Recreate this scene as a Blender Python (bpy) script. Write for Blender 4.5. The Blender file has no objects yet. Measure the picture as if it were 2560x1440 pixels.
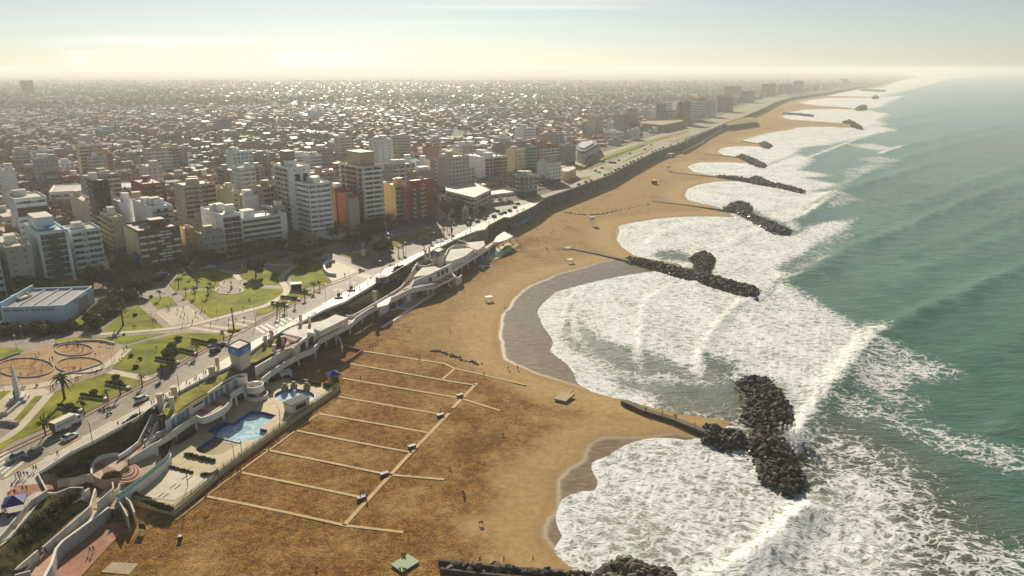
import bpy, math, random
import numpy as np
from mathutils import Vector, Matrix
R = math.radians
rnd = random.Random(7)
sc = bpy.context.scene
col = sc.collection

# ------------------------------------------------------------------ camera
CH, PITCH, FP = 108.0, R(16.7), 1828.0
SP, CP = math.sin(PITCH), math.cos(PITCH)
cam = bpy.data.cameras.new('camera')
cam.sensor_width = 36; cam.lens = 36*FP/2560
cam.clip_start = 1; cam.clip_end = 200000
camo = bpy.data.objects.new('camera', cam); col.objects.link(camo)
camo.location = (0, 0, CH); camo.rotation_euler = (math.pi/2-PITCH, 0, 0)
sc.camera = camo

def P(px, py, z=0.0):
    """photo pixel (2560 wide) -> the point of the level z that stands there"""
    u = (px-1280)/FP; v = (py-720)/FP
    t = (CH-z)/(SP+v*CP)
    return (u*t, (CP-v*SP)*t, z)
def proj(x, y, z):
    zr = z-CH; f = y*CP-zr*SP; up = y*SP+zr*CP
    return (1280+FP*x/f, 720-FP*up/f)
def z_at(x, y, py):
    v = (py-720)/FP
    return CH-(y*(v*CP+SP))/(CP-v*SP)
ZO = dict(A=(0, 360, .25), B=(640, 360, .25), C=(0, 640, .25), D=(640, 640, .25), E=(0, 900, .25), F=(0, 1080, .25),
          G=(400, 860, .25), H=(1200, 240, .25), I=(1700, 120, .25), J=(1200, 560, .2986), K=(1700, 880, .389),
          L=(800, 960, .375), N=(900, 480, .25), X=(0, 0, 1))
def q(s, *c):
    """'C' + x,y,... survey coordinates -> list of pixels"""
    ox, oy, k = ZO[s]
    return [(ox+c[i]*k, oy+c[i+1]*k) for i in range(0, len(c), 2)]
def PP(pts, z=0.0):
    return [P(a, b, z) for a, b in pts]

# ------------------------------------------------------------------ tagging
TAGS = []
def tag(o, label, cat, group=None, share=False):
    o['label'] = label; o['category'] = cat
    if group: o['group'] = group
    TAGS.append((o, share)); return o
def struct(o):
    o['kind'] = 'structure'; return o
def stuff(o):
    o['kind'] = 'stuff'; return o
def empty(name, loc=(0, 0, 0), rz=0.0, label=None, cat=None, group=None, share=False):
    o = bpy.data.objects.new(name, None); col.objects.link(o)
    o.empty_display_size = .5
    o.location = loc; o.rotation_euler = (0, 0, rz)
    if label: tag(o, label, cat, group, share)
    return o
def inst(name, mesh, parent=None, loc=(0, 0, 0), rz=0.0, s=1.0, mats=None):
    o = bpy.data.objects.new(name, mesh); col.objects.link(o)
    o.location = loc; o.rotation_euler = (0, 0, rz)
    if s != 1.0: o.scale = (s, s, s) if not isinstance(s, tuple) else s
    if parent: o.parent = parent
    if mats:
        for i, m in mats.items():
            o.material_slots[i].link = 'OBJECT'; o.material_slots[i].material = m
    return o
def copy_tree(o, parent=None):
    c = o.copy(); col.objects.link(c); c.parent = parent
    for ch in KIDS.get(o, []):
        cc = copy_tree(ch, c)
        KIDS.setdefault(c, []).append(cc)
    return c
KIDS = {}
def kids_scan(o):
    KIDS[o] = list(o.children)
    for c in o.children: kids_scan(c)

# ------------------------------------------------------------------ mesh builder
class MB:
    def __init__(s): s.v = []; s.f = []; s.m = []; s.sm = []
    def add(s, vs, fs, m=0, sm=False):
        n = len(s.v); s.v += vs
        for f in fs: s.f.append(tuple(n+i for i in f)); s.m.append(m); s.sm.append(sm)
    def box(s, x0, x1, y0, y1, z0, z1, m=0, top=None):
        v = [(x0, y0, z0), (x1, y0, z0), (x1, y1, z0), (x0, y1, z0), (x0, y0, z1), (x1, y0, z1), (x1, y1, z1), (x0, y1, z1)]
        s.add(v, [(0, 3, 2, 1), (0, 1, 5, 4), (1, 2, 6, 5), (2, 3, 7, 6), (3, 0, 4, 7)], m)
        s.add(v[4:], [(0, 1, 2, 3)], m if top is None else top)
    def prism(s, p, z0, z1, m=0, top=None):
        """p: list of xy, z0/z1 numbers or lists"""
        n = len(p)
        ar = sum(p[i][0]*p[(i+1) % n][1]-p[(i+1) % n][0]*p[i][1] for i in range(n))
        Z0 = z0 if isinstance(z0, (list, tuple)) else [z0]*n
        Z1 = z1 if isinstance(z1, (list, tuple)) else [z1]*n
        if ar < 0: p = p[::-1]; Z0 = list(Z0)[::-1]; Z1 = list(Z1)[::-1]
        b = [(p[i][0], p[i][1], Z0[i]) for i in range(n)]; t = [(p[i][0], p[i][1], Z1[i]) for i in range(n)]
        s.add(b+t, [(i, (i+1) % n, n+(i+1) % n, n+i) for i in range(n)], m)
        s.add(t, [tuple(range(n))], m if top is None else top)
        s.add(b, [tuple(range(n))[::-1]], m)
    def sheet(s, p, z, m=0):
        n = len(p)
        ar = sum(p[i][0]*p[(i+1) % n][1]-p[(i+1) % n][0]*p[i][1] for i in range(n))
        if ar < 0: p = p[::-1]
        s.add([(a[0], a[1], z) for a in p], [tuple(range(n))], m)
    def tube(s, pts, rs, n=6, m=0, cap=True):
        rings = []
        for i, p in enumerate(pts):
            a = Vector(pts[max(i-1, 0)]); b = Vector(pts[min(i+1, len(pts)-1)]); d = (b-a).normalized()
            u = d.orthogonal().normalized(); w = d.cross(u)
            r = rs[i] if isinstance(rs, (list, tuple)) else rs
            rings.append([tuple(Vector(p)+u*(r*math.cos(2*math.pi*k/n))+w*(r*math.sin(2*math.pi*k/n))) for k in range(n)])
        v = [x for r_ in rings for x in r_]; f = []
        for i in range(len(pts)-1):
            for k in range(n): f.append((i*n+k, i*n+(k+1) % n, (i+1)*n+(k+1) % n, (i+1)*n+k))
        if cap: f.append(tuple(range(n))[::-1]); f.append(tuple((len(pts)-1)*n+k for k in range(n)))
        s.add(v, f, m, True)
    def wall(s, pts, z0, z1, th, m=0, top=None):
        """a wall of thickness th along the xy polyline pts; z0 z1 numbers or lists"""
        n = len(pts); Z0 = z0 if isinstance(z0, (list, tuple)) else [z0]*n; Z1 = z1 if isinstance(z1, (list, tuple)) else [z1]*n
        L, Rr = offs(pts, th/2)
        v = []
        for i in range(n):
            v += [(L[i][0], L[i][1], Z0[i]), (Rr[i][0], Rr[i][1], Z0[i]), (Rr[i][0], Rr[i][1], Z1[i]), (L[i][0], L[i][1], Z1[i])]
        for i in range(n-1):
            a, b = 4*i, 4*i+4
            vv = [v[a+k] for k in range(4)]+[v[b+k] for k in range(4)]
            s.add(vv, [(0, 4, 7, 3), (1, 2, 6, 5), (0, 1, 5, 4)], m)
            s.add(vv, [(3, 7, 6, 2)], m if top is None else top)
        s.add(v[:4], [(0, 3, 2, 1)], m); s.add(v[-4:], [(0, 1, 2, 3)], m)
    def strip(s, pts, w, z, m=0):
        L, Rr = offs(pts, w/2); n = len(pts); Z = z if isinstance(z, (list, tuple)) else [z]*n
        v = [(L[i][0], L[i][1], Z[i]) for i in range(n)]+[(Rr[i][0], Rr[i][1], Z[i]) for i in range(n)]
        s.add(v, [(n+i, n+i+1, i+1, i) for i in range(n-1)], m)
    def ball(s, c, r, m=0, n=8, k=5, sq=1.0):
        v = [(c[0], c[1], c[2]-r*sq)]
        for j in range(1, k):
            a = math.pi*j/k
            for i in range(n): v.append((c[0]+r*math.sin(a)*math.cos(2*math.pi*i/n), c[1]+r*math.sin(a)*math.sin(2*math.pi*i/n), c[2]-r*sq*math.cos(a)))
        v.append((c[0], c[1], c[2]+r*sq)); f = []
        for i in range(n): f.append((0, 1+(i+1) % n, 1+i))
        for j in range(k-2):
            for i in range(n): f.append((1+j*n+i, 1+j*n+(i+1) % n, 1+(j+1)*n+(i+1) % n, 1+(j+1)*n+i))
        e = len(v)-1; b = 1+(k-2)*n
        for i in range(n): f.append((b+i, b+(i+1) % n, e))
        s.add(v, f, m, True)
    def mesh(s, name, mats):
        me = bpy.data.meshes.new(name)
        me.from_pydata(s.v, [], s.f)
        for m in (mats if isinstance(mats, (list, tuple)) else [mats]): me.materials.append(m)
        me.polygons.foreach_set('material_index', s.m)
        me.polygons.foreach_set('use_smooth', s.sm)
        me.update(); return me
    def build(s, name, mats, parent=None, loc=(0, 0, 0), rz=0.0):
        return inst(name, s.mesh(name, mats), parent, loc, rz)
    def at(s, c, name, mats, parent=None):
        """link with the origin moved to c"""
        s.v = [(a-c[0], b-c[1], d-c[2]) for a, b, d in s.v]
        return s.build(name, mats, parent, c)
def offs(pts, h):
    n = len(pts); L = []; Rr = []
    for i in range(n):
        a = pts[max(i-1, 0)]; b = pts[i]; c = pts[min(i+1, n-1)]
        d1 = Vector((b[0]-a[0], b[1]-a[1])); d2 = Vector((c[0]-b[0], c[1]-b[1]))
        if d1.length < 1e-6: d1 = d2
        if d2.length < 1e-6: d2 = d1
        d1.normalize(); d2.normalize()
        t = d1+d2
        if t.length < 1e-3: t = d1.copy()
        t.normalize(); nn = Vector((-t.y, t.x))
        k = h/max(.45, abs(nn.dot(Vector((-d1.y, d1.x)))))
        L.append((b[0]+nn.x*k, b[1]+nn.y*k)); Rr.append((b[0]-nn.x*k, b[1]-nn.y*k))
    return L, Rr
def big_mesh(name, V, F, mats, mi=None, k=4):
    """numpy verts/faces (all faces k-sided)"""
    me = bpy.data.meshes.new(name); V = np.asarray(V, np.float32); F = np.asarray(F, np.int32)
    me.vertices.add(len(V)); me.vertices.foreach_set('co', V.ravel())
    me.loops.add(F.size); me.loops.foreach_set('vertex_index', F.ravel())
    me.polygons.add(len(F)); me.polygons.foreach_set('loop_start', np.arange(0, F.size, k, dtype=np.int32))
    me.polygons.foreach_set('loop_total', np.full(len(F), k, np.int32))
    for m in mats: me.materials.append(m)
    if mi is not None: me.polygons.foreach_set('material_index', np.asarray(mi, np.int32))
    me.update(calc_edges=True); me.validate()
    return me
def smooth_curve(pts, n=4):
    """Catmull-Rom through xy(z) points"""
    o = []; m = len(pts)
    for i in range(m-1):
        a, b, c, d = [Vector(pts[min(max(k, 0), m-1)]) for k in (i-1, i, i+1, i+2)]
        for j in range(n):
            t = j/n
            o.append(tuple(.5*((2*b)+(c-a)*t+(2*a-5*b+4*c-d)*t*t+(3*b-a-3*c+d)*t**3)))
    o.append(tuple(pts[-1])); return o

# ------------------------------------------------------------------ materials
class NT:
    def __init__(s, name):
        s.m = bpy.data.materials.new(name); s.m.use_nodes = True
        s.t = s.m.node_tree; s.t.nodes.clear()
        s.out = s.n('ShaderNodeOutputMaterial')
    def n(s, typ, **k):
        o = s.t.nodes.new(typ)
        for a, b in k.items(): setattr(o, a, b)
        return o
    def l(s, a, b): s.t.links.new(a, b)
    def val(s, sock, v):
        if hasattr(v, 'is_output') or isinstance(v, bpy.types.NodeSocket): s.l(v, sock)
        else: sock.default_value = v
    def math(s, op, a, b=None, c=None, clamp=False):
        o = s.n('ShaderNodeMath', operation=op, use_clamp=clamp); s.val(o.inputs[0], a)
        if b is not None: s.val(o.inputs[1], b)
        if c is not None: s.val(o.inputs[2], c)
        return o.outputs[0]
    def mix(s, f, a, b, mode='MIX'):
        o = s.n('ShaderNodeMix', data_type='RGBA', blend_type=mode); s.val(o.inputs[0], f)
        s.val(o.inputs[6], a if not isinstance(a, tuple) else (*a[:3], 1)); s.val(o.inputs[7], b if not isinstance(b, tuple) else (*b[:3], 1))
        return o.outputs[2]
    def noise(s, scale, detail=4, rough=.6, vec=None, dist=0):
        o = s.n('ShaderNodeTexNoise'); o.inputs['Scale'].default_value = scale; o.inputs['Detail'].default_value = detail
        o.inputs['Roughness'].default_value = rough; o.inputs['Distortion'].default_value = dist
        if vec is not None: s.l(vec, o.inputs['Vector'])
        return o.outputs[0]
    def step(s, x, a, b, lo=0.0, hi=1.0, smooth=True):
        o = s.n('ShaderNodeMapRange', interpolation_type='SMOOTHSTEP' if smooth else 'LINEAR')
        s.val(o.inputs[0], x); s.val(o.inputs[1], a); s.val(o.inputs[2], b); o.inputs[3].default_value = lo; o.inputs[4].default_value = hi
        return o.outputs[0]
    def attr(s, name): return s.n('ShaderNodeAttribute', attribute_name=name).outputs['Fac']
    def pos(s): return s.n('ShaderNodeNewGeometry').outputs['Position']
    def vmap(s, vec, rot=(0, 0, 0), scale=(1, 1, 1)):
        o = s.n('ShaderNodeMapping'); s.l(vec, o.inputs[0]); o.inputs['Rotation'].default_value = rot; o.inputs['Scale'].default_value = scale
        return o.outputs[0]
    def bump(s, h, strength=.5, dist=.1):
        o = s.n('ShaderNodeBump'); s.val(o.inputs['Strength'], strength); o.inputs['Distance'].default_value = dist; s.l(h, o.inputs['Height'])
        return o.outputs[0]
    def bsdf(s, colr, rough=.8, spec=.3, normal=None, metal=0.0, link=True):
        o = s.n('ShaderNodeBsdfPrincipled'); s.val(o.inputs['Base Color'], colr if not isinstance(colr, tuple) else (*colr[:3], 1))
        s.val(o.inputs['Roughness'], rough); o.inputs['Specular IOR Level'].default_value = spec; o.inputs['Metallic'].default_value = metal
        if normal is not None: s.l(normal, o.inputs['Normal'])
        if link: s.l(o.outputs[0], s.out.inputs[0])
        return o.outputs[0]
MATS = {}
def mat(name, c, rough=.8, var=.18, scale=1.5, spec=.3, metal=0.0, bump=0.0, tint=None, obj=False):
    """a weathered procedural surface: colour mottled at two scales"""
    if name in MATS: return MATS[name]
    t = NT(name)
    vec = t.n('ShaderNodeTexCoord').outputs['Object'] if obj else t.pos()
    n1 = t.noise(scale, 5, .65, vec); n2 = t.noise(scale*.17, 3, .6, vec)
    f = t.math('ADD', t.math('MULTIPLY', n1, .6), t.math('MULTIPLY', n2, .4))
    lo = tuple(max(0, x*(1-var*1.6)) for x in c); hi = tuple(min(1, x*(1+var*1.3)) for x in (tint or c))
    cc = t.mix(t.step(f, .3, .7), lo, hi)
    nrm = t.bump(n1, bump, .08) if bump else None
    t.bsdf(cc, rough, spec, nrm, metal)
    MATS[name] = t.m; return t.m
def plain(name, c, rough=.5, spec=.5, metal=0.0):
    if name in MATS: return MATS[name]
    t = NT(name); n1 = t.noise(3.0, 2, .5, t.n('ShaderNodeTexCoord').outputs['Object'])
    t.bsdf(t.mix(t.step(n1, .3, .7), tuple(x*.9 for x in c), tuple(min(1, x*1.08) for x in c)), rough, spec, None, metal)
    MATS[name] = t.m; return t.m

# ------------------------------------------------------------------ light
SUN_EL, SUN_AZ = R(26), R(-12)          # azimuth from +Y towards +X
sd = bpy.data.lights.new('sun', 'SUN'); sd.energy = 4.8; sd.angle = R(.53); sd.color = (1, .9, .72)
so = bpy.data.objects.new('sun', sd); col.objects.link(so)
S = Vector((math.sin(SUN_AZ)*math.cos(SUN_EL), math.cos(SUN_AZ)*math.cos(SUN_EL), math.sin(SUN_EL)))
so.rotation_euler = S.to_track_quat('Z', 'Y').to_euler(); so.location = (0, 300, 400)
w = bpy.data.worlds.new('World'); sc.world = w; w.use_nodes = True
wt = w.node_tree; bg = wt.nodes['Background']
sky = wt.nodes.new('ShaderNodeTexSky'); sky.sky_type = 'NISHITA'; sky.sun_disc = False
sky.sun_elevation = SUN_EL; sky.sun_rotation = SUN_AZ; sky.altitude = 50
sky.air_density = 1.0; sky.dust_density = .12; sky.ozone_density = 1.4
# thin cirrus: streaks in the sky's own directions
def wn(t, **k):
    o = wt.nodes.new(t)
    for a, b in k.items(): setattr(o, a, b)
    return o
tc = wn('ShaderNodeTexCoord'); sep = wn('ShaderNodeSeparateXYZ'); wt.links.new(tc.outputs['Generated'], sep.inputs[0])
def wm(op, a, b, clamp=False):
    o = wn('ShaderNodeMath', operation=op, use_clamp=clamp)
    for i, x in enumerate((a, b)):
        if isinstance(x, (int, float)): o.inputs[i].default_value = x
        else: wt.links.new(x, o.inputs[i])
    return o.outputs[0]
zc = wm('MAXIMUM', sep.outputs[2], .02)
cx = wm('DIVIDE', sep.outputs[0], wm('ADD', zc, .06)); cy = wm('DIVIDE', sep.outputs[1], wm('ADD', zc, .06))
cmb = wn('ShaderNodeCombineXYZ'); wt.links.new(cx, cmb.inputs[0]); wt.links.new(cy, cmb.inputs[1])
mp = wn('ShaderNodeMapping'); wt.links.new(cmb.outputs[0], mp.inputs[0])
mp.inputs['Rotation'].default_value = (0, 0, R(24)); mp.inputs['Scale'].default_value = (.16, .95, 1)
nz = wn('ShaderNodeTexNoise'); wt.links.new(mp.outputs[0], nz.inputs['Vector'])
nz.inputs['Scale'].default_value = 1.0; nz.inputs['Detail'].default_value = 7; nz.inputs['Roughness'].default_value = .6; nz.inputs['Distortion'].default_value = .5
nz2 = wn('ShaderNodeTexNoise'); wt.links.new(cmb.outputs[0], nz2.inputs['Vector']); nz2.inputs['Scale'].default_value = .22; nz2.inputs['Detail'].default_value = 3
mr = wn('ShaderNodeMapRange', interpolation_type='SMOOTHSTEP'); wt.links.new(nz.outputs[0], mr.inputs[0]); mr.inputs[1].default_value = .42; mr.inputs[2].default_value = .72
mr2 = wn('ShaderNodeMapRange', interpolation_type='SMOOTHSTEP'); wt.links.new(nz2.outputs[0], mr2.inputs[0]); mr2.inputs[1].default_value = .4; mr2.inputs[2].default_value = .6
xf = wn('ShaderNodeMapRange', interpolation_type='SMOOTHSTEP'); wt.links.new(sep.outputs[0], xf.inputs[0]); xf.inputs[1].default_value = .5; xf.inputs[2].default_value = .05
cl = wm('MULTIPLY', wm('MULTIPLY', mr.outputs[0], mr2.outputs[0]), xf.outputs[0])
cl = wm('ADD', wm('MULTIPLY', cl, .62), .36)
mx = wn('ShaderNodeMix', data_type='RGBA', blend_type='MIX')
wt.links.new(cl, mx.inputs[0])
tint = wn('ShaderNodeMix', data_type='RGBA', blend_type='MULTIPLY'); tint.inputs[0].default_value = 1
wt.links.new(sky.outputs[0], tint.inputs[6]); tint.inputs[7].default_value = SKY_TINT = (.86, .94, 1.06, 1)
br = wn('ShaderNodeMix', data_type='RGBA', blend_type='MULTIPLY'); br.inputs[0].default_value = 1
bw = wn('ShaderNodeRGBToBW'); wt.links.new(sky.outputs[0], bw.inputs[0]); wt.links.new(bw.outputs[0], br.inputs[6]); br.inputs[7].default_value = (1.22, 1.25, 1.12, 1)
wt.links.new(tint.outputs[2], mx.inputs[6]); wt.links.new(br.outputs[2], mx.inputs[7])
wt.links.new(mx.outputs[2], bg.inputs[0]); bg.inputs[1].default_value = .052
sc.view_settings.view_transform = 'Standard'; sc.view_settings.look = 'None'; sc.view_settings.gamma = 1
sc.view_settings.exposure = 0.42
sc.render.film_transparent = False
c_ = sc.cycles
c_.use_denoising = True; c_.max_bounces = 6; c_.diffuse_bounces = 3; c_.glossy_bounces = 2; c_.transmission_bounces = 2; c_.volume_bounces = 1
c_.sample_clamp_indirect = 4.0; c_.sample_clamp_direct = 12.0; c_.transparent_max_bounces = 8
c_.caustics_reflective = False; c_.caustics_refractive = False

# ------------------------------------------------------------------ the air
hm = bpy.data.materials.new('haze_air'); hm.use_nodes = True; ht = hm.node_tree; ht.nodes.clear()
ho = ht.nodes.new('ShaderNodeOutputMaterial'); hv = ht.nodes.new('ShaderNodeVolumePrincipled')
hv.inputs['Color'].default_value = (.93, .93, .88, 1); hv.inputs['Density'].default_value = 1.45e-4; hv.inputs['Anisotropy'].default_value = .25
ht.links.new(hv.outputs[0], ho.inputs['Volume'])
b = MB(); b.box(-70000, 70000, -3000, 80000, -8, 126)
b.f[-1]  # closed box
hz = b.build('haze', hm); stuff(hz)
# ------------------------------------------------------------------ survey lines (pixels of the photograph, turned into ground points)
BLUFF = [(-420, 1560), (0, 1350), (78, 1258), (118, 1232), (95, 1188), (175, 1137), (235, 1107), (300, 1072), (342, 1050), (397, 1010), (435, 990), (530, 940),
         (572, 922), (662, 858), (715, 826), (757, 806), (815, 776), (862, 758), (945, 708), (1015, 666), (1047, 646), (1140, 600), (1190, 580), (1212, 576), (1220, 567), (1260, 546),
         (1275, 547), (1337, 517), (1362, 497), (1440, 470), (1522, 440), (1575, 412), (1625, 387), (1662, 372), (1700, 360), (1750, 337), (1800, 315), (1850, 296),
         (1907, 272), (1940, 256), (1975, 244), (2050, 234), (2120, 222), (2175, 212), (2240, 199), (2295, 191)]
BLUFFW = [P(a, b, 10)[:2] for a, b in BLUFF]
LAND = BLUFFW+[(9000, 17500), (36000, 60000), (-50000, 60000), (-50000, 20), (-400, 20)]
SHORE = [(1475, 1520), (1441, 1421), (1415, 1399), (1392, 1378), (1400, 1360), (1415, 1342), (1402, 1318), (1396, 1297), (1402, 1270), (1411, 1252), (1432, 1240), (1456, 1234), (1490, 1232), (1500, 1215), (1501, 1200), (1488, 1180),
         (1484, 1160), (1500, 1152), (1524, 1144), (1550, 1125), (1572, 1114), (1610, 1102), (1651, 1099), (1680, 1100), (1715, 1104), (1760, 1097), (1800, 1085),
         (1842, 1052), (1760, 1040), (1700, 1033), (1640, 1018), (1600, 1007), (1560, 997), (1528, 990), (1484, 978), (1448, 957), (1439, 933), (1428, 916), (1415, 903), (1393, 888), (1379, 876), (1386, 864), (1388, 856), (1382, 842), (1370, 826), (1358, 808),
         (1355, 796), (1347, 785), (1349, 775), (1358, 762), (1370, 751), (1394, 730), (1439, 718), (1499, 703), (1558, 691), (1612, 683), (1660, 676),
         (1722, 661), (1680, 656), (1633, 648), (1588, 638), (1558, 617), (1549, 605), (1546, 597), (1551, 580), (1549, 566), (1570, 560), (1590, 557), (1650, 547), (1725, 542), (1800, 542), (1845, 545),
         (1800, 518), (1775, 512), (1745, 506), (1722, 500), (1715, 488), (1722, 472), (1750, 462), (1787, 455), (1840, 453), (1900, 462),
         (1860, 448), (1775, 437), (1737, 430), (1720, 417), (1735, 410), (1750, 407), (1800, 405), (1860, 408), (1875, 410), (1890, 404),
         (1837, 392), (1812, 388), (1796, 379), (1807, 370), (1850, 365), (1900, 367), (1920, 366), (1900, 360), (1870, 356), (1855, 352), (1875, 345), (1925, 332), (1975, 325), (1995, 319), (2062, 316), (2120, 320),
         (2145, 316), (2110, 308), (2025, 302), (1975, 299), (1957, 292), (1975, 280), (2025, 273), (2140, 272), (2125, 269), (2050, 264), (2005, 259), (2000, 256), (2025, 250), (2075, 245), (2175, 244),
         (2162, 241), (2075, 240), (2062, 236), (2100, 229), (2150, 225), (2200, 219), (2215, 215), (2240, 206), (2250, 201), (2300, 194), (2340, 187)]
FAR = [(9600, 15500), (40000, 60000), (90000, 60000), (90000, -200)]
SHW = [P(a, b)[:2] for a, b in SHORE]+FAR+[(60, -200)]
WET = [(1480, 1520), (1443, 1421), (1400, 1385), (1377, 1365), (1366, 1340), (1366, 1320), (1375, 1300), (1396, 1282), (1398, 1240), (1396, 1200), (1430, 1172), (1467, 1155), (1471, 1138), (1475, 1125), (1485, 1108), (1505, 1099), (1560, 1097), (1617, 1099), (1650, 1092), (1689, 1087), (1730, 1091), (1765, 1094),
       (1810, 1082), (1842, 1050), (1760, 1036), (1700, 1029), (1625, 1012), (1528, 985), (1469, 972), (1409, 955), (1349, 938), (1290, 914), (1269, 902), (1258, 880), (1252, 850), (1250, 825), (1257, 799), (1264, 780), (1278, 766), (1304, 733), (1343, 712), (1403, 688), (1463, 673), (1499, 661), (1543, 652), (1600, 655), (1660, 674),
       (1722, 658), (1640, 650), (1588, 638), (1556, 617), (1547, 605), (1543, 597), (1545, 580), (1547, 566), (1566, 560), (1590, 556), (1650, 546), (1725, 541), (1845, 544), (1775, 514), (1742, 508), (1715, 500), (1710, 490), (1718, 472), (1750, 460), (1787, 454), (1840, 452), (1900, 461)]
WEW = [P(a, b)[:2] for a, b in WET]+[P(a, b)[:2] for a, b in SHORE[SHORE.index((1860, 448)):]]+FAR+[(60, -200)]
SEAWEED = [(1250, 1520), (1250, 1400), (1287, 1297), (1344, 1185), (1437, 1091), (1512, 1072), (1606, 1054), (1560, 1020), (1400, 968), (1250, 925), (1150, 900), (1085, 880), (1000, 860), (1020, 800), (1150, 720), (1300, 640), (1380, 590), (1300, 590), (1100, 700), (700, 900), (0, 1560)]
SEW = [P(a, b, 1)[:2] for a, b in SEAWEED]

def segd(X, Y, poly, closed=False):
    """distance to a polyline, and the parameter along it 0..1"""
    p = np.array(poly, float); a = p; b = np.roll(p, -1, 0)
    if not closed: a, b = p[:-1], p[1:]
    best = np.full(X.shape, 1e18); n = len(a); par = np.zeros(X.shape); side = np.zeros(X.shape)
    for i in range(n):
        dx, dy = b[i]-a[i]; L = dx*dx+dy*dy+1e-12
        t = np.clip(((X-a[i][0])*dx+(Y-a[i][1])*dy)/L, 0, 1)
        ex = X-a[i][0]-t*dx; ey = Y-a[i][1]-t*dy
        d = ex*ex+ey*ey; k = d < best
        best = np.where(k, d, best); par = np.where(k, (i+t)/n, par); side = np.where(k, np.sign(dx*ey-dy*ex), side)
    return np.sqrt(best), par, side
def inside(X, Y, poly):
    p = np.array(poly, float); c = np.zeros(X.shape, bool); n = len(p); j = n-1
    for i in range(n):
        if p[i][1] != p[j][1]:
            c ^= ((p[i][1] > Y) != (p[j][1] > Y)) & (X < (p[j][0]-p[i][0])*(Y-p[i][1])/(p[j][1]-p[i][1])+p[i][0])
        j = i
    return c
def sdist(X, Y, poly):
    d = segd(X, Y, poly, True)[0]
    return np.where(inside(X, Y, poly), d, -d)
def sst(x, a, b):
    t = np.clip((x-a)/(b-a), 0, 1); return t*t*(3-2*t)
def fan(y0, y1, ny, u0, u1, nx):
    ys = np.geomspace(y0, y1, ny); us = np.linspace(u0, u1, nx)
    X = ys[:, None]*us[None, :]; Y = np.repeat(ys[:, None], nx, 1)
    return X.ravel(), Y.ravel()
def fan_faces(ny, nx):
    i = np.arange((ny-1)*(nx-1)); r = i//(nx-1); c = i % (nx-1); a = r*nx+c
    return np.stack([a, a+1, a+nx+1, a+nx], 1)
def add_attr(me, name, arr):
    me.attributes.new(name, 'FLOAT', 'POINT').data.foreach_set('value', np.asarray(arr, np.float32))
def keep(V, F, ok, arrs):
    F = F[ok[F].any(1)]; used = np.unique(F); mp_ = np.full(len(V), -1); mp_[used] = np.arange(len(used))
    return V[used], mp_[F], [a[used] for a in arrs]

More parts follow.
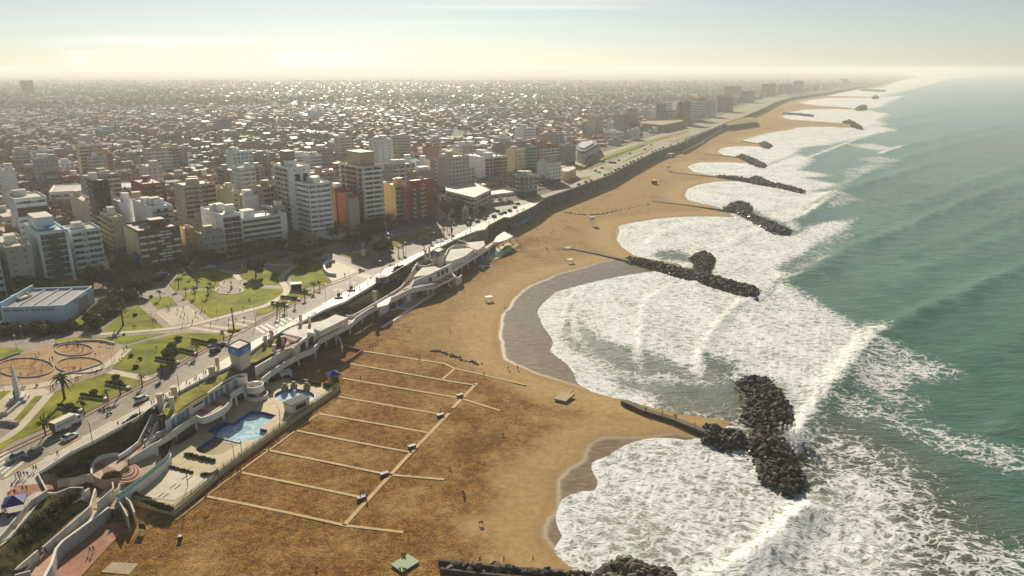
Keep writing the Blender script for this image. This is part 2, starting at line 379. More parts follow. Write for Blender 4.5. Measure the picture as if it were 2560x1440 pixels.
# ------------------------------------------------------------------ the sea
NY, NX = 470, 470
X, Y = fan(104, 60000, NY, -.06, .95, NX)
s_sh = sdist(X, Y, SHW)
foam = np.zeros(X.shape); murk = np.zeros(X.shape); hgt = np.zeros(X.shape)
def zone(pts, dens, soft):
    d = sdist(X, Y, PP2(pts)); return dens*sst(d, -soft, soft)
def PP2(pts): return [P(a, b)[:2] for a, b in pts]
ZN = [
 ([(1380, 1540), (1350, 1300), (1480, 1080), (1760, 1085), (1850, 1100), (1990, 1190), (2030, 1215), (2050, 1180), (2110, 1150), (2200, 1185), (2270, 1240), (2300, 1330), (2330, 1400), (2350, 1540)], .84, 9),
 ([(1990, 1060), (2100, 1075), (2180, 1110), (2252, 1152), (2322, 1191), (2361, 1250), (2420, 1308), (2517, 1354), (2600, 1385), (2600, 1560), (2000, 1560), (2020, 1200)], .56, 10),
 ([(1560, 640), (1648, 672), (1760, 700), (1905, 740), (1950, 690), (1990, 720), (2060, 770), (2130, 805), (2190, 842), (2160, 890), (2120, 925), (2075, 1000), (2020, 1060), (1985, 1075), (1960, 1010), (1940, 960), (1880, 940), (1830, 960), (1840, 1060), (1500, 1000), (1330, 900), (1330, 750), (1440, 700)], .93, 7),
 ([(2160, 850), (2190, 840), (2290, 880), (2400, 930), (2322, 950), (2283, 977), (2299, 1035), (2240, 1030), (2120, 960)], .62, 9),
 ([(2075, 985), (2140, 985), (2299, 1030), (2400, 1080), (2600, 1150), (2600, 1215), (2400, 1140), (2252, 1085), (2100, 1030)], .47, 6),
 ([(1540, 640), (1530, 560), (1600, 540), (1845, 538), (1900, 562), (1975, 588), (2040, 560), (2140, 545), (2120, 575), (2060, 600), (2010, 640), (1940, 670), (1985, 690), (1960, 705), (1905, 745), (1800, 700), (1722, 661), (1588, 645)], .92, 7),
 ([(1700, 500), (1700, 470), (1787, 448), (1900, 458), (2010, 478), (2080, 480), (2110, 474), (2050, 500), (2010, 530), (1990, 560), (2000, 580), (1960, 560), (1890, 530), (1850, 505), (1800, 520)], .95, 8),
 ([(1710, 430), (1730, 405), (1870, 400), (1915, 413), (1990, 385), (2040, 400), (2000, 425), (2090, 440), (2010, 445), (2110, 462), (2010, 482), (1950, 462), (1880, 450), (1775, 440)], .95, 10),
 ([(1785, 385), (1800, 365), (1925, 362), (1990, 342), (2060, 335), (2100, 350), (2000, 372), (1990, 388), (1917, 415), (1850, 395)], .95, 12),
 ([(1840, 355), (1930, 328), (1995, 315), (2125, 318), (2200, 315), (2250, 325), (2160, 345), (2060, 365), (1935, 372), (1880, 362)], .9, 16),
 ([(1945, 295), (1975, 275), (2140, 270), (2230, 285), (2200, 300), (2220, 312), (2150, 322), (2025, 305)], .9, 18),
 ([(1990, 262), (2010, 252), (2075, 243), (2185, 243), (2270, 238), (2230, 255), (2210, 268), (2150, 274)], .9, 25),
 ([(2060, 240), (2100, 228), (2190, 219), (2240, 203), (2300, 191), (2400, 188), (2480, 186), (2380, 198), (2290, 222), (2200, 243)], .85, 40),
 ([(2000, 600), (2060, 570), (2140, 548), (2120, 600), (2060, 650), (2000, 680), (1960, 690)], .4, 8),
 ([(2100, 362), (2180, 358), (2250, 372), (2200, 378)], .7, 9), ([(2140, 398), (2190, 388), (2260, 402), (2200, 410)], .55, 9),
 ([(2020, 498), (2100, 478), (2160, 500), (2080, 520)], .5, 8), ([(2100, 425), (2180, 408), (2240, 415), (2120, 446)], .5, 9),
]
for z in ZN: foam = np.maximum(foam, zone(*z))
C = zone([(1432, 800), (1499, 850), (1580, 868), (1624, 885), (1700, 915), (1737, 918), (1767, 888), (1827, 905), (1842, 930), (1827, 948), (1850, 990), (1850, 1060), (1700, 1030), (1591, 990), (1540, 955), (1499, 912), (1457, 856)], 1, 6)
foam = foam*(1-.87*C)
C2 = zone([(1630, 648), (1650, 625), (1700, 628), (1735, 650), (1722, 663)], 1, 5); foam *= 1-.8*C2
C3 = zone([(1400, 850), (1412, 800), (1440, 795), (1445, 850), (1470, 900), (1440, 880)], 1, 3); foam *= 1-.5*C3
for pts, d_, w_ in [([(1475, 905), (1530, 930), (1600, 944), (1700, 950), (1770, 952)], .62, 6), ([(1600, 860), (1600, 918)], .8, 2.5), ([(1745, 935), (1752, 882)], .8, 3), ([(1436, 751), (1433, 787), (1439, 829), (1445, 850)], .95, 3), ([(1415, 900), (1470, 930), (1512, 965), (1560, 985), (1610, 1000)], .95, 6)]:
    d = segd(X, Y, PP2(pts))[0]; foam = np.maximum(foam, d_*np.exp(-(d/w_)**2))
# swells and breakers: crest line, height, width, foam on the shore side, how far it trails
SWELL = [
 ([(2040, 1010), (2120, 923), (2190, 840), (2260, 800), (2380, 748), (2480, 700), (2620, 640)], 2.3, 9, .85, 13, (0, .42)),
 ([(1940, 705), (1985, 690), (2050, 665), (2140, 615), (2250, 575), (2400, 508), (2620, 425)], 1.7, 10, .8, 8, (0, .22)),
 ([(1960, 560), (2005, 540), (2060, 508), (2115, 475), (2200, 448), (2420, 380)], 1.4, 11, .85, 8, (0, .5)),
 ([(2005, 530), (2150, 440), (2250, 398), (2420, 350), (2600, 310)], 1.2, 12, .4, 7, (0, .3)),
 ([(1930, 420), (2010, 400), (2130, 355), (2180, 338), (2235, 322), (2400, 292)], 1.3, 12, .8, 8, (.0, .6)),
 ([(2200, 385), (2255, 366), (2290, 358), (2400, 335), (2560, 300)], 1.4, 12, .9, 9, (.02, .3)),
 ([(2060, 345), (2200, 305), (2350, 278), (2560, 250)], 1.2, 15, .3, 9, (0, .2)),
 ([(2420, 1560), (2250, 1400), (2080, 1290), (2040, 1262)], .0, 8, 0, 8, (0, 1)),
 ([(1740, 1500), (1800, 1440), (1870, 1398), (1950, 1335), (2005, 1285), (2040, 1255)], 1.9, 5.5, .98, 9, (0, 1)),
 ([(1760, 697), (1746, 703), (1678, 718), (1633, 742), (1612, 769), (1603, 814), (1600, 871), (1600, 900)], .85, 3.2, .9, 4, (0, 1)),
 ([(1930, 735), (1880, 745), (1842, 763), (1797, 808), (1767, 856), (1752, 882), (1749, 930)], .9, 3.5, .95, 5, (0, 1)),
 ([(1448, 730), (1421, 751), (1412, 787), (1409, 829)], .5, 2.5, .7, 3, (0, 1)),
 ([(1740, 556), (1722, 560), (1666, 578), (1630, 599), (1618, 623)], .8, 5, .95, 5, (0, 1)),
 ([(1908, 578), (1866, 584), (1827, 608), (1776, 626)], .8, 5, .9, 5, (0, 1)),
 ([(2400, 900), (2520, 850), (2640, 800)], .8, 12, 0, 5, (0, 1)), ([(2200, 720), (2350, 650), (2620, 560)], 1.0, 13, 0, 5, (0, 1)),
 ([(2250, 640), (2400, 590), (2620, 500)], .8, 11, 0, 5, (0, 1)), ([(2250, 520), (2400, 465), (2600, 400)], 1.0, 13, 0, 5, (0, 1)),
 ([(2360, 1200), (2480, 1090), (2640, 980)], .7, 12, 0, 5, (0, 1)), ([(1985, 1130), (2010, 1050), (2060, 985)], 1.0, 6, 1, 10, (0, 1)),
]
for pts, amp, wd, fo, tr, (t0, t1) in SWELL:
    pw = smooth_curve(PP2(pts), 3)
    d, par, side = segd(X, Y, pw)
    end = sst(par, 0, .12)*sst(par, 1, .85) if len(pts) > 2 else 1
    dd = d*side                        # positive: on the shore side
    if pw[-1][0] < pw[0][0]: dd = -dd
    prof = (.72+.28*np.sin(X*.17+Y*.11)*np.sin(X*.05-Y*.23))*np.where(dd > 0, np.exp(-(dd/(wd*.5))**2), np.exp(-(dd/wd)**2))
    hgt += amp*prof*end
    if fo:
        tp = sst(par, t0-.02, t0+.02)*sst(par, t1+.06, t1-.06) if t1 < 1 else 1
        foam = np.maximum(foam, fo*tp*np.where(dd > 0, np.exp(-(dd/tr)**2), np.exp(-(dd/(wd*.16+.7))**2)))
    murk = np.maximum(murk, .0)
foam = np.maximum(foam, np.where(s_sh > -3, .97*np.exp(-np.clip(s_sh-1, 0, None)/5.0), 0)*np.where((np.abs(Y-P(1700, 1033)[1]) < 9) & (X > P(1600, 1007)[0]), .25, 1))
hgt *= sst(s_sh, 2, 14)
murk = np.exp(-np.clip(s_sh, 0, None)/45.0)
mz = zone([(2060, 1000), (2200, 1060), (2360, 1160), (2560, 1330), (2600, 1440), (2600, 1560), (1300, 1560), (1480, 1080), (1990, 1040)], .85, 22)
murk = np.maximum(murk, mz); murk = np.maximum(murk, .75*C)
rng = np.random.default_rng(5)
ch = np.zeros(X.shape)
for k in range(14):
    lam = rng.uniform(7, 26); th = R(rng.normal(200, 24)); ph = rng.uniform(0, 6.3)
    ch += lam*.0026*np.sin((X*math.cos(th)+Y*math.sin(th))*2*math.pi/lam+ph+1.4*np.sin(X*.013+Y*.009+k))
near = sst(Y, 1400, 500)
hgt = hgt*1.15+ch*near*(.25+.75*sst(s_sh, 10, 60))
rough_f = np.zeros(X.shape)
for k in range(10):
    lam = rng.uniform(2.2, 7); th = rng.uniform(0, 6.28); ph = rng.uniform(0, 6.3)
    rough_f += .035*np.sin((X*math.cos(th)+Y*math.sin(th))*2*math.pi/lam+ph+2*np.sin(X*.09+k)+1.5*np.sin(Y*.07))
hgt += rough_f*foam*sst(Y, 500, 200)
Z = .03+np.clip(hgt, -.6, 5)*sst(s_sh, 0, 8)
V = np.stack([X, Y, Z], 1); F = fan_faces(NY, NX)
V, F, (foam_, murk_, shd) = keep(V, F, s_sh > -2.0, [foam, murk, s_sh])
me = big_mesh('sea', V, F, [])
me.polygons.foreach_set('use_smooth', np.ones(len(me.polygons), bool))
add_attr(me, 'foam', foam_); add_attr(me, 'murk', murk_); add_attr(me, 'shore', shd)

t = NT('sea_water'); ps = t.pos()
fo = t.attr('foam'); mk = t.attr('murk'); shn = t.attr('shore')
cam_d = t.math('DIVIDE', t.n('ShaderNodeSeparateXYZ').outputs[1], 1)
def vor(scale, vec, feat='DISTANCE_TO_EDGE'):
    o = t.n('ShaderNodeTexVoronoi', feature=feat, voronoi_dimensions='2D'); o.inputs['Scale'].default_value = scale; t.l(vec, o.inputs['Vector']); return o.outputs[0]
wn_ = t.n('ShaderNodeTexNoise'); t.l(ps, wn_.inputs['Vector']); wn_.inputs['Scale'].default_value = .12; wn_.inputs['Detail'].default_value = 5
wv = t.n('ShaderNodeVectorMath', operation='MULTIPLY_ADD'); t.l(wn_.outputs[1], wv.inputs[0]); wv.inputs[1].default_value = (9, 9, 0); t.l(ps, wv.inputs[2])
wp = t.vmap(wv.outputs[0], (0, 0, R(35)), (.8, 1.35, 1))
e1 = vor(.22, wp); e2 = vor(.6, wp); nl = t.noise(.05, 5, .62, ps); nf = t.noise(1.1, 5, .7, wv.outputs[0]); nm = t.noise(.28, 6, .66, wv.outputs[0])
lace = t.math('ADD', t.math('MULTIPLY', e1, .8), t.math('MULTIPLY', e2, .85))          # 0 on the threads
thr = t.math('ADD', t.math('MULTIPLY', fo, .61), t.math('MULTIPLY', t.math('SUBTRACT', nl, .5), .85))
thr = t.math('ADD', thr, t.math('MULTIPLY', t.math('SUBTRACT', nm, .5), .75))
thr = t.math('ADD', thr, t.math('MULTIPLY', t.math('SUBTRACT', nf, .5), .6))
a_ = t.math('SUBTRACT', thr, lace)
fm = t.step(a_, -.03, .1)
fm = t.math('MAXIMUM', fm, t.math('MULTIPLY', t.step(fo, .6, .97), t.step(nm, .3, .6, .42, .85)))
fm = t.math('MULTIPLY', fm, t.step(fo, .03, .14))
deep = t.mix(t.step(t.noise(.006, 3, .5, ps), .35, .7), (.040, .165, .098), (.07, .225, .145))
wc = t.mix(mk, deep, (.115, .098, .05))
foamc = t.mix(t.step(t.math('ADD', a_, t.math('MULTIPLY', nf, .3)), .12, .62), (.46, .47, .40), (.88, .88, .86))  # small blue-grey shadows in the foam put into its colour as darker specks
v1 = t.vmap(ps, (0, 0, R(-14)), (.35, 1, 1)); v2 = t.vmap(ps, (0, 0, R(-32)), (.5, 1, 1))
hb = t.math('ADD', t.math('MULTIPLY', t.noise(.55, 6, .68, v1), 1.0), t.math('MULTIPLY', t.noise(.11, 4, .6, v2), 2.6))
hb = t.math('ADD', hb, t.math('MULTIPLY', t.noise(1.7, 4, .7, v1), .5))
hb2 = t.math('ADD', t.math('MULTIPLY', nm, 1.3), t.math('MULTIPLY', fm, .5))
wb = t.bsdf(wc, .16, .5, t.bump(hb, .75, .7), link=False)
fbm = t.bsdf(foamc, .85, .25, t.bump(t.math('ADD', hb2, t.math('MULTIPLY', nf, .7)), .8, .5), link=False)
ms = t.n('ShaderNodeMixShader'); t.l(fm, ms.inputs[0]); t.l(wb, ms.inputs[1]); t.l(fbm, ms.inputs[2]); t.l(ms.outputs[0], t.out.inputs[0])
me.materials.append(t.m)
struct(inst('sea', me))

# ------------------------------------------------------------------ the beach
NY, NX = 400, 400
X, Y = fan(100, 9000, NY, -.78, .62, NX)
s1 = sdist(X, Y, SHW); s2 = sdist(X, Y, WEW); s3 = sdist(X, Y, SEW); bl = sdist(X, Y, LAND)
Zs = np.clip(-s1*.04, -3, 1.0)
nz_ = sum(.05*np.sin(X*a+Y*b_+c) for a, b_, c in [(.21, .13, 0), (-.11, .27, 1), (.33, -.2, 2), (.05, .09, 3), (-.41, .37, 4)])
Zs = Zs+nz_*sst(-s2, 6, 30)*.5-.05*sst(s1, -.5, .5)
V = np.stack([X, Y, Zs], 1); F = fan_faces(NY, NX)
V, F, at_ = keep(V, F, (s1 < 30) & (bl < 60), [s2, s3, s1])
me = big_mesh('beach', V, F, []); me.polygons.foreach_set('use_smooth', np.ones(len(me.polygons), bool))
add_attr(me, 'wet', at_[0]); add_attr(me, 'weed', at_[1])
t = NT('beach_sand'); ps = t.pos(); wet = t.attr('wet'); weed = t.attr('weed')
n0 = t.noise(2.2, 6, .72, ps); n1 = t.noise(.55, 6, .68, ps); n2 = t.noise(.06, 5, .6, ps); n3 = t.noise(.018, 3, .55, ps); n4 = t.noise(.9, 3, .6, t.vmap(ps, (0, 0, R(20)), (.3, 1, 1)))
spk = t.math('ADD', t.math('MULTIPLY', n0, .55), t.math('MULTIPLY', n1, .45))
clean = t.mix(t.step(n1, .35, .7), (.40, .26, .105), (.50, .345, .16))
wk = t.step(t.math('ADD', weed, t.math('MULTIPLY', t.math('SUBTRACT', n2, .5), 40)), -4, 5)
inl = t.step(t.math('ADD', wet, t.math('MULTIPLY', t.math('SUBTRACT', n2, .5), 26)), -9, -26)
dk = t.mix(t.step(spk, .42, .6), (.125, .058, .014), (.40, .205, .052))
dk = t.mix(t.step(n2, .42, .68), dk, t.mix(t.step(spk, .38, .62), (.235, .128, .04), (.51, .325, .12)))
lt = t.mix(t.step(spk, .4, .62), (.28, .17, .062), (.48, .31, .125))
lt = t.mix(t.math('MULTIPLY', t.step(n3, .5, .72), t.step(n2, .45, .62)), lt, t.mix(t.step(spk, .4, .6), (.13, .075, .028), (.3, .17, .06)))
dry = t.mix(wk, lt, dk)
wt_ = t.n('ShaderNodeTexWave'); t.l(t.vmap(ps, (0, 0, R(-25))), wt_.inputs['Vector']); wt_.inputs['Scale'].default_value = .018; wt_.inputs['Distortion'].default_value = 9; wt_.inputs['Detail'].default_value = 3; wt_.inputs['Detail Scale'].default_value = .6
trk = t.math('MULTIPLY', t.step(wt_.outputs['Fac'], .955, .99), t.step(n2, .45, .65))
dry = t.mix(t.math('MULTIPLY', trk, .35), dry, (.50, .31, .1))
pat = t.math('MULTIPLY', t.step(t.noise(.035, 6, .7, t.vmap(ps, (0, 0, R(-30)), (1, .5, 1))), .56, .68), t.step(n0, .3, .6))
dry = t.mix(t.math('MULTIPLY', pat, .6), dry, (.10, .05, .016))
dry = t.mix(inl, clean, dry)
w_ = t.step(t.math('ADD', wet, t.math('MULTIPLY', t.math('SUBTRACT', n2, .5), 5)), -2.2, 1.4)
edge = t.math('MULTIPLY', t.step(wet, -6, -.5), t.step(wet, .6, -.2))
wcol = t.mix(t.step(n4, .4, .7), (.21, .15, .075), (.33, .25, .15))
cc = t.mix(w_, t.mix(t.math('MULTIPLY', edge, .5), dry, (.3, .19, .08)), wcol)
rg = t.step(w_, 0, 1, .9, .2, False)
hbm = t.math('ADD', t.math('MULTIPLY', n0, .5), t.math('MULTIPLY', n1, 1.0))
bst = t.math('MULTIPLY', t.step(w_, 0, 1, 1, .04, False), t.step(inl, 0, 1, .25, .9, False))
sw_ = t.math('ADD', wet, t.math('MULTIPLY', t.math('SUBTRACT', t.noise(.09, 4, .6, ps), .5), 7))
ln_ = t.math('MAXIMUM', t.math('MULTIPLY', t.step(sw_, 5.2, 5.5), t.step(sw_, 6.3, 5.6)), t.math('MULTIPLY', t.step(sw_, 11, 11.2), t.step(sw_, 11.9, 11.3)))
cc = t.mix(t.math('MULTIPLY', t.math('MULTIPLY', ln_, w_), t.step(n1, .45, .75, 0, .4)), cc, (.6, .56, .48))
t.bsdf(cc, rg, .1, t.bump(hbm, bst, .45)); bs_ = [n for n in t.t.nodes if n.type == 'BSDF_PRINCIPLED'][0]; t.l(t.step(w_, 0, 1, .06, .6, False), bs_.inputs['Specular IOR Level'])
me.materials.append(t.m); struct(inst('beach', me))

# ------------------------------------------------------------------ the city ground
def ground_sheet(name, pts, z, m, parent=None):
    b = MB(); b.sheet([p[:2] for p in pts], z); o = b.build(name, m, parent); return o
t = NT('town_ground'); ps = t.pos()
n1 = t.noise(.02, 5, .6, ps); n2 = t.noise(.12, 5, .65, ps); n3 = t.noise(.0016, 6, .6, ps)
vo = t.n('ShaderNodeTexVoronoi', voronoi_dimensions='2D'); vo.inputs['Scale'].default_value = .035; t.l(ps, vo.inputs['Vector'])
g = t.mix(t.step(n1, .35, .68), (.10, .08, .058), (.19, .145, .10)); g = t.mix(t.step(n2, .5, .75), g, (.06, .062, .035))
far_ = t.mix(t.step(n3, .36, .66), (.07, .058, .04), (.17, .135, .085)); far_ = t.mix(t.math('MULTIPLY', t.step(vo.outputs['Color'], .8, .86), .7), far_, (.45, .43, .4))
dist = t.n('ShaderNodeVectorMath', operation='LENGTH'); t.l(ps, dist.inputs[0])
t.bsdf(t.mix(t.step(dist.outputs['Value'], 900, 3200), g, far_), .9, .2)
struct(ground_sheet('ground', LAND, 10.0, t.m))
# low hills along the horizon
b = MB()
for (xa, xb, y0, hh, sd_) in [(-16000, 3500, 15500, 78, 1), (-14000, 9500, 20500, 104, 2), (-2500, 13500, 26000, 106, 5)]:
    r2 = random.Random(sd_); n = 60; prof = []
    ph = [r2.uniform(0, 6) for _ in range(5)]
    for i in range(n+1):
        u = i/n; h = hh*(.62+.2*math.sin(u*9+ph[0])+.12*math.sin(u*21+ph[1])+.06*math.sin(u*47+ph[2]))*min(1, u*8, (1-u)*8)
        prof.append((xa+(xb-xa)*u, h))
    v = []; f = []
    for i, (x, h) in enumerate(prof): v += [(x, y0, 9), (x, y0+1500, 10+h), (x, y0+4500, 9)]
    for i in range(n): f += [(3*i, 3*i+3, 3*i+4, 3*i+1), (3*i+1, 3*i+4, 3*i+5, 3*i+2)]
    b.add(v, f, 0, True)
struct(b.build('hills', mat('hill_woods', (.06, .065, .035), .95, .35, .004)))
# ------------------------------------------------------------------ roads, pavements, park (all on the 10 m level)
G = 10.0
M_as = mat('asphalt', (.19, .16, .115), .75, .16, .35, .35, tint=(.25, .21, .15))
M_pave = mat('promenade_paving', (.46, .405, .31), .62, .14, .5, .4)
M_pink = mat('park_paving', (.29, .235, .175), .8, .18, .3)
M_cream = mat('path_concrete', (.52, .44, .30), .75, .12, .6)
M_lawn = mat('lawn_grass', (.14, .165, .012), .95, .3, .12, .15, tint=(.24, .24, .016), bump=.5)
M_lawn2 = mat('verge_grass', (.17, .16, .02), .95, .3, .3, .15, tint=(.27, .24, .035), bump=.5)
M_kerbr = mat('red_kerb', (.26, .115, .06), .85, .2, 1)
M_yel = mat('yellow_kerb', (.62, .42, .08), .7, .15, 1)
M_line = mat('road_paint', (.62, .58, .48), .7, .15, 2)
M_white = mat('white_render', (.74, .71, .64), .7, .1, .35)
M_white2 = mat('weathered_white', (.62, .58, .50), .8, .22, .5)
M_conc = mat('grey_concrete', (.34, .31, .26), .85, .2, .6)
M_brick = mat('brick_paving', (.36, .15, .085), .85, .22, .6)
M_pinkt = mat('pink_tile', (.52, .32, .22), .8, .15, .5)
M_dark = plain('dark_metal', (.03, .03, .028), .5)
M_steel = plain('grey_metal', (.3, .29, .27), .45)
M_board = mat('sand_boardwalk', (.56, .40, .19), .85, .14, .8)

def sheet(name, pts, z, m, px=True):
    b = MB(); b.sheet([p[:2] for p in (PP(pts, z) if px else pts)], z); return struct(b.build(name, m))
def slab(name, pts, z, m, th=.12):
    b = MB(); b.prism([p[:2] for p in PP(pts, z)], z-th, z, 0); return struct(b.build(name, m))
def line(name, pts, wd, z, m, th=None, sm=0):
    w = [p[:2] for p in PP(pts, z)]
    if sm: w = [p[:2] for p in smooth_curve(w, sm)]
    b = MB()
    if th: b.wall(w, z-th, z, wd)
    else: b.strip(w, wd, z)
    return struct(b.build(name, m))

RNW = [(-120, 1190), (0, 1142)]+q('E', 440, 760, 860, 560, 1340, 300, 1620, 170, 1880, 10)+q('C', 2280, 830)+q('D', 150, 610, 450, 450, 730, 290, 900, 232)+q('B', 1040, 1290, 1280, 1195, 1600, 1060, 1900, 930)+[(1150, 560), (1190, 538), (1285, 503)]
RSE = [(-120, 1262), (0, 1200), (120, 1138), (212, 1088), (275, 1053), (370, 1003), (462, 952), (545, 904), (632, 853), (702, 816), (750, 788), (812, 756), (890, 716), (920, 697), (965, 670), (1015, 647), (1127, 594), (1177, 569), (1285, 520)]
sheet('park_paving', [(-500, 1210), (0, 1142)]+RNW[2:]+[(1150, 500), (960, 585), (840, 610), (600, 670), (480, 680), (330, 700), (270, 760), (100, 850), (-500, 850)], G+.015, M_pink)
sheet('road', RNW+RSE[::-1], G+.03, M_as)
PROM = [(-420, 1560), (0, 1352), (78, 1260), (118, 1233), (96, 1189), (175, 1138)]+[b_ for b_ in BLUFF[6:33]]
sheet('promenade', [(-420, 1400)]+RSE[1:]+[(1362, 490)]+PROM[::-1], G+.045, M_pave)
# boulevard to the north: asphalt, green medians
FARR = [(1270, 507), (1330, 495), (1380, 480), (1430, 462), (1445, 445), (1400, 432), (1430, 405), (1560, 365), (1640, 338), (1720, 318), (1800, 290), (1850, 268), (1900, 248), (1960, 236)]
FARW = [(1975, 243), (1940, 254), (1907, 271), (1850, 295), (1800, 314), (1750, 336), (1700, 359), (1662, 371), (1625, 386), (1575, 411), (1522, 439), (1440, 469), (1362, 495), (1285, 520)]
sheet('boulevard_road', FARR+FARW, G+.06, mat('boulevard_asphalt', (.27, .235, .135), .75, .12, .05, .3))
for pts in [[(1440, 418), (1500, 394), (1560, 372), (1640, 346), (1720, 326), (1726, 329), (1650, 351), (1570, 378), (1505, 403), (1448, 430)], q('H', 1020, 735, 1060, 700, 1640, 488, 1660, 497, 1090, 735), q('H', 1395, 672, 1500, 615, 1700, 530, 1740, 520, 1560, 610), q('H', 1890, 455, 2090, 396, 2100, 403, 1930, 465), q('H', 930, 845, 960, 820, 1110, 795, 1090, 830), q('H', 1240, 745, 1330, 712, 1300, 740), q('H', 1700, 450, 1860, 410, 1850, 420), q('I', 430, 750, 560, 700, 740, 690, 760, 735, 480, 775), q('I', 520, 600, 580, 595, 570, 625)]:
    slab('median_grass', pts, G+.2, M_lawn2)
for w0 in [q('H', 1160, 710, 1880, 440, 2060, 380)]: line('median_kerb', w0, 1.2, G+.16, M_kerbr, .1)
# kerbs and markings
for dx, dy in ((0, 0), (0, -9)): line('red_kerb', [(a+dx, b_+dy*(b_-170)/900) for a, b_ in RNW[:14]], .5, G+.16, M_kerbr, .14)
for i in range(1, 15):
    a, c = RSE[i], RSE[i+1]
    if i in (3, 8, 11): continue
    line('yellow_kerb', [(a[0]+(c[0]-a[0])*.05, a[1]+(c[1]-a[1])*.05), (a[0]+(c[0]-a[0])*.9, a[1]+(c[1]-a[1])*.9)], .42, G+.19, M_yel, .16)
def midl(f): return [(RNW[1][0]+(x-RNW[1][0]), 0) for x in ()]
def crossing(quad, n, name='zebra_crossing'):
    a, b_, c, d = [Vector(P(x, y, G+.05)[:2]) for x, y in quad]; m = MB()
    for i in range(n):
        t0, t1 = (i+.2)/n, (i+.75)/n
        m.sheet([tuple(a.lerp(b_, t0)), tuple(a.lerp(b_, t1)), tuple(d.lerp(c, t1)), tuple(d.lerp(c, t0))], G+.05)
    struct(m.build(name, M_line))
crossing(q('E', -120, 1010, 60, 1180, 260, 1020, 60, 900), 6)
crossing(q('D', 985, 195, 1165, 235, 1205, 200, 1040, 165), 9)
crossing(q('B', 640, 1130, 700, 1080, 790, 1100, 730, 1160), 6)
crossing(q('D', -30, 720, 320, 600, 400, 640, 60, 780), 7)
for pts in [q('C', 1900, 715, 2400, 785), q('C', 2050, 690, 2450, 745), q('C', 2280, 660, 2500, 705), q('C', 2400, 640, 2560, 660)]: line('paving_band', pts, 2.2, G+.034, M_cream)
for f in (.38, .7):
    pts = []
    for (a, c) in zip(RNW[1:12], [(0, 1200), (110, 1143), (215, 1087), (335, 1022), (405, 982), (470, 948), (570, 890), (677, 829), (752, 787), (822, 750), (865, 728)]):
        pts.append((a[0]+(c[0]-a[0])*f+20*f, a[1]+(c[1]-a[1])*f))
    w = [Vector(P(x, y, G)[:2]) for x, y in pts]; m = MB()
    for i in range(len(w)-1):
        L = (w[i+1]-w[i]).length; k = max(1, int(L/9))
        for j in range(k): m.strip([tuple(w[i].lerp(w[i+1], j/k)), tuple(w[i].lerp(w[i+1], (j+.4)/k))], .16, G+.045)
    struct(m.build('lane_marking', M_line))
# side streets
for pts, wd in [([(905, 690), (860, 668), (800, 640), (720, 625), (600, 655), (480, 690), (330, 705)], 11), ([(395, 705), (300, 655), (262, 600), (235, 560), (215, 520)], 12), ([(800, 640), (860, 605), (1010, 575), (1100, 545), (1180, 515)], 10), ([(940, 655), (900, 690)], 9)]:
    line('side_street', pts, wd, G+.022, M_as)
LAWN = [q('C', 1690, 290, 1790, 180, 1900, 180, 1960, 230, 2250, 262, 2180, 300, 1750, 350), q('C', 1960, 160, 2200, 140, 2330, 200, 2390, 235, 2255, 258, 1990, 240),
 q('C', 1790, 370, 2150, 320, 2170, 380, 2270, 388, 2420, 350, 2450, 310, 2560, 300)+q('D', 0, 322, 290, 330, 270, 398, 130, 465, 0, 500)+q('C', 2300, 565, 2120, 628),
 q('D', 320, 190, 420, 92, 560, 20, 700, 100, 690, 180, 760, 250, 700, 290, 480, 320, 370, 260), q('D', 350, 332, 560, 332, 520, 390, 240, 530, 0, 605, 0, 548, 200, 470, 310, 395),
 q('D', 0, 100, 240, 170, 255, 240, 300, 290, 0, 285), q('C', 1480, 425, 1690, 400, 1780, 490, 1580, 530), q('C', 1350, 470, 1650, 720, 1000, 768, 1180, 600, 1300, 500),
 q('C', 880, 820, 1660, 772, 1250, 882, 1130, 860, 880, 850), q('C', 1870, 765, 2230, 780, 2270, 802, 1500, 1190, 1120, 1122, 1250, 900, 1700, 790),
 q('E', 740, 230, 1100, 120, 1440, 182, 1440, 230, 830, 530, 110, 820, 0, 900, -300, 1050, -300, 930, 200, 690, 420, 420, 520, 330), q('C', 0, 920, 180, 920, 240, 950, 0, 1040, -300, 1150, -300, 950),
 q('E', 430, 360, 170, 650, 100, 640, 350, 360), q('B', 1310, 945, 1720, 860, 1740, 890, 1330, 1050), q('B', 830, 1110, 1130, 1068, 1150, 1130, 950, 1145), q('C', 1600, 280, 1690, 200, 1740, 160, 1640, 290), q('C', 870, 540, 960, 520, 990, 560, 900, 580), q('C', 560, 830, 880, 800, 860, 840, 540, 870),
 q('C', 740, 610, 850, 600, 850, 690, 760, 690), q('C', 2400, 120, 2560, 60, 2560, 280, 2400, 220), q('B', 0, 1120, 220, 1200, 240, 1150, 60, 1080), q('E', -200, 290, 130, 290, 0, 400, -200, 500)]
for p_ in LAWN: slab('lawn', p_, G+.1, M_lawn, .09)
for pts, wd in [(q('C', 900, 798, 1040, 778, 1400, 752, 1800, 712, 2120, 636, 2560, 525)+q('D', 130, 478, 290, 380, 300, 320, 250, 230, 300, 160, 420, 85), 3.0), (q('E', 1100, 115, 1500, 195), 3.0), (q('C', 2200, 140, 2330, 170, 2400, 240), 2.5), (q('B', 0, 1190, 200, 1210, 420, 1210), 2.5), (q('C', 0, 1330, 420, 1290, 760, 1190, 1090, 1080, 1260, 930), 4.0), (q('E', 500, 330, 180, 690, -40, 830), 2.6), (q('B', 800, 1110, 1000, 1085, 1130, 1065), 1.6)]:
    line('park_path', pts, wd, G+.13, M_cream, .12, 3)
sheet('monument_plaza', q('E', -300, 420, 120, 300, 440, 280, 520, 330, 420, 355, 350, 360, 100, 640, -60, 720, -300, 700), G+.045, M_cream)
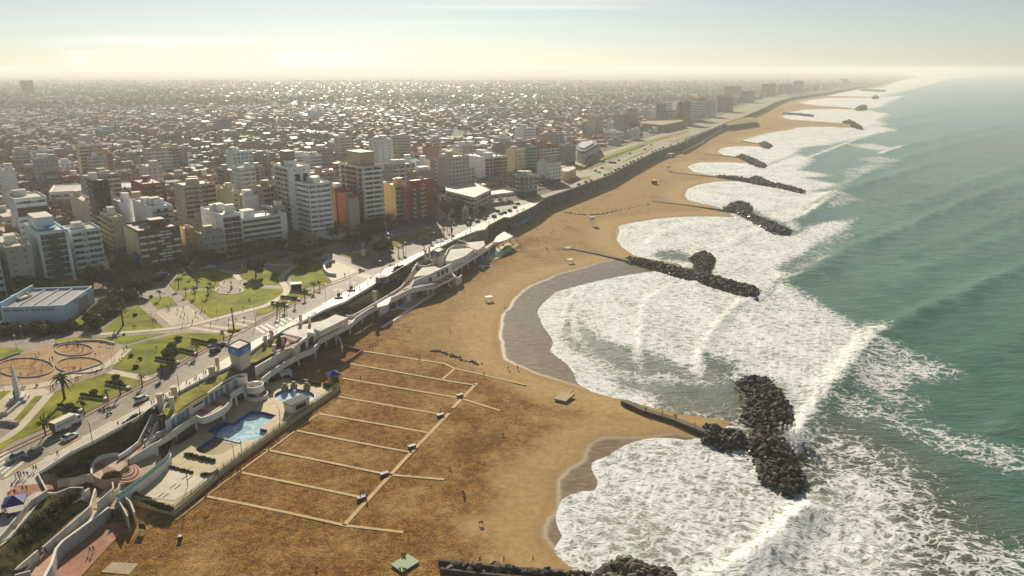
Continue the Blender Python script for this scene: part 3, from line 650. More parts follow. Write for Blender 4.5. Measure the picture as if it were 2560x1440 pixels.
sheet('plaza', q('D', 690, 150, 790, 55, 900, 90, 1030, 150, 1030, 200, 920, 230, 770, 280, 700, 220), G+.034, M_cream)
sheet('sports_court', q('C', 1560, 560, 1880, 500, 2040, 640, 1720, 692), G+.04, mat('court_concrete', (.5, .4, .28), .8, .1, .5))
for pts in [q('C', 1560, 560, 1880, 500, 2040, 640, 1720, 692, 1560, 560), q('C', 1640, 628, 1960, 565)]: line('court_line', pts, .3, G+.05, M_line)
M_psand = mat('playground_sand', (.40, .225, .09), .95, .2, .25)
sheet('playground_floor', q('C', -200, 1050, 200, 985, 290, 940, 560, 855, 900, 845, 1140, 882, 1230, 920, 1200, 1000, 1080, 1080, 900, 1200, 600, 1262, 0, 1285, -200, 1250), G+.04, mat('playground_paving', (.42, .27, .14), .9, .15, .3))
def ring(name, cx, cy, rx, ry, wd, h, m, fill=None, zone='C'):
    pts = [q(zone, cx+rx*math.cos(a), cy+ry*math.sin(a))[0] for a in np.linspace(0, 2*math.pi, 41)]
    w = [p[:2] for p in PP(pts, G)]; b = MB(); b.wall(w, G, G+h, wd); o = b.build(name, m); struct(o)
    if fill: sheet(fill[0], w[:-1], G+fill[2], fill[1], False)
ring('playground_kerb', 742, 940, 188, 60, .45, .4, M_conc, ('playground_pit', M_psand, .055))
ring('playground_kerb', 260, 1120, 280, 96, .45, .4, M_conc, ('playground_pit', M_psand, .055))
ring('playground_kerb', 802, 1097, 240, 80, .45, .4, M_conc, ('playground_pit', M_psand, .055))
ring('circle_kerb', 2350, 280, 148, 42, .7, .2, M_cream, ('circle_paving', M_pink, .125)); ring('circle_kerb', 2295, 345, 138, 38, .7, .25, M_cream, ('circle_paving', M_pink, .13))
# low park walls
def thing_wall(pts, z0, z1, th, m, label, name='low_wall', cat='wall', sm=3, zl=G, top=None):
    w = [p[:2] for p in PP(pts, zl)]
    if sm: w = smooth_curve(w, sm)
    b = MB(); b.wall(w, z0, z1, th, 0); o = b.at((*w[0][:2], z0 if not isinstance(z0, list) else z0[0]), name, m)
    return tag(o, label, cat)
thing_wall(q('C', 540, 895, 760, 858, 1000, 852, 1150, 885), G, G+.7, .5, M_white2, 'curved pale bench wall behind the playground with people sitting on it')
thing_wall(q('C', 0, 1048, 110, 1005, 200, 975), G, G+.6, .5, M_conc, 'low grey wall edging the dark lawn left of the playground')
thing_wall(q('C', 610, 1190, 830, 1140, 1000, 1085), G, G+.5, 1.2, M_conc, 'long grey raised kerb beside the flagpoles at the playground edge')
thing_wall(q('E', 0, 555, 80, 545, 240, 410, 290, 375), G, G+.9, .5, M_white2, 'stepped pale wall round the foot of the obelisk', sm=0)
thing_wall(q('E', -40, 640, 90, 640, 180, 655), G, G+1.2, 1.0, M_conc, 'grey retaining wall below the monument plaza', sm=0)
thing_wall(q('D', 790, 60, 730, 62, 685, 100, 690, 150, 730, 190, 800, 200), G, G+1.5, .9, M_white, 'white curved wall round the small corner plaza by the crossing')

# ------------------------------------------------------------------ sea wall, banks
t = NT('seawall_stone'); ps = t.pos(); n1 = t.noise(.25, 6, .7, ps); n2 = t.noise(.03, 4, .6, ps); n3 = t.noise(.07, 2, .5, t.vmap(ps, (0, 0, 0), (1, 1, 1.6)))
stone = t.mix(t.step(n1, .35, .65), (.05, .045, .04), (.15, .125, .1))
paint = t.mix(t.step(n3, .3, .7), (.05, .11, .2), (.2, .3, .36))
t.bsdf(t.mix(t.math('MULTIPLY', t.step(n2, .56, .6), .75), stone, paint), .9, .2, t.bump(n1, .6, .2))
M_sw = t.m
i0 = BLUFF.index((1220, 567))
wl = BLUFFW[i0:]
b = MB(); b.wall(wl[:-6], -1.5, 10.0, .9, 0); sw = empty('sea_wall', (*wl[0], 0), 0, 'long dark stone sea wall with faded murals below the coast boulevard', 'sea wall')
def attach(mb, name, m, root):
    o = mb.build(name, m, root); o.location = tuple(-x for x in root.location); return o
def attach_r(mb, name, m, root):
    """mesh given in world metres, root may be turned"""
    o = mb.build(name, m, root); o.matrix_parent_inverse = root.matrix_basis.inverted(); return o
attach(b, 'wall', M_sw, sw)
b = MB(); b.wall(wl[:-6], 10.0, 10.95, .35, 0); attach(b, 'parapet', mat('parapet_stone', (.30, .26, .20), .85, .2, .3), sw)
b = MB()   # painted blue mural with pale letters on the wall
a_, c2 = Vector(P(1282, 574, 2.5)), Vector(P(1318, 556, 2.5))
# concrete skirts and the lower road behind the promontory
sheet('lower_road', q('H', 1990, 540, 2120, 480, 2420, 330, 2440, 310, 2200, 400, 1960, 500), 4.0, M_as)
thing_wall(q('H', 2030, 560, 2150, 500, 2260, 430, 2440, 315), -1, 4.6, .6, M_conc, 'grey retaining wall of the lower beach road', zl=4.0, sm=2, name='retaining_wall')
M_bank = mat('planted_bank', (.04, .042, .012), .95, .55, .5, .1, tint=(.085, .08, .02), bump=1.0)
M_bankg = mat('grassy_bank', (.09, .10, .018), .95, .4, .5, .1, bump=.8)
M_rockb = mat('rock_face', (.1, .085, .065), .9, .45, .4, .2, bump=1.0)
def bank(name, quads, m):
    """sloping strips between two levels; each point is (px,py,z)"""
    b = MB()
    for qd in quads:
        v = [P(x, y, z) for x, y, z in qd]; b.add(v, [tuple(range(len(v)))])
    return struct(b.build(name, m))
# ------------------------------------------------------------------ groynes
M_rock = [mat('armour_rock', (.055, .047, .04), .8, .5, .5, .35, bump=.5), mat('brown_rock', (.17, .125, .085), .85, .35, .5, .3, bump=.4), mat('wet_rock', (.022, .02, .018), .35, .4, .6, .5, bump=.4)]
def rock_mesh(sd_, m):
    r = random.Random(sd_); b = MB()
    b.ball((0, 0, 0), 1, 0, 7, 5)
    vs = []
    pl = [(Vector((r.gauss(0, 1), r.gauss(0, 1), r.gauss(0, .8))).normalized(), r.uniform(.38, .66)) for _ in range(8)]
    for v in b.v:
        p = Vector(v)
        for n_, d in pl:
            k = p.dot(n_)
            if k > d: p -= n_*(k-d)
        vs.append((p.x*1.45, p.y*1.2, p.z*.8))
    b.v = vs; b.sm = [False]*len(b.f)
    return b.mesh('boulder', m)
ROCKS = [[rock_mesh(10*j+i, M_rock[j]) for i in range(5)] for j in range(3)]
def rocks(root, poly, top, size, seed, nbig=100, base=-.6, light=.3):
    """armour stones heaped inside the polygon (world xy): the biggest as boulder parts, the rest as one heap"""
    r = random.Random(seed); n = len(poly)
    xs = [p[0] for p in poly]; ys = [p[1] for p in poly]; out = []
    A = max(xs)-min(xs), max(ys)-min(ys)
    N = int(A[0]*A[1]/(size*size)*1.15)
    cx = np.array([r.uniform(min(xs), max(xs)) for _ in range(N)]); cy = np.array([r.uniform(min(ys), max(ys)) for _ in range(N)])
    d = sdist(cx, cy, poly); dm = max(1, d.max())
    for x, y, dd in zip(cx, cy, d):
        if dd < -.6 + r.uniform(-1.2, .4): continue
        h = base+(top-base)*min(1, (max(dd, 0)/dm*1.7))**.62+r.uniform(-.5, .35)
        s_ = size*r.uniform(.42, .85)*(1.1 if dd > 1 else .8)
        out.append((s_, x, y, h))
    out.sort(reverse=True)
    def place(k):
        s_, x, y, h = out[k]
        j = 2 if h < .7 and r.random() < .75 else (1 if r.random() < light else 0)
        return s_, x, y, h, j
    big = out[:nbig]
    ox, oy, oz = root.location
    for k in range(len(big)):
        s_, x, y, h, j = place(k)
        o = inst('boulder', ROCKS[j][r.randrange(5)], root, (x-ox, y-oy, h-oz)); o.rotation_euler = (r.uniform(-.5, .5), r.uniform(-.5, .5), r.uniform(0, 6.3)); o.scale = (s_, s_, s_)
    if len(out) > nbig:
        V_ = []; F_ = []; MI = []; k0 = 0
        for k in range(nbig, len(out)):
            s_, x, y, h, j = place(k); me_ = ROCKS[j][r.randrange(5)]
            M_ = Matrix.Translation((x-ox, y-oy, h-oz)) @ Matrix.Rotation(r.uniform(0, 6.3), 4, 'Z') @ Matrix.Rotation(r.uniform(-.5, .5), 4, 'X') @ Matrix.Scale(s_, 4)
            V_ += [tuple(M_ @ v.co) for v in me_.vertices]
            for pg in me_.polygons: F_.append(tuple(k0+i for i in pg.vertices)); MI.append(j)
            k0 += len(me_.vertices)
        b = MB(); b.v = V_; b.f = F_; b.m = MI; b.sm = [False]*len(F_)
        o = b.build('rock_heap', M_rock, root); stuff(o)
    return out
def groyne(label, polys, top, size, seed, nbig=60, zl=0, walk=None, light=.3):
    p0 = P(*polys[0][0], zl)
    root = empty('rock_groyne', (p0[0], p0[1], 0), 0, label, 'groyne', 'rock groynes along the beach')
    for i, pl in enumerate(polys):
        w = [p[:2] for p in PP(pl, zl)]
        # rubble core under the stones
        cxy = (sum(a for a, _ in w)/len(w), sum(c for _, c in w)/len(w))
        inner = [(cxy[0]+(a-cxy[0])*.9, cxy[1]+(c-cxy[1])*.9) for a, c in w]
        b = MB(); b.prism(inner, -1.5, top*.25, 0); attach(b, 'rubble_core', M_rock[0], root)
        rocks(root, w, top if not isinstance(top, list) else top[i], size, seed+i, nbig//len(polys), light=light)
    for pts, wd, z in (walk or []):
        w = [p[:2] for p in PP(pts, z)]
        b = MB(); b.wall(w, -1, z, wd, 0); attach(b, 'walkway', mat('groyne_concrete', (.15, .115, .075), .85, .3, .5), root)
    return root
def ribbon(pts, w0, w1):
    """px polygon round a polyline, half width in px"""
    L = []; Rr = []; n = len(pts)
    for i, p in enumerate(pts):
        a = pts[max(0, i-1)]; c = pts[min(n-1, i+1)]; dx, dy = c[0]-a[0], c[1]-a[1]; l_ = math.hypot(dx, dy)
        h = w0+(w1-w0)*i/(n-1); L.append((p[0]-dy/l_*h, p[1]+dx/l_*h)); Rr.append((p[0]+dy/l_*h, p[1]-dx/l_*h))
    return L+Rr[::-1]
g1 = groyne('large dark T-shaped rock groyne struck by a breaking wave in front', [q('K', 330, 190, 420, 145, 560, 155, 650, 230, 725, 330, 740, 430, 700, 490, 725, 600, 765, 700, 822, 800, 812, 880, 745, 925, 640, 900, 540, 850, 490, 790, 470, 700, 440, 640, 420, 560, 470, 470, 385, 430, 392, 300, 375, 225), q('K', 140, 450, 280, 480, 430, 520, 450, 600, 280, 620, 130, 560)], 2.4, 1.3, 3, 100, 1.2, light=.25)
w = [p[:2] for p in PP([(1560, 998), (1612, 1022), (1680, 1042), (1752, 1070), (1790, 1085)], 1.6)]
b = MB(); b.wall(w, -1, 1.25, 2.6); attach(b, 'walkway', mat('groyne_concrete', (.15, .115, .075), .85, .3, .5), g1)
b = MB(); b.wall([(x-1.1, y-1.1) for x, y in w], 0, 1.7, .35); attach(b, 'side_wall', mat('jetty_wall', (.10, .085, .065), .9, .3, .5), g1)
g2 = groyne('long dark rock groyne with a square rock knob near its sea end', [ribbon([(1560, 648), (1640, 664), (1740, 690), (1820, 712), (1900, 736)], 8, 15), [(1722, 644), (1738, 632), (1768, 630), (1790, 642), (1786, 660), (1776, 678), (1778, 704), (1718, 692), (1736, 664)]], 2.4, 1.35, 11, 80, 1.0, [([(1430, 620), (1500, 634), (1580, 652)], 3.0, 1.6)], .25)
groyne('rock groyne with a hooked outer end, third one along the beach', [[(1826, 508), (1850, 503), (1880, 512), (1878, 530), (1905, 545), (1940, 556), (1977, 574), (1972, 586), (1930, 582), (1880, 552), (1845, 532), (1800, 524)]], 2.4, 2.0, 17, 60, 1.0, [([(1630, 502), (1720, 512), (1810, 524)], 2.4, 1.5)], .2)
groyne('straight dark rock groyne with a low hump, fourth along the beach', [ribbon([(1790, 441), (1850, 448), (1910, 459), (1960, 467), (2012, 480)], 3, 4), [(1868, 448), (1880, 442), (1905, 444), (1930, 456), (1900, 460)]], 2.4, 2.0, 23, 50, 1.0, [([(1675, 430), (1735, 436), (1800, 442)], 2.2, 1.5)], .2)
groyne('short rock groyne with a thick brown head, fifth along the beach', [[(1838, 390), (1855, 386), (1880, 394), (1900, 402), (1918, 412), (1910, 419), (1885, 414), (1865, 404)]], 2.4, 2.0, 29, 40, 1.0, [([(1760, 384), (1840, 392)], 2.2, 1.4)], .45)
groyne('small rock groyne with a rounded end, sixth along the beach', [[(1895, 358), (1915, 354), (1933, 364), (1922, 371), (1905, 368)]], 2.4, 2.0, 31, 30, 1.0, [([(1855, 352), (1905, 360)], 2.2, 1.4)], .45)
groyne('two low rock mounds at the tip of a sand spit', [[(2104, 307), (2120, 302), (2145, 311), (2135, 316)], [(2128, 316), (2150, 315), (2156, 323), (2140, 322)]], 3.8, 3.8, 37, 30, 1.0, None, .5)
groyne('distant rock mound at the end of a thin sand bar', [[(2138, 272), (2150, 266), (2167, 267), (2165, 274), (2145, 277)]], 5, 4.5, 41, 20, 1.0, [([(1960, 265), (2050, 268), (2142, 273)], 5, 1.2)], .4)
groyne('thin short rock line in the surf beyond the sand spit', [ribbon([(1955, 284), (1990, 286), (2033, 290)], 1.0, 1.5)], 2.2, 4, 43, 20, 1.0, None, .2)
groyne('farthest tiny rock mound off the hazy coast', [[(2180, 245), (2190, 241), (2196, 245), (2188, 248)]], 5, 6, 47, 10, 1.0, [([(2070, 240), (2185, 245)], 6, 1.0)], .3)
groyne('low hazy rock strip in the far white surf', [ribbon([(2150, 226), (2200, 228), (2213, 227)], .8, 1.2)], 4, 7, 53, 10, 1.0, None, .3)
g0 = groyne('brown rock groyne cut by the bottom edge of the photo', [q('L', 1760, 1300, 1800, 1220, 1880, 1165, 1990, 1125, 2080, 1118, 2190, 1175, 2330, 1190, 2420, 1260, 2480, 1360, 2300, 1480, 1800, 1480)], 2.2, 1.45, 59, 100, 1.5, None, .8)
for pts in (q('L', 790, 1180, 1000, 1205, 1300, 1232, 1790, 1265), q('L', 800, 1235, 1000, 1262, 1300, 1290, 1800, 1330)):
    w = [p[:2] for p in PP(pts, 1.6)]; b = MB(); b.wall(w, 0, 2.0, .6); attach(b, 'side_wall', mat('jetty_wall', (.10, .085, .065), .9, .3, .5), g0)
w = [p[:2] for p in PP(q('L', 800, 1240, 860, 1195, 1300, 1238, 1790, 1270, 1800, 1330, 1300, 1290), 1.0)]
rocks(g0, w, 1.9, 1.6, 61, 40, base=.8, light=.75)
b = MB(); b.prism(w, .5, 1.25); attach(b, 'rubble_core', M_rock[0], g0)
# a line of loose stones on the sand, and the far one
def stone_line(pts, n, label, sz):
    w = [Vector(P(x, y, 1)[:2]) for x, y in pts]; root = empty('stone_line', (*w[0], 1), 0, label, 'stone line'); r = random.Random(n)
    for k in range(n):
        t_ = k/(n-1)*(len(w)-1.001); i = int(t_); p = w[i].lerp(w[i+1], t_-i)
        o = inst('boulder', ROCKS[1 if r.random() < .7 else 0][r.randrange(5)], root, (p.x-w[0].x+r.uniform(-.7, .7), p.y-w[0].y+r.uniform(-.9, .9), .1), r.uniform(0, 6), sz*r.uniform(.5, 1.1))
stone_line(q('D', 1760, 950, 1850, 955, 1980, 1000, 2100, 1050, 2240, 1080), 42, 'crooked line of loose pale stones between dry sand and the wet bay', .8)
stone_line(q('H', 860, 1168, 1050, 1190, 1230, 1182, 1350, 1150, 1690, 1085), 40, 'long row of dark stones on the sand below the sea wall', 1.0)

# white water thrown up against the groyne
M_spray = mat('spray', (.85, .85, .84), .9, .05, .5)
r = random.Random(4); b = MB(); c = P(1985, 1085, 3)
for k in range(260):
    a = r.uniform(0, 6.28); rr = abs(r.gauss(0, 1)); z = 1+abs(r.gauss(0, 1.6))
    x, y = c[0]+r.gauss(0, 2.0), c[1]+r.gauss(0, 3.4)
    b.ball((x, y, z), r.uniform(.12, .75)/(1+.2*z), 0, 6, 4)
o = b.at((c[0], c[1], 0), 'wave_spray', M_spray); stuff(o)

# ------------------------------------------------------------------ boardwalks on the sand
BW = [[(860, 1313), (1010, 1150), (1122, 1033)], [(1132, 1020), (1192, 957)], [(515, 1240), (700, 1277), (863, 1313), (1008, 1330)], [(605, 1181), (760, 1213), (905, 1243)], [(660, 1123), (820, 1155), (970, 1186), (1110, 1198)], [(735, 1075), (880, 1103), (1030, 1131)], [(795, 1033), (1070, 1081)],
 [(845, 991), (1107, 1036)], [(855, 945), (1150, 995), (1250, 1026)], [(870, 908), (1150, 957), (1189, 962)], [(905, 877), (1010, 893), (1112, 909), (1135, 920), (1315, 962)], [(1137, 921), (1105, 949)], [(905, 882), (845, 932)], [(800, 1030), (700, 1105), (560, 1205), (440, 1300)]]
for i, p_ in enumerate(BW):
    line('boardwalk', p_, .6 if i > 12 else (1.15 if i < 2 else .9), 1.13, M_board, .15)
# ------------------------------------------------------------------ apartment blocks
COL = dict(white=(.80, .80, .79), cream=(.62, .53, .35), beige=(.46, .37, .26), brown=(.13, .085, .06), brick=(.27, .10, .045), gray=(.36, .345, .32), cool=(.60, .72, .74),
           yellow=(.64, .47, .21), dark=(.085, .075, .07), blue=(.40, .44, .47), green=(.20, .34, .22), tan=(.33, .25, .18), orange=(.40, .21, .11), pale=(.55, .5, .42), red=(.3, .08, .05))
def wmat(c): return mat('facade_'+c, COL[c], .8, .12, .25, .25)
t = NT('window_glass'); n_ = t.noise(.35, 2, .5, t.pos()); t.bsdf(t.mix(t.step(n_, .4, .6), (.012, .018, .022), (.05, .062, .068)), .12, .6); M_gl = t.m
t = NT('curtain_glass'); n_ = t.noise(.3, 2, .5, t.pos()); t.bsdf(t.mix(t.step(n_, .4, .6), (.02, .045, .05), (.06, .1, .11)), .1, .7); M_gl2 = t.m
M_fr = plain('window_frame', (.55, .54, .5), .6); M_frd = plain('dark_frame', (.12, .1, .09), .6)
M_shop = plain('shop_front', (.05, .045, .04), .4); M_tile = mat('roof_membrane', (.42, .36, .29), .6, .3, .3, .4); M_troof = mat('clay_tiles', (.31, .165, .105), .75, .25, .6)
M_roofw = mat('white_roof', (.55, .5, .42), .7, .25, .3, .3)
M_blind = plain('roller_blind', (.55, .52, .45), .7)
_c = {}
def cached(key, fn):
    if key not in _c: _c[key] = fn()
    return _c[key]
def m_window(w, h, fr, gl):
    def f():
        b = MB(); b.box(-w/2, w/2, -.05, .08, 0, h, 0); x0, x1 = -w/2+.12, w/2-.12
        b.box(x0, x1, -.075, -.03, .12, h-.12, 1); b.box(-.04, .04, -.1, -.05, .12, h-.12, 0)
        b.box(-w/2-.1, w/2+.1, -.16, .0, -.1, -.02, 0); return b.mesh('window', [fr, gl])
    return cached(('w', round(w, 2), round(h, 2), fr.name, gl.name), f)
def m_band(L, h, fr, gl, bay=1.6):
    def f():
        b = MB(); b.box(0, L, -.04, .08, 0, h, 1)
        n = max(1, int(L/bay))
        for i in range(n+1): x = i*L/n; b.box(max(0, x-.07), min(L, x+.07), -.09, -.045, 0.003, h-.003, 0)
        r_ = random.Random(int(L*100))
        for i in range(n):
            if r_.random() < .3: b.box(i*L/n+.1, (i+1)*L/n-.1, -.07, -.045, h*r_.uniform(.3, .7), h-.05, 2)
        return b.mesh('window_row', [fr, gl, M_blind])
    return cached(('b', round(L, 1), round(h, 2), fr.name, gl.name, bay), f)
def m_balc(L, dep, ph, m1, m2, n=0):
    def f():
        b = MB(); b.box(0, L, -dep, .1, 0, .2, 0); b.box(0, L, -dep, -dep+.1, .2, .2+ph, 1); b.box(0, .1, -dep+.1, 0, .2, .2+ph, 1); b.box(L-.1, L, -dep+.1, 0, .2, .2+ph, 1)
        for i in range(1, n): b.box(i*L/n-.08, i*L/n+.08, -dep+.12, 0, .2, 2.7, 0)
        return b.mesh('balcony', [m1, m2])
    return cached(('k', round(L, 1), dep, ph, m1.name, m2.name, n), f)
def face(root, side, L, d, H, style, o):
    """windows and balconies of one side; o: colours"""
    fh = o.get('fh', 2.85); g0 = o.get('g0', 4.0); n = max(1, int((H-g0-.6)/fh)); fh = (H-g0-.4)/n
    fr = o.get('fr', M_fr); gl = o.get('gl', M_gl); bm = o.get('bm', M_white); far_ = o.get('far', 0)
    def put(mesh, name, s, z, off=0.0, wd=0):
        if side == 'R': return inst(name, mesh, root, (s, -off, z), 0)
        return inst(name, mesh, root, (-off, d-s, z), -math.pi/2)
    if style == 'blind': return
    if style == 'few':
        for i in range(n):
            put(m_window(1.1, 1.0, fr, gl), 'window', L*.3, g0+i*fh+1.0)
            if L > 11: put(m_window(1.1, 1.0, fr, gl), 'window', L*.72, g0+i*fh+1.0)
        return
    if style == 'win':
        bay = o.get('bay', 3.2); k = max(1, int((L-.6)/bay)); lim = o.get('lim', 60)
        while k*n > lim and k > 2: k -= 1
        if far_ or k*n > 90: style = 'strip'
        else:
            ww = min(1.7, L/k*.62)
            for i in range(n):
                for j in range(k): put(m_window(ww, 1.45, fr, gl), 'window', (j+.5)*L/k, g0+i*fh+.85)
            return
    if style == 'strip':
        for i in range(n): put(m_band(L-1.0, 1.25, fr, gl), 'window_row', .5, g0+i*fh+1.1)
        return
    if style == 'panel':       # dark grid front with pale parapet panels under each window
        k = max(2, int(L/3.5))
        while k*n > 48: k -= 1
        pm = cached(('pn', round(L/k, 1), bm.name), lambda: _panel(L/k-.7, bm))
        for i in range(n):
            put(m_band(L-.8, 1.5, M_frd, gl, L/k), 'window_row', .4, g0+i*fh+1.05)
            for j in range(k):
                if (i*7+j*3+int(L)) % 5: put(pm, 'parapet_panel', j*L/k+.35, g0+i*fh+.05)
        return
    if style in ('balc', 'balcs', 'gbalc'):
        dep = 1.3
        for i in range(n):
            put(m_band(L-.8, 2.1, fr, gl, 1.9), 'window_row', .4, g0+i*fh+.22)
            if style == 'balcs':
                k = max(2, int(L/6))
                for j in range(k): put(m_balc(L/k-1.3, dep, .95, bm, bm), 'balcony', j*L/k+.65, g0+i*fh-.02)
            else:
                put(m_balc(L-.4, dep, .55 if style == 'gbalc' else .95, bm, M_gl2 if style == 'gbalc' else bm, max(2, int(L/5))), 'balcony', .2, g0+i*fh-.02)
        return
    if style == 'curtain':
        for i in range(n): put(m_band(L-.6, fh-.5, fr, M_gl2, 1.5), 'window_row', .3, g0+i*fh+.35)
        return
def _panel(w, m):
    b = MB(); b.box(0, w, -.45, .05, 0, 1.0, 0); return b.mesh('parapet_panel', [m])
FOOT = []
LANDMARK = []
def block(label, xc, yb, yt, xl, xr, c, sR='win', sL='few', az=48, cat='apartment block', d=None, w=None, o=None, huts=1, name='apartment_block', c2=None, roofm=None, group='apartment blocks of the seaside town', shop=True, par=.9, share=False):
    o = dict(o or {})
    bx, by, _ = P(xc, yb, G); H = z_at(bx, by, yt)-G
    a = R(az); dr = (math.sin(a), math.cos(a)); dl = (-dr[1], dr[0]); f0 = by*CP-(G-CH)*SP
    def solve(px, dv):
        u = (px-1280)/FP; den = dv[0]-u*dv[1]*CP
        return (u*f0-bx)/den
    if w is None: w = max(5, min(60, solve(xr, dr)))
    if d is None: d = max(6, min(34, solve(xl, dl))) if xl is not None else 14
    rz = math.atan2(dr[1], dr[0])
    root = empty(name, (bx, by, G), rz, label, cat, group, share); LANDMARK.append((label, bx, by, H))
    FOOT.append([(bx+dr[0]*p_+dl[0]*q_, by+dr[1]*p_+dl[1]*q_) for p_, q_ in ((0, 0), (w, 0), (w, d), (0, d))])
    far_ = by > 820; o['far'] = far_
    r = random.Random(int(xc*7+yt)); wm_ = wmat(c); rm = roofm or (M_roofw if r.random() < .5 else M_tile)
    b = MB(); b.box(0, w, 0, d, 0, H-.35, 0)
    for x0, x1, y0, y1 in ((0, w, 0, .3), (0, w, d-.3, d), (0, .3, .3, d-.3), (w-.3, w, .3, d-.3)): b.box(x0, x1, y0, y1, H-.35, H-.35+par, 0)
    b.build('wall', wm_, root)
    b = MB(); b.box(.32, w-.32, .32, d-.32, H-.33, H-.2, 0); b.build('roof', rm, root)
    if c2:
        b = MB(); b.box(-.02, -.004, .01, d-.01, .02, H-.4, 0); b.box(-.02, w*.0+.0, -.02, -.005, 0, .01, 0); b.build('side_wall', wmat(c2), root)
    if shop and not far_:
        b = MB(); b.box(.5, w-.5, -.06, .1, .15, 3.0, 0); b.box(-.06, .1, .5, d-.5, .15, 3.0, 0); b.build('shop_front', M_shop, root)
        b = MB(); b.box(-.3, w+.3, -1.3, -.02, 3.2, 3.5, 0); b.build('awning_slab', wm_, root)
    face(root, 'R', w, d, H, sR, o); face(root, 'L', d, d, H, sL, {**o, **o.get('L', {})})
    for k in range(huts):
        hw, hd, hh = r.uniform(3, min(8, w*.5)), r.uniform(3, min(7, d*.6)), r.uniform(2.4, 4.5)
        x0, y0 = r.uniform(.8, max(.9, w-hw-.8)), r.uniform(.8, max(.9, d-hd-.8))
        b = MB(); b.box(x0, x0+hw, y0, y0+hd, H-.2, H+hh, 0, 1); b.box(x0-.2, x0+hw+.2, y0-.2, y0+hd+.2, H+hh, H+hh+.2, 0, 1); b.build('stair_tower', [wm_ if r.random() < .6 else M_white, rm], root)
    if not far_:
        for k in range(r.randint(1, 3)):
            x0, y0 = r.uniform(1, w-1.5), r.uniform(1, d-1.5); b = MB()
            if r.random() < .5: b.tube([(x0, y0, H-.2), (x0, y0, H+1.6)], .7, 8); b.build('water_tank', M_white2, root)
            else: b.box(x0, x0+.6, y0, y0+.6, H-.2, H+1.5, 0); b.build('chimney', wmat('brick'), root)
    return root, w, d, H
AC = dict
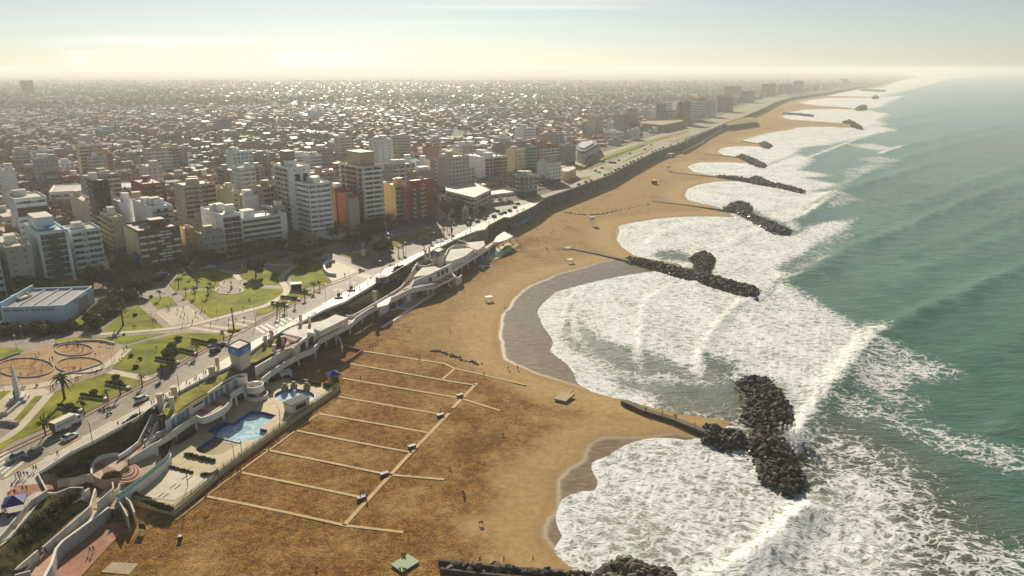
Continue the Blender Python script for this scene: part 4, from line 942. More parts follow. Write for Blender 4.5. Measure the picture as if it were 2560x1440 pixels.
BL = [
 # label, xc, yb, yt, xl, xr, colour, right, left, opts
 ('white slab block cut by the left edge of the photo', 22, 540, 428, -30, 60, 'white', 'blind', 'win', AC(d=12)),
 ('white block with a brown penthouse band at far left', 66, 655, 500, 48, 143, 'white', 'strip', 'blind', AC(c2='white', bm='brown')),
 ('grey shaded block at the left edge beside the pale tower', 38, 742, 622, 0, 98, 'gray', 'win', 'win', {}),
 ('blue-grey block cut by the left edge of the photo', -40, 752, 570, -90, 20, 'blue', 'strip', 'win', {}),
 ('pale blue-white tower with a dark glass middle strip', 116, 712, 584, 84, 188, 'cool', 'gbalc', 'blind', AC(fr='cool')),
 ('pale banded block right beside the dark glass tower', 196, 690, 580, 176, 268, 'cool', 'balc', 'win', AC(bm='cool')),
 ('cream side-walled block with balconies over the street', 296, 648, 545, 262, 322, 'cream', 'blind', 'balc', AC(bm='cream')),
 ('dark brown gridded block with a blue poster on its side', 359, 679, 580, 322, 462, 'brown', 'panel', 'blind', AC(c2='cream', huts=2)),
 ('white stepped block with glass balconies behind the brown grid', 397, 650, 520, 345, 448, 'white', 'gbalc', 'blind', AC(huts=3)),
 ('plain white block with a low roof hut behind the street', 318, 625, 508, 300, 352, 'white', 'blind', 'blind', {}),
 ('slim dark tower with thin grey floor lines', 258, 628, 455, 244, 298, 'dark', 'balc', 'win', AC(bm='dark')),
 ('red-brown block with a dark flat roof', 370, 548, 462, 338, 424, 'red', 'balc', 'blind', AC(bm='dark')),
 ('beige block with recessed balconies and a striped narrow side', 474, 590, 466, 448, 552, 'beige', 'balcs', 'win', AC(bm='beige', huts=2)),
 ('distant grey-green block with a glassy corner', 583, 505, 428, 548, 606, 'gray', 'strip', 'balc', AC(bm='gray')),
 ('dark grey block right of the grey-green one', 612, 500, 432, 600, 632, 'gray', 'blind', 'win', {}),
 ('cream block with terraces behind the long white hotel', 590, 590, 480, 548, 604, 'cream', 'win', 'blind', AC(huts=2)),
 ('tall white-sided block behind the long white hotel', 622, 590, 492, 596, 656, 'white', 'blind', 'blind', {}),
 ('beige block with curved balconies left of the white tower', 668, 590, 470, 640, 702, 'tan', 'balc', 'win', AC(bm='beige', huts=2)),
 ('white-walled block with brown balconies at the park corner', 567, 644, 540, 513, 612, 'white', 'balcs', 'few', AC(bm='brown', huts=3)),
 ('long white hotel block with a blank right end', 613, 634, 550, 596, 722, 'white', 'panel', 'blind', AC(huts=2, d=15)),
 ('small grey hotel with pale window rows on the park street', 512, 656, 588, 496, 568, 'gray', 'win', 'few', AC(huts=1)),
 ('tall pale slab block rising behind the white strip tower', 735, 596, 420, 698, 788, 'white', 'few', 'balc', AC(bm='pale', huts=1)),
 ('white tower with dark strip windows on every storey', 782, 604, 462, 733, 836, 'white', 'strip', 'strip', AC(huts=2)),
 ('dark brick block between the two towers', 845, 582, 472, 826, 872, 'brick', 'blind', 'win', AC(huts=1)),
 ('low red brick block with a grey front and one window column', 873, 590, 488, 850, 902, 'brick', 'few', 'blind', AC(huts=0)),
 ('tallest beige tower with a box penthouse and white balconies', 913, 577, 418, 858, 963, 'pale', 'balc', 'balcs', AC(bm='white', L=dict(bm='tan'), huts=0)),
 ('yellow-sided block with a grey balcony front', 992, 563, 465, 964, 1020, 'yellow', 'balc', 'few', AC(bm='gray', huts=2)),
 ('red-brown block with deep dark balconies by the coast road', 1023, 566, 470, 1010, 1068, 'red', 'balc', 'win', AC(bm='brown', huts=2)),
 ('plain brick stair shaft at the end of the tower row', 1066, 552, 450, 1060, 1087, 'brick', 'blind', 'blind', AC(huts=0, d=9)),
 ('white block far behind the tallest tower', 950, 445, 352, 926, 986, 'white', 'few', 'few', AC(huts=2)),
 ('lone orange brick block above the low roofs', 1068, 440, 368, 1061, 1100, 'orange', 'win', 'blind', AC(huts=1)),
 ('white flat-fronted block behind the yellow one', 1010, 468, 402, 1004, 1046, 'cool', 'few', 'blind', AC(huts=2)),
 ('pale block with three blank walls near the brick shaft', 1052, 470, 405, 1044, 1082, 'white', 'few', 'blind', AC(huts=1)),
 ('beige balcony tower right of the brick stair shaft', 1087, 472, 400, 1080, 1122, 'beige', 'balc', 'win', AC(bm='pale', huts=1)),
 ('low block striped in red and cream', 1162, 470, 420, 1120, 1187, 'pale', 'win', 'win', AC(fr='red', huts=1)),
 ('white block with red-framed balconies and a blank side', 1213, 458, 395, 1150, 1268, 'white', 'balcs', 'blind', AC(bm='red', huts=3)),
 ('cream blank-sided tower by the boulevard start', 1287, 440, 376, 1264, 1312, 'cream', 'win', 'blind', AC(huts=1)),
 ('pale green tower next to the cream one', 1314, 436, 370, 1309, 1340, 'green', 'balc', 'blind', AC(bm='green', huts=1)),
 ('red brick tower with white floor bands', 1347, 426, 368, 1339, 1395, 'brick', 'balc', 'win', AC(bm='white', huts=1)),
 ('grey balcony block at the boulevard corner', 1405, 414, 366, 1392, 1438, 'gray', 'balc', 'balc', AC(bm='gray', huts=1)),
 ('glassy blue-grey block near the fuel station', 1312, 489, 442, 1281, 1343, 'blue', 'curtain', 'curtain', AC(huts=2)),
 ('white gabled block with a grey window front', 1373, 459, 410, 1342, 1402, 'white', 'win', 'blind', AC(huts=0)),
 ('orange-brown block group above the boulevard', 1312, 372, 322, 1283, 1350, 'orange', 'strip', 'balc', AC(bm='tan', huts=2)),
 ('tan block with a white side near the orange ones', 1352, 380, 344, 1335, 1372, 'tan', 'win', 'blind', AC(huts=1)),
 ('pale low block carrying big red roof letters', 1448, 366, 352, 1425, 1490, 'pale', 'win', 'win', AC(huts=0, w=26)),
 ('grey tower behind the red roof letters', 1464, 350, 318, 1455, 1480, 'gray', 'win', 'win', AC(huts=1)),
 ('white houses block along the boulevard side', 1530, 355, 332, 1508, 1560, 'white', 'win', 'win', AC(huts=2)),
 ('pale slim block near the boulevard bend', 1580, 350, 325, 1572, 1598, 'cool', 'win', 'win', AC(huts=1)),
 ('first slim grey tower of the hazy shore row', 1648, 312, 270, 1638, 1662, 'gray', 'strip', 'strip', AC(huts=0)),
 ('pale square block of the hazy shore row', 1668, 312, 283, 1660, 1690, 'blue', 'strip', 'strip', AC(huts=1)),
 ('dark tower of the hazy shore row with two bays', 1704, 312, 266, 1692, 1724, 'tan', 'strip', 'strip', AC(huts=1)),
 ('broad pale tower of the hazy shore row', 1730, 303, 265, 1722, 1756, 'cool', 'strip', 'strip', AC(huts=1)),
 ('stepped grey tower of the hazy shore row', 1772, 293, 262, 1756, 1788, 'blue', 'balc', 'blind', AC(huts=1)),
 ('reddish hazy tower before the low white sheds', 1806, 280, 250, 1792, 1832, 'tan', 'strip', 'strip', AC(huts=1)),
 ('long low pale shed in the hazy shore row', 1800, 262, 243, 1786, 1850, 'gray', 'strip', 'strip', AC(huts=0, d=12, w=46)),
 ('hazy pair tower with a flat top near the shore', 1828, 245, 222, 1808, 1855, 'gray', 'strip', 'strip', AC(huts=1)),
 ('hazy dark block beside the pair tower', 1864, 257, 234, 1850, 1886, 'gray', 'strip', 'strip', AC(huts=1)),
 ('faint reddish broad block near the far bend', 1918, 240, 216, 1902, 1942, 'orange', 'strip', 'strip', AC(huts=1)),
 ('faint slim tower right of the reddish broad block', 1949, 236, 217, 1944, 1958, 'gray', 'strip', 'strip', AC(huts=0)),
 ('faint pale block of the far tower cluster', 1966, 234, 216, 1957, 1981, 'blue', 'strip', 'strip', AC(huts=0)),
 ('last tall faint tower of the far cluster', 1992, 232, 208, 1982, 2006, 'blue', 'strip', 'strip', AC(huts=1)),
 ('tiny faint block alone on the far hazy coast', 2110, 211, 200, 2101, 2123, 'gray', 'blind', 'blind', AC(huts=0)),
 ('wide dark twin block alone in the hazy city at left', 60, 236, 202, 34, 88, 'brown', 'blind', 'blind', AC(huts=2)),
 ('white mid-height block in the hazy city centre', 785, 300, 279, 770, 802, 'cool', 'blind', 'blind', AC(huts=1)),
 ('grey mid-height block with a tall stair in the hazy city', 548, 332, 299, 538, 582, 'gray', 'strip', 'blind', AC(huts=1)),
 ('pale blue-grey low block in the hazy city left', 262, 340, 318, 240, 282, 'cool', 'win', 'blind', AC(huts=0)),
 ('greenish side-lit block in the left hazy trees', 212, 378, 340, 196, 236, 'pale', 'blind', 'blind', AC(huts=0)),
 ('pale grey block with terraces by the left avenue', 375, 470, 418, 352, 412, 'pale', 'win', 'blind', AC(huts=1)),
 ('narrow yellow house wall beside the brown grid block', 470, 640, 574, 454, 482, 'yellow', 'few', 'blind', AC(huts=0, d=10)),
 ('brown low block behind the small grey hotel', 490, 600, 555, 470, 540, 'tan', 'win', 'win', AC(huts=1)),
 ('cream mid block behind the white stepped one', 342, 580, 500, 330, 380, 'cream', 'win', 'blind', AC(huts=1)),
 ('grey-brown block left of the white strip tower foot', 690, 610, 520, 660, 722, 'gray', 'win', 'balc', AC(bm='gray', huts=1)),
 ('beige roofs block near the long warehouse', 222, 590, 505, 186, 250, 'pale', 'win', 'blind', AC(huts=1)),
 ('pale house block left of the street trees', 20, 610, 545, -20, 70, 'pale', 'win', 'few', AC(huts=1)),
 ('orange-roofed pale block left of the pale tower', 30, 665, 590, -10, 66, 'orange', 'win', 'few', AC(huts=1)),
]
ROOT = {}
for rec in BL:
    lab, xc, yb, yt, xl, xr, c, sr, sl, o = rec; o = dict(o); kw = {}
    if xc > 1640: yt -= .22*(yb-yt)
    for k in ('d', 'w', 'huts', 'c2'):
        if k in o: kw[k] = o.pop(k)
    for k in ('bm', 'fr'):
        if k in o: o[k] = wmat(o[k])
    if 'L' in o: o['L'] = {k: wmat(v) for k, v in o['L'].items()}
    ROOT[lab] = block(lab, xc, yb, yt, xl, xr, c, sr, sl, o=o, **kw)
def part_box(lab, name, x0, x1, y0, y1, z0, z1, m, top=None):
    r_ = ROOT[lab][0]; b = MB(); b.box(x0, x1, y0, y1, z0, z1, 0, 1 if top else None); return b.build(name, [m, top] if top else m, r_)
# particular tops and fronts
L_ = 'tallest beige tower with a box penthouse and white balconies'; r_, w_b, d_b, H_b = ROOT[L_]
part_box(L_, 'penthouse', w_b*.12, w_b*.82, d_b*.15, d_b*.75, H_b, H_b+8.5, wmat('beige'), M_roofw)
part_box(L_, 'side_wall', -.5, .6, d_b-2.5, d_b+.1, 2, H_b-.5, M_white)
L_ = 'pale blue-white tower with a dark glass middle strip'; r_, w_b, d_b, H_b = ROOT[L_]
part_box(L_, 'glass_strip', w_b*.36, w_b*.64, -1.7, .05, 2, H_b-2, M_gl2)
part_box(L_, 'side_wall', -.3, w_b*.08, -1.6, .1, .1, H_b+.8, wmat('cool')); part_box(L_, 'side_wall', w_b*.92, w_b+.3, -1.6, .1, .1, H_b+.8, wmat('cool'))
part_box(L_, 'penthouse', w_b*.1, w_b*.75, d_b*.25, d_b*.8, H_b, H_b+6, wmat('cool'), M_roofw)
part_box(L_, 'roof_awning', w_b*.35, w_b*.75, .6, d_b*.24, H_b+1.6, H_b+1.8, plain('blue_awning', (.05, .28, .5), .6))
L_ = 'white tower with dark strip windows on every storey'; r_, w_b, d_b, H_b = ROOT[L_]
part_box(L_, 'podium', -2, w_b+6, -3, -.1, 0, 5.5, M_white, M_roofw)
L_ = 'tall pale slab block rising behind the white strip tower'; r_, w_b, d_b, H_b = ROOT[L_]
part_box(L_, 'penthouse', w_b*.15, w_b*.55, d_b*.3, d_b*.7, H_b, H_b+9, wmat('tan'), M_tile)
for x_ in (.3, .66): part_box(L_, 'window', w_b*x_, w_b*x_+3, -.12, .05, H_b-10, H_b-4, M_gl)
L_ = 'dark brown gridded block with a blue poster on its side'; r_, w_b, d_b, H_b = ROOT[L_]
part_box(L_, 'blue_poster', -.12, -.03, 1.0, d_b*.55, 2.5, H_b*.42, plain('poster_blue', (.05, .13, .33), .6))
L_ = 'white block with a brown penthouse band at far left'; r_, w_b, d_b, H_b = ROOT[L_]
part_box(L_, 'brown_band', .5, w_b+.3, -.7, .02, H_b-9, H_b-4.5, wmat('brown'))
L_ = 'low red brick block with a grey front and one window column'; r_, w_b, d_b, H_b = ROOT[L_]
part_box(L_, 'grey_front', .6, w_b-.2, -.35, -.01, .2, H_b-2, wmat('gray'))
L_ = 'long white hotel block with a blank right end'; r_, w_b, d_b, H_b = ROOT[L_]
part_box(L_, 'blank_wall', w_b*.86, w_b+.1, -.6, .05, 0, H_b+.6, M_white)
L_ = 'white gabled block with a grey window front'; r_, w_b, d_b, H_b = ROOT[L_]
b = MB(); b.add([(-.1, -.3, H_b-.3), (-.1, d_b+.3, H_b-.3), (-.1, d_b*.5, H_b+5), (w_b+.1, -.3, H_b-.3), (w_b+.1, d_b+.3, H_b-.3), (w_b+.1, d_b*.5, H_b+5)], [(0, 1, 2), (3, 5, 4)], 1)
b.add([(-.3, -.5, H_b-.4), (w_b+.3, -.5, H_b-.4), (w_b+.3, d_b*.5, H_b+5.2), (-.3, d_b*.5, H_b+5.2), (-.3, d_b+.5, H_b-.4), (w_b+.3, d_b+.5, H_b-.4)], [(0, 1, 2, 3), (3, 2, 5, 4)], 0); b.build('gable_roof', [M_tile, wmat('white')], r_)

def text(body, size, m, parent, loc, rot, name='lettering', ext=.06):
    cu = bpy.data.curves.new(name, 'FONT'); cu.body = body; cu.size = size; cu.extrude = ext; cu.align_x = 'CENTER'; cu.align_y = 'CENTER'; cu.resolution_u = 2
    o = bpy.data.objects.new(name, cu); o.data.materials.append(m); col.objects.link(o); o.parent = parent; o.location = loc; o.rotation_euler = rot
    return o
L_ = 'pale low block carrying big red roof letters'; r_, w_b, d_b, H_b = ROOT[L_]
M_redl = plain('red_letters', (.6, .03, .02), .5)
tx = text('HAVANNA', 7.5, M_redl, r_, (w_b*.5, -.6, H_b+4.4), (math.pi/2, 0, R(-32)), 'roof_lettering', .2); tx.scale = (1.35, 1, 1)
b = MB(); b.box(0, w_b, 0.2, .3, H_b-.3, H_b+.7, 0); b.build('letter_frame', M_steel, r_)

# ------------------------------------------------------------------ lower buildings with shapes of their own
def lowb(label, pts, z1, m, roof=None, name='low_building', cat='building', z0=G, zl=None, group=None):
    w = [p[:2] for p in PP(pts, z0 if zl is None else zl)]
    c = (sum(a for a, _ in w)/len(w), sum(d for _, d in w)/len(w)); root = empty(name, (*c, z0), 0, label, cat, group)
    b = MB(); b.prism([(x-c[0], y-c[1]) for x, y in w], 0, z1-z0, 0); b.build('wall', m, root)
    ar = [(x-c[0], y-c[1]) for x, y in w]
    b = MB(); b.prism([(x*.97, y*.97) for x, y in ar], z1-z0+.0, z1-z0+.1, 0); b.build('roof', roof or M_roofw, root)
    b = MB(); b.wall(ar+[ar[0]], z1-z0-.2, z1-z0+.6, .35, 0); b.build('parapet', m, root)
    FOOT.append(w); LANDMARK.append((label, c[0], c[1], z1-z0)); return root, ar
def row_on(root, a, b_, z, h, mesh_fn, name, off=.0, inset=.6):
    """a window row along the local wall a->b (outward on the right)"""
    dx, dy = b_[0]-a[0], b_[1]-a[1]; L = math.hypot(dx, dy); an = math.atan2(dy, dx)
    o = inst(name, mesh_fn(L-2*inset), root, (a[0]+dx/L*inset+dy/L*off, a[1]+dy/L*inset-dx/L*off, z), an); return o
# natural science museum at left
mw = [P(10, 812, G), P(168, 806, G)]
mu = empty('museum_building', (mw[0][0], mw[0][1], G), 0, 'low pale blue museum with lettering and a grey ribbed roof', 'museum')
a0 = Vector(mw[0][:2]); a1 = Vector(mw[1][:2]); ux = (a1-a0).normalized(); uy = Vector((-ux.y, ux.x)); Lm = (a1-a0).length
Hm = z_at(mw[1][0], mw[1][1], 762)-G
def M2(p_, q_, z=0): v = ux*p_+uy*q_; return (v.x, v.y, z)
M_mus = mat('museum_blue', (.46, .60, .70), .75, .1, .4); Dm = 26
b = MB(); b.wall([M2(0, 0)[:2], M2(Lm, 0)[:2]], 0, Hm, .6); b.wall([M2(Lm, .3)[:2], M2(Lm, Dm)[:2]], 0, Hm, .6); b.wall([M2(0, .3)[:2], M2(0, Dm)[:2]], 0, Hm+1.6, .6); b.wall([M2(.3, Dm)[:2], M2(Lm-.3, Dm)[:2]], 0, Hm, .6); b.build('wall', M_mus, mu)
t = NT('ribbed_roof'); wv_ = t.n('ShaderNodeTexWave'); wv_.inputs['Scale'].default_value = .9; t.l(t.vmap(t.pos(), (0, 0, R(-30))), wv_.inputs['Vector'])
t.bsdf(t.mix(wv_.outputs['Fac'], (.17, .17, .18), (.3, .3, .31)), .55, .4)
b = MB(); b.prism([M2(.4, .4)[:2], M2(Lm-.4, .4)[:2], M2(Lm-.4, Dm-.4)[:2], M2(.4, Dm-.4)[:2]], Hm-1.2, Hm-.9); b.build('roof', t.m, mu)
for k in (.22, .45, .68):
    b = MB(); b.wall([M2(Lm*k, .4)[:2], M2(Lm*k, Dm-.4)[:2]], Hm-.9, Hm-.3, .35); b.build('roof_beam', M_white, mu)
an = math.atan2(ux.y, ux.x)
tx = text('MUSEO  MUNICIPAL  DE  CIENCIAS  NATURALES', 1.5, M_dark, mu, M2(Lm*.44, -.36, Hm-1.6), (math.pi/2, 0, an), 'wall_lettering', .04)
tx.scale = (Lm*.82/33.0, 1, 1)
lowb('yellow box annex behind the museum roof', [(36, 782), (58, 790), (88, 779), (66, 771)], G+7, wmat('cream'), name='museum_annex')
lowb('grey hall with tall dark window slits beside the museum', [(180, 797), (224, 769), (206, 759), (172, 777)], G+6, wmat('gray'), M_tile, name='museum_hall')
rt, ar = lowb('long white school building with blue glazing in the town', [(128, 512), (345, 498), (338, 484), (140, 492)], G+9, wmat('white'), M_tile, name='school_building')
row_on(rt, ar[0], ar[1], 5.5, 1.6, lambda L: m_band(L, 1.6, M_fr, M_gl, 3), 'window_row', .05); row_on(rt, ar[0], ar[1], 1.8, 1.6, lambda L: m_band(L, 1.7, M_fr, M_gl, 3), 'window_row', .05)
rt, ar = lowb('pale three storey building with a flat bright roof by the coast road', [(1186, 534), (1228, 512), (1190, 492), (1114, 503), (1116, 515)], G+11, wmat('pale'), name='corner_building')
for z in (1.2, 4.6, 8): row_on(rt, ar[0], ar[1], z, 1.6, lambda L: m_band(L, 1.6, M_frd, M_gl, 2.6), 'window_row', .06); row_on(rt, ar[4], ar[0], z, 1.6, lambda L: m_band(L, 1.6, M_frd, M_gl, 2.6), 'window_row', .06)
# tudor house
hx, hy, _ = P(1108, 553, G)
th_ = empty('gabled_house', (hx, hy, G), R(40), 'dark half-timbered gabled house by the coast road', 'house')
def gable(b, x0, x1, y0, y1, z0, z1, mr=0, mw_=1, axis='x', ov=.5):
    if axis == 'x':
        ym = (y0+y1)/2; b.add([(x0, y0, z0), (x0, y1, z0), (x0, ym, z1), (x1, y0, z0), (x1, y1, z0), (x1, ym, z1)], [(0, 2, 1), (3, 4, 5)], mw_)
        b.add([(x0-ov, y0-ov, z0-.3), (x1+ov, y0-ov, z0-.3), (x1+ov, ym, z1+.15), (x0-ov, ym, z1+.15), (x0-ov, y1+ov, z0-.3), (x1+ov, y1+ov, z0-.3)], [(0, 1, 2, 3), (3, 2, 5, 4)], mr)
    else:
        xm = (x0+x1)/2; b.add([(x0, y0, z0), (x1, y0, z0), (xm, y0, z1), (x0, y1, z0), (x1, y1, z0), (xm, y1, z1)], [(0, 1, 2), (3, 5, 4)], mw_)
        b.add([(x0-ov, y0-ov, z0-.3), (xm, y0-ov, z1+.15), (xm, y1+ov, z1+.15), (x0-ov, y1+ov, z0-.3), (x1+ov, y0-ov, z0-.3), (x1+ov, y1+ov, z0-.3)], [(0, 1, 2, 3), (1, 4, 5, 2)], mr)
M_tud = mat('timber_plaster', (.22, .17, .12), .8, .5, 1.2, tint=(.5, .46, .38)); M_tudr = mat('dark_tiles', (.09, .045, .03), .8, .3, 1)
b = MB(); b.box(0, 20, 0, 9, 0, 6, 0); b.box(12, 19, -4, 0, 0, 5.5, 0); b.box(2, 8, -3, 0, 0, 5, 0); b.build('wall', M_tud, th_)
b = MB(); gable(b, 0, 20, 0, 9, 6, 11.5); gable(b, 12, 19, -4, 4, 5.5, 11, axis='y'); gable(b, 2, 8, -3, 4, 5, 9.5, axis='y'); b.build('roof', [M_tudr, M_tud], th_)
b = MB(); b.box(9.5, 10.6, 5, 6, 8, 13.5); b.build('chimney', wmat('brick'), th_)
for x in (4.4, 14.8): inst('window', m_window(1.6, 1.5, M_frd, M_gl), th_, (x, -3.05 if x < 9 else -4.05, 2))
# fuel station canopy
fx, fy, _ = P(1240, 503, G); fs = empty('fuel_station', (fx, fy, G), R(38), 'fuel station with a flat white canopy on columns', 'fuel station')
b = MB(); b.box(-12, 12, -7, 7, 6.2, 7.0); b.build('canopy', M_white, fs)
for x in (-8, 0, 8):
    for y in (-4, 4):
        b = MB(); b.box(x-.3, x+.3, y-.3, y+.3, 0, 6.2); b.build('column', M_white2, fs)
for x in (-4, 4):
    b = MB(); b.box(x-.5, x+.5, -.9, .9, 0, 1.8); b.box(x-.4, x+.4, -.7, .7, 1.8, 2.1); b.build('fuel_pump', M_dark, fs)
# rounded corner building by the boulevard
rt, ar = lowb('art deco corner building with a rounded end and dark attic', [(1438, 398), (1443, 405), (1452, 408), (1462, 407), (1497, 385), (1490, 372), (1452, 378), (1440, 388)], G+9.5, wmat('pale'), M_tile, name='corner_building')
b = MB(); b.prism([(x*.94, y*.94) for x, y in ar], 9.7, 12.2); b.build('attic', wmat('dark'), rt)
b = MB(); b.prism([(x*.6, y*.6) for x, y in ar], 12.3, 14); b.build('penthouse', wmat('blue'), rt)
for k in range(9):
    t_ = (k+.7)/9.6; a, c = ar[3], ar[4]; an = math.atan2(c[1]-a[1], c[0]-a[0])
    inst('window', m_window(1.6, 3.0, M_frd, M_gl), rt, (a[0]+(c[0]-a[0])*t_, a[1]+(c[1]-a[1])*t_, 4.6), an)
row_on(rt, ar[3], ar[4], 1, 3, lambda L: m_band(L, 4, M_frd, M_gl, 2), 'window_row', .06); row_on(rt, ar[3], ar[4], 8, 1.5, lambda L: m_band(L, 1.4, M_frd, M_gl, 2), 'window_row', .06)
lowb('low yellow building with a curved front on the boulevard', [(1402, 449), (1410, 452), (1420, 452), (1440, 443), (1432, 436), (1405, 440)], G+8, wmat('yellow'), name='low_building')
lowb('small white corner shop in the shade below the brown grid block', [(250, 688), (276, 682), (268, 668), (244, 674)], G+6, M_white, name='corner_shop', cat='shop')
lowb('long hazy grey wall building under the shore towers', [(1655, 331), (1708, 319), (1700, 315), (1600, 320), (1604, 326)], G+11, wmat('tan'), wmat('tan'), name='long_building')
print('FOOT', len(FOOT))
# ------------------------------------------------------------------ foliage
def leafm(name, lo, hi, sc_=.6):
    t = NT(name); n_ = t.noise(sc_, 3, .6, t.pos()); oi = t.n('ShaderNodeObjectInfo').outputs['Random']
    c = t.mix(t.step(t.math('ADD', n_, t.math('MULTIPLY', t.math('SUBTRACT', oi, .5), .25)), .3, .7), lo, hi)
    d = t.bsdf(c, .8, .2, link=False); tr = t.n('ShaderNodeBsdfTranslucent'); t.l(c, tr.inputs[0])
    m_ = t.n('ShaderNodeMixShader'); m_.inputs[0].default_value = .3; t.l(d, m_.inputs[1]); t.l(tr.outputs[0], m_.inputs[2]); t.l(m_.outputs[0], t.out.inputs[0])
    return t.m
M_leafd = leafm('dark_leaves', (.022, .034, .008), (.07, .08, .016)); M_leafg = leafm('green_leaves', (.045, .07, .012), (.13, .15, .025)); M_leafb = leafm('bare_brown_twigs', (.12, .075, .05), (.25, .16, .10), .3)
M_leafo = leafm('olive_leaves', (.05, .05, .015), (.13, .115, .03)); M_bark = mat('bark', (.085, .06, .04), .9, .3, 2); M_frond = leafm('palm_fronds', (.03, .04, .01), (.09, .09, .022))
M_leafx = leafm('autumn_leaves', (.16, .07, .02), (.26, .13, .035))
def crown_arrays(seed, n, size, lobes, flat=.75):
    g = np.random.default_rng(seed); L = np.array(lobes, float); k = g.choice(len(L), n, p=L[:, 3]**2/np.sum(L[:, 3]**2))
    d = g.normal(size=(n, 3)); d /= np.linalg.norm(d, axis=1)[:, None]; r_ = g.uniform(.45, 1.08, n)**.6
    c = L[k, :3]+d*(L[k, 3]*r_)[:, None]*np.array([1, 1, flat])
    nrm = d+g.normal(size=(n, 3))*.55; nrm /= np.linalg.norm(nrm, axis=1)[:, None]
    a = np.cross(nrm, g.normal(size=(n, 3))); a /= np.linalg.norm(a, axis=1)[:, None]; b_ = np.cross(nrm, a)
    s = (size*g.uniform(.55, 1.35, n))[:, None]
    V = np.stack([c-a*s-b_*s*.6, c+a*s-b_*s*.7, c+a*s*.7+b_*s*.7, c-a*s*.8+b_*s*.6], 1).reshape(-1, 3)
    return V, np.arange(4*n).reshape(-1, 4)
def lobes_of(seed, n, R_, H_, z0):
    r = random.Random(seed); o = [(0, 0, z0+H_*.5, R_*.62)]
    for i in range(n):
        a = r.uniform(0, 6.28); rr = R_*r.uniform(.35, .68); o.append((rr*math.cos(a), rr*math.sin(a), z0+H_*r.uniform(.2, .85), R_*r.uniform(.26, .46)))
    return o
def trunk_mesh(seed, h, r0, spread, nb=5, cz=.6):
    r = random.Random(seed); b = MB(); b.tube([(0, 0, -.2), (.05*h*r.uniform(-1, 1), .05*h*r.uniform(-1, 1), h*.5), (.06*h*r.uniform(-1, 1), .06*h*r.uniform(-1, 1), h*.95)], [r0, r0*.75, r0*.35], 7)
    for i in range(nb):
        a = i*6.28/nb+r.uniform(-.4, .4); z = h*r.uniform(.38, .6); b.tube([(0, 0, z), (spread*.45*math.cos(a), spread*.45*math.sin(a), z+h*.22), (spread*.8*math.cos(a), spread*.8*math.sin(a), z+h*.38)], [r0*.45, r0*.28, r0*.1], 5)
    return b.mesh('trunk', M_bark)
def tree_proto(seed, R_, H_, z0, n, size, nl, m, r0=.25, flat=.75):
    V_, F_ = crown_arrays(seed, n, size, lobes_of(seed, nl, R_, H_-z0, z0), flat)
    return trunk_mesh(seed, H_*.85, r0, R_*.8), big_mesh('crown', V_, F_, [m])
TP = dict(dark=[tree_proto(1, 5, 9, 1.5, 2600, .32, 11, M_leafd, .35), tree_proto(2, 5.5, 8, 1.2, 2600, .34, 12, M_leafd, .35)],
          green=[tree_proto(3, 4, 6.5, 1.0, 2000, .3, 9, M_leafg), tree_proto(4, 4.2, 6, .8, 2000, .3, 9, M_leafo)],
          bare=[tree_proto(5, 4, 7.5, 2, 620, .16, 10, M_leafb, .2), tree_proto(6, 4.5, 8, 2.2, 620, .17, 11, M_leafb, .22), tree_proto(7, 3.6, 9, 2.2, 520, .2, 9, M_leafo, .2)],
          conifer=[tree_proto(8, 2.6, 11, 1.0, 1500, .3, 8, M_leafd, .25, 1.5)], autumn=[tree_proto(9, 3.6, 7.5, 1.8, 900, .22, 9, M_leafx, .2)])
def shrub_proto(seed, R_, H_, n, size, m):
    V_, F_ = crown_arrays(seed, n, size, [(0, 0, H_*.5, R_*.8)]+[(R_*.45*math.cos(a), R_*.45*math.sin(a), H_*.45, R_*.5) for a in np.linspace(0, 5.2, 5)], H_/R_/1.7)
    return big_mesh('foliage', V_, F_, [m])
SP_ = dict(dark=shrub_proto(21, 1, 1.3, 420, .13, M_leafd), green=shrub_proto(22, 1, 1.3, 420, .13, M_leafg), olive=shrub_proto(23, 1, 1.2, 380, .14, M_leafo))
def palm_proto(seed, h, fl, nf=20, r0=.16):
    r = random.Random(seed); b = MB(); lean = r.uniform(-.3, .3)
    b.tube([(0, 0, -.1), (lean*.4, .1, h*.5), (lean, .1, h)], [r0*1.3, r0, r0*.9], 7); tm = b.mesh('trunk', M_bark)
    b = MB()
    for i in range(nf):
        a = i*2.4+r.uniform(-.2, .2); el = r.uniform(-.35, 1.2); dx, dy = math.cos(a), math.sin(a); L = fl*r.uniform(.8, 1.1); pts = []
        for k in range(6):
            s = k/5; pts.append((lean+dx*L*s*math.cos(el*.6), .1+dy*L*s*math.cos(el*.6), h+L*(math.sin(el)*s-.75*s*s)))
        wd = [.08, .26, .34, .3, .2, .03]; v = []
        for k, p in enumerate(pts):
            v += [(p[0]-dy*wd[k]*fl*.3, p[1]+dx*wd[k]*fl*.3, p[2]-.1*wd[k]*fl), p, (p[0]+dy*wd[k]*fl*.3, p[1]-dx*wd[k]*fl*.3, p[2]-.1*wd[k]*fl)]
        f = []
        for k in range(5): f += [(3*k, 3*k+1, 3*k+4, 3*k+3), (3*k+1, 3*k+2, 3*k+5, 3*k+4)]
        b.add(v, f)
    return tm, b.mesh('fronds', M_frond)
PALM = [palm_proto(1, 4.2, 1.9), palm_proto(2, 3.6, 1.8), palm_proto(3, 6.5, 3.0, 26, .28)]
SEENTREE = [0]
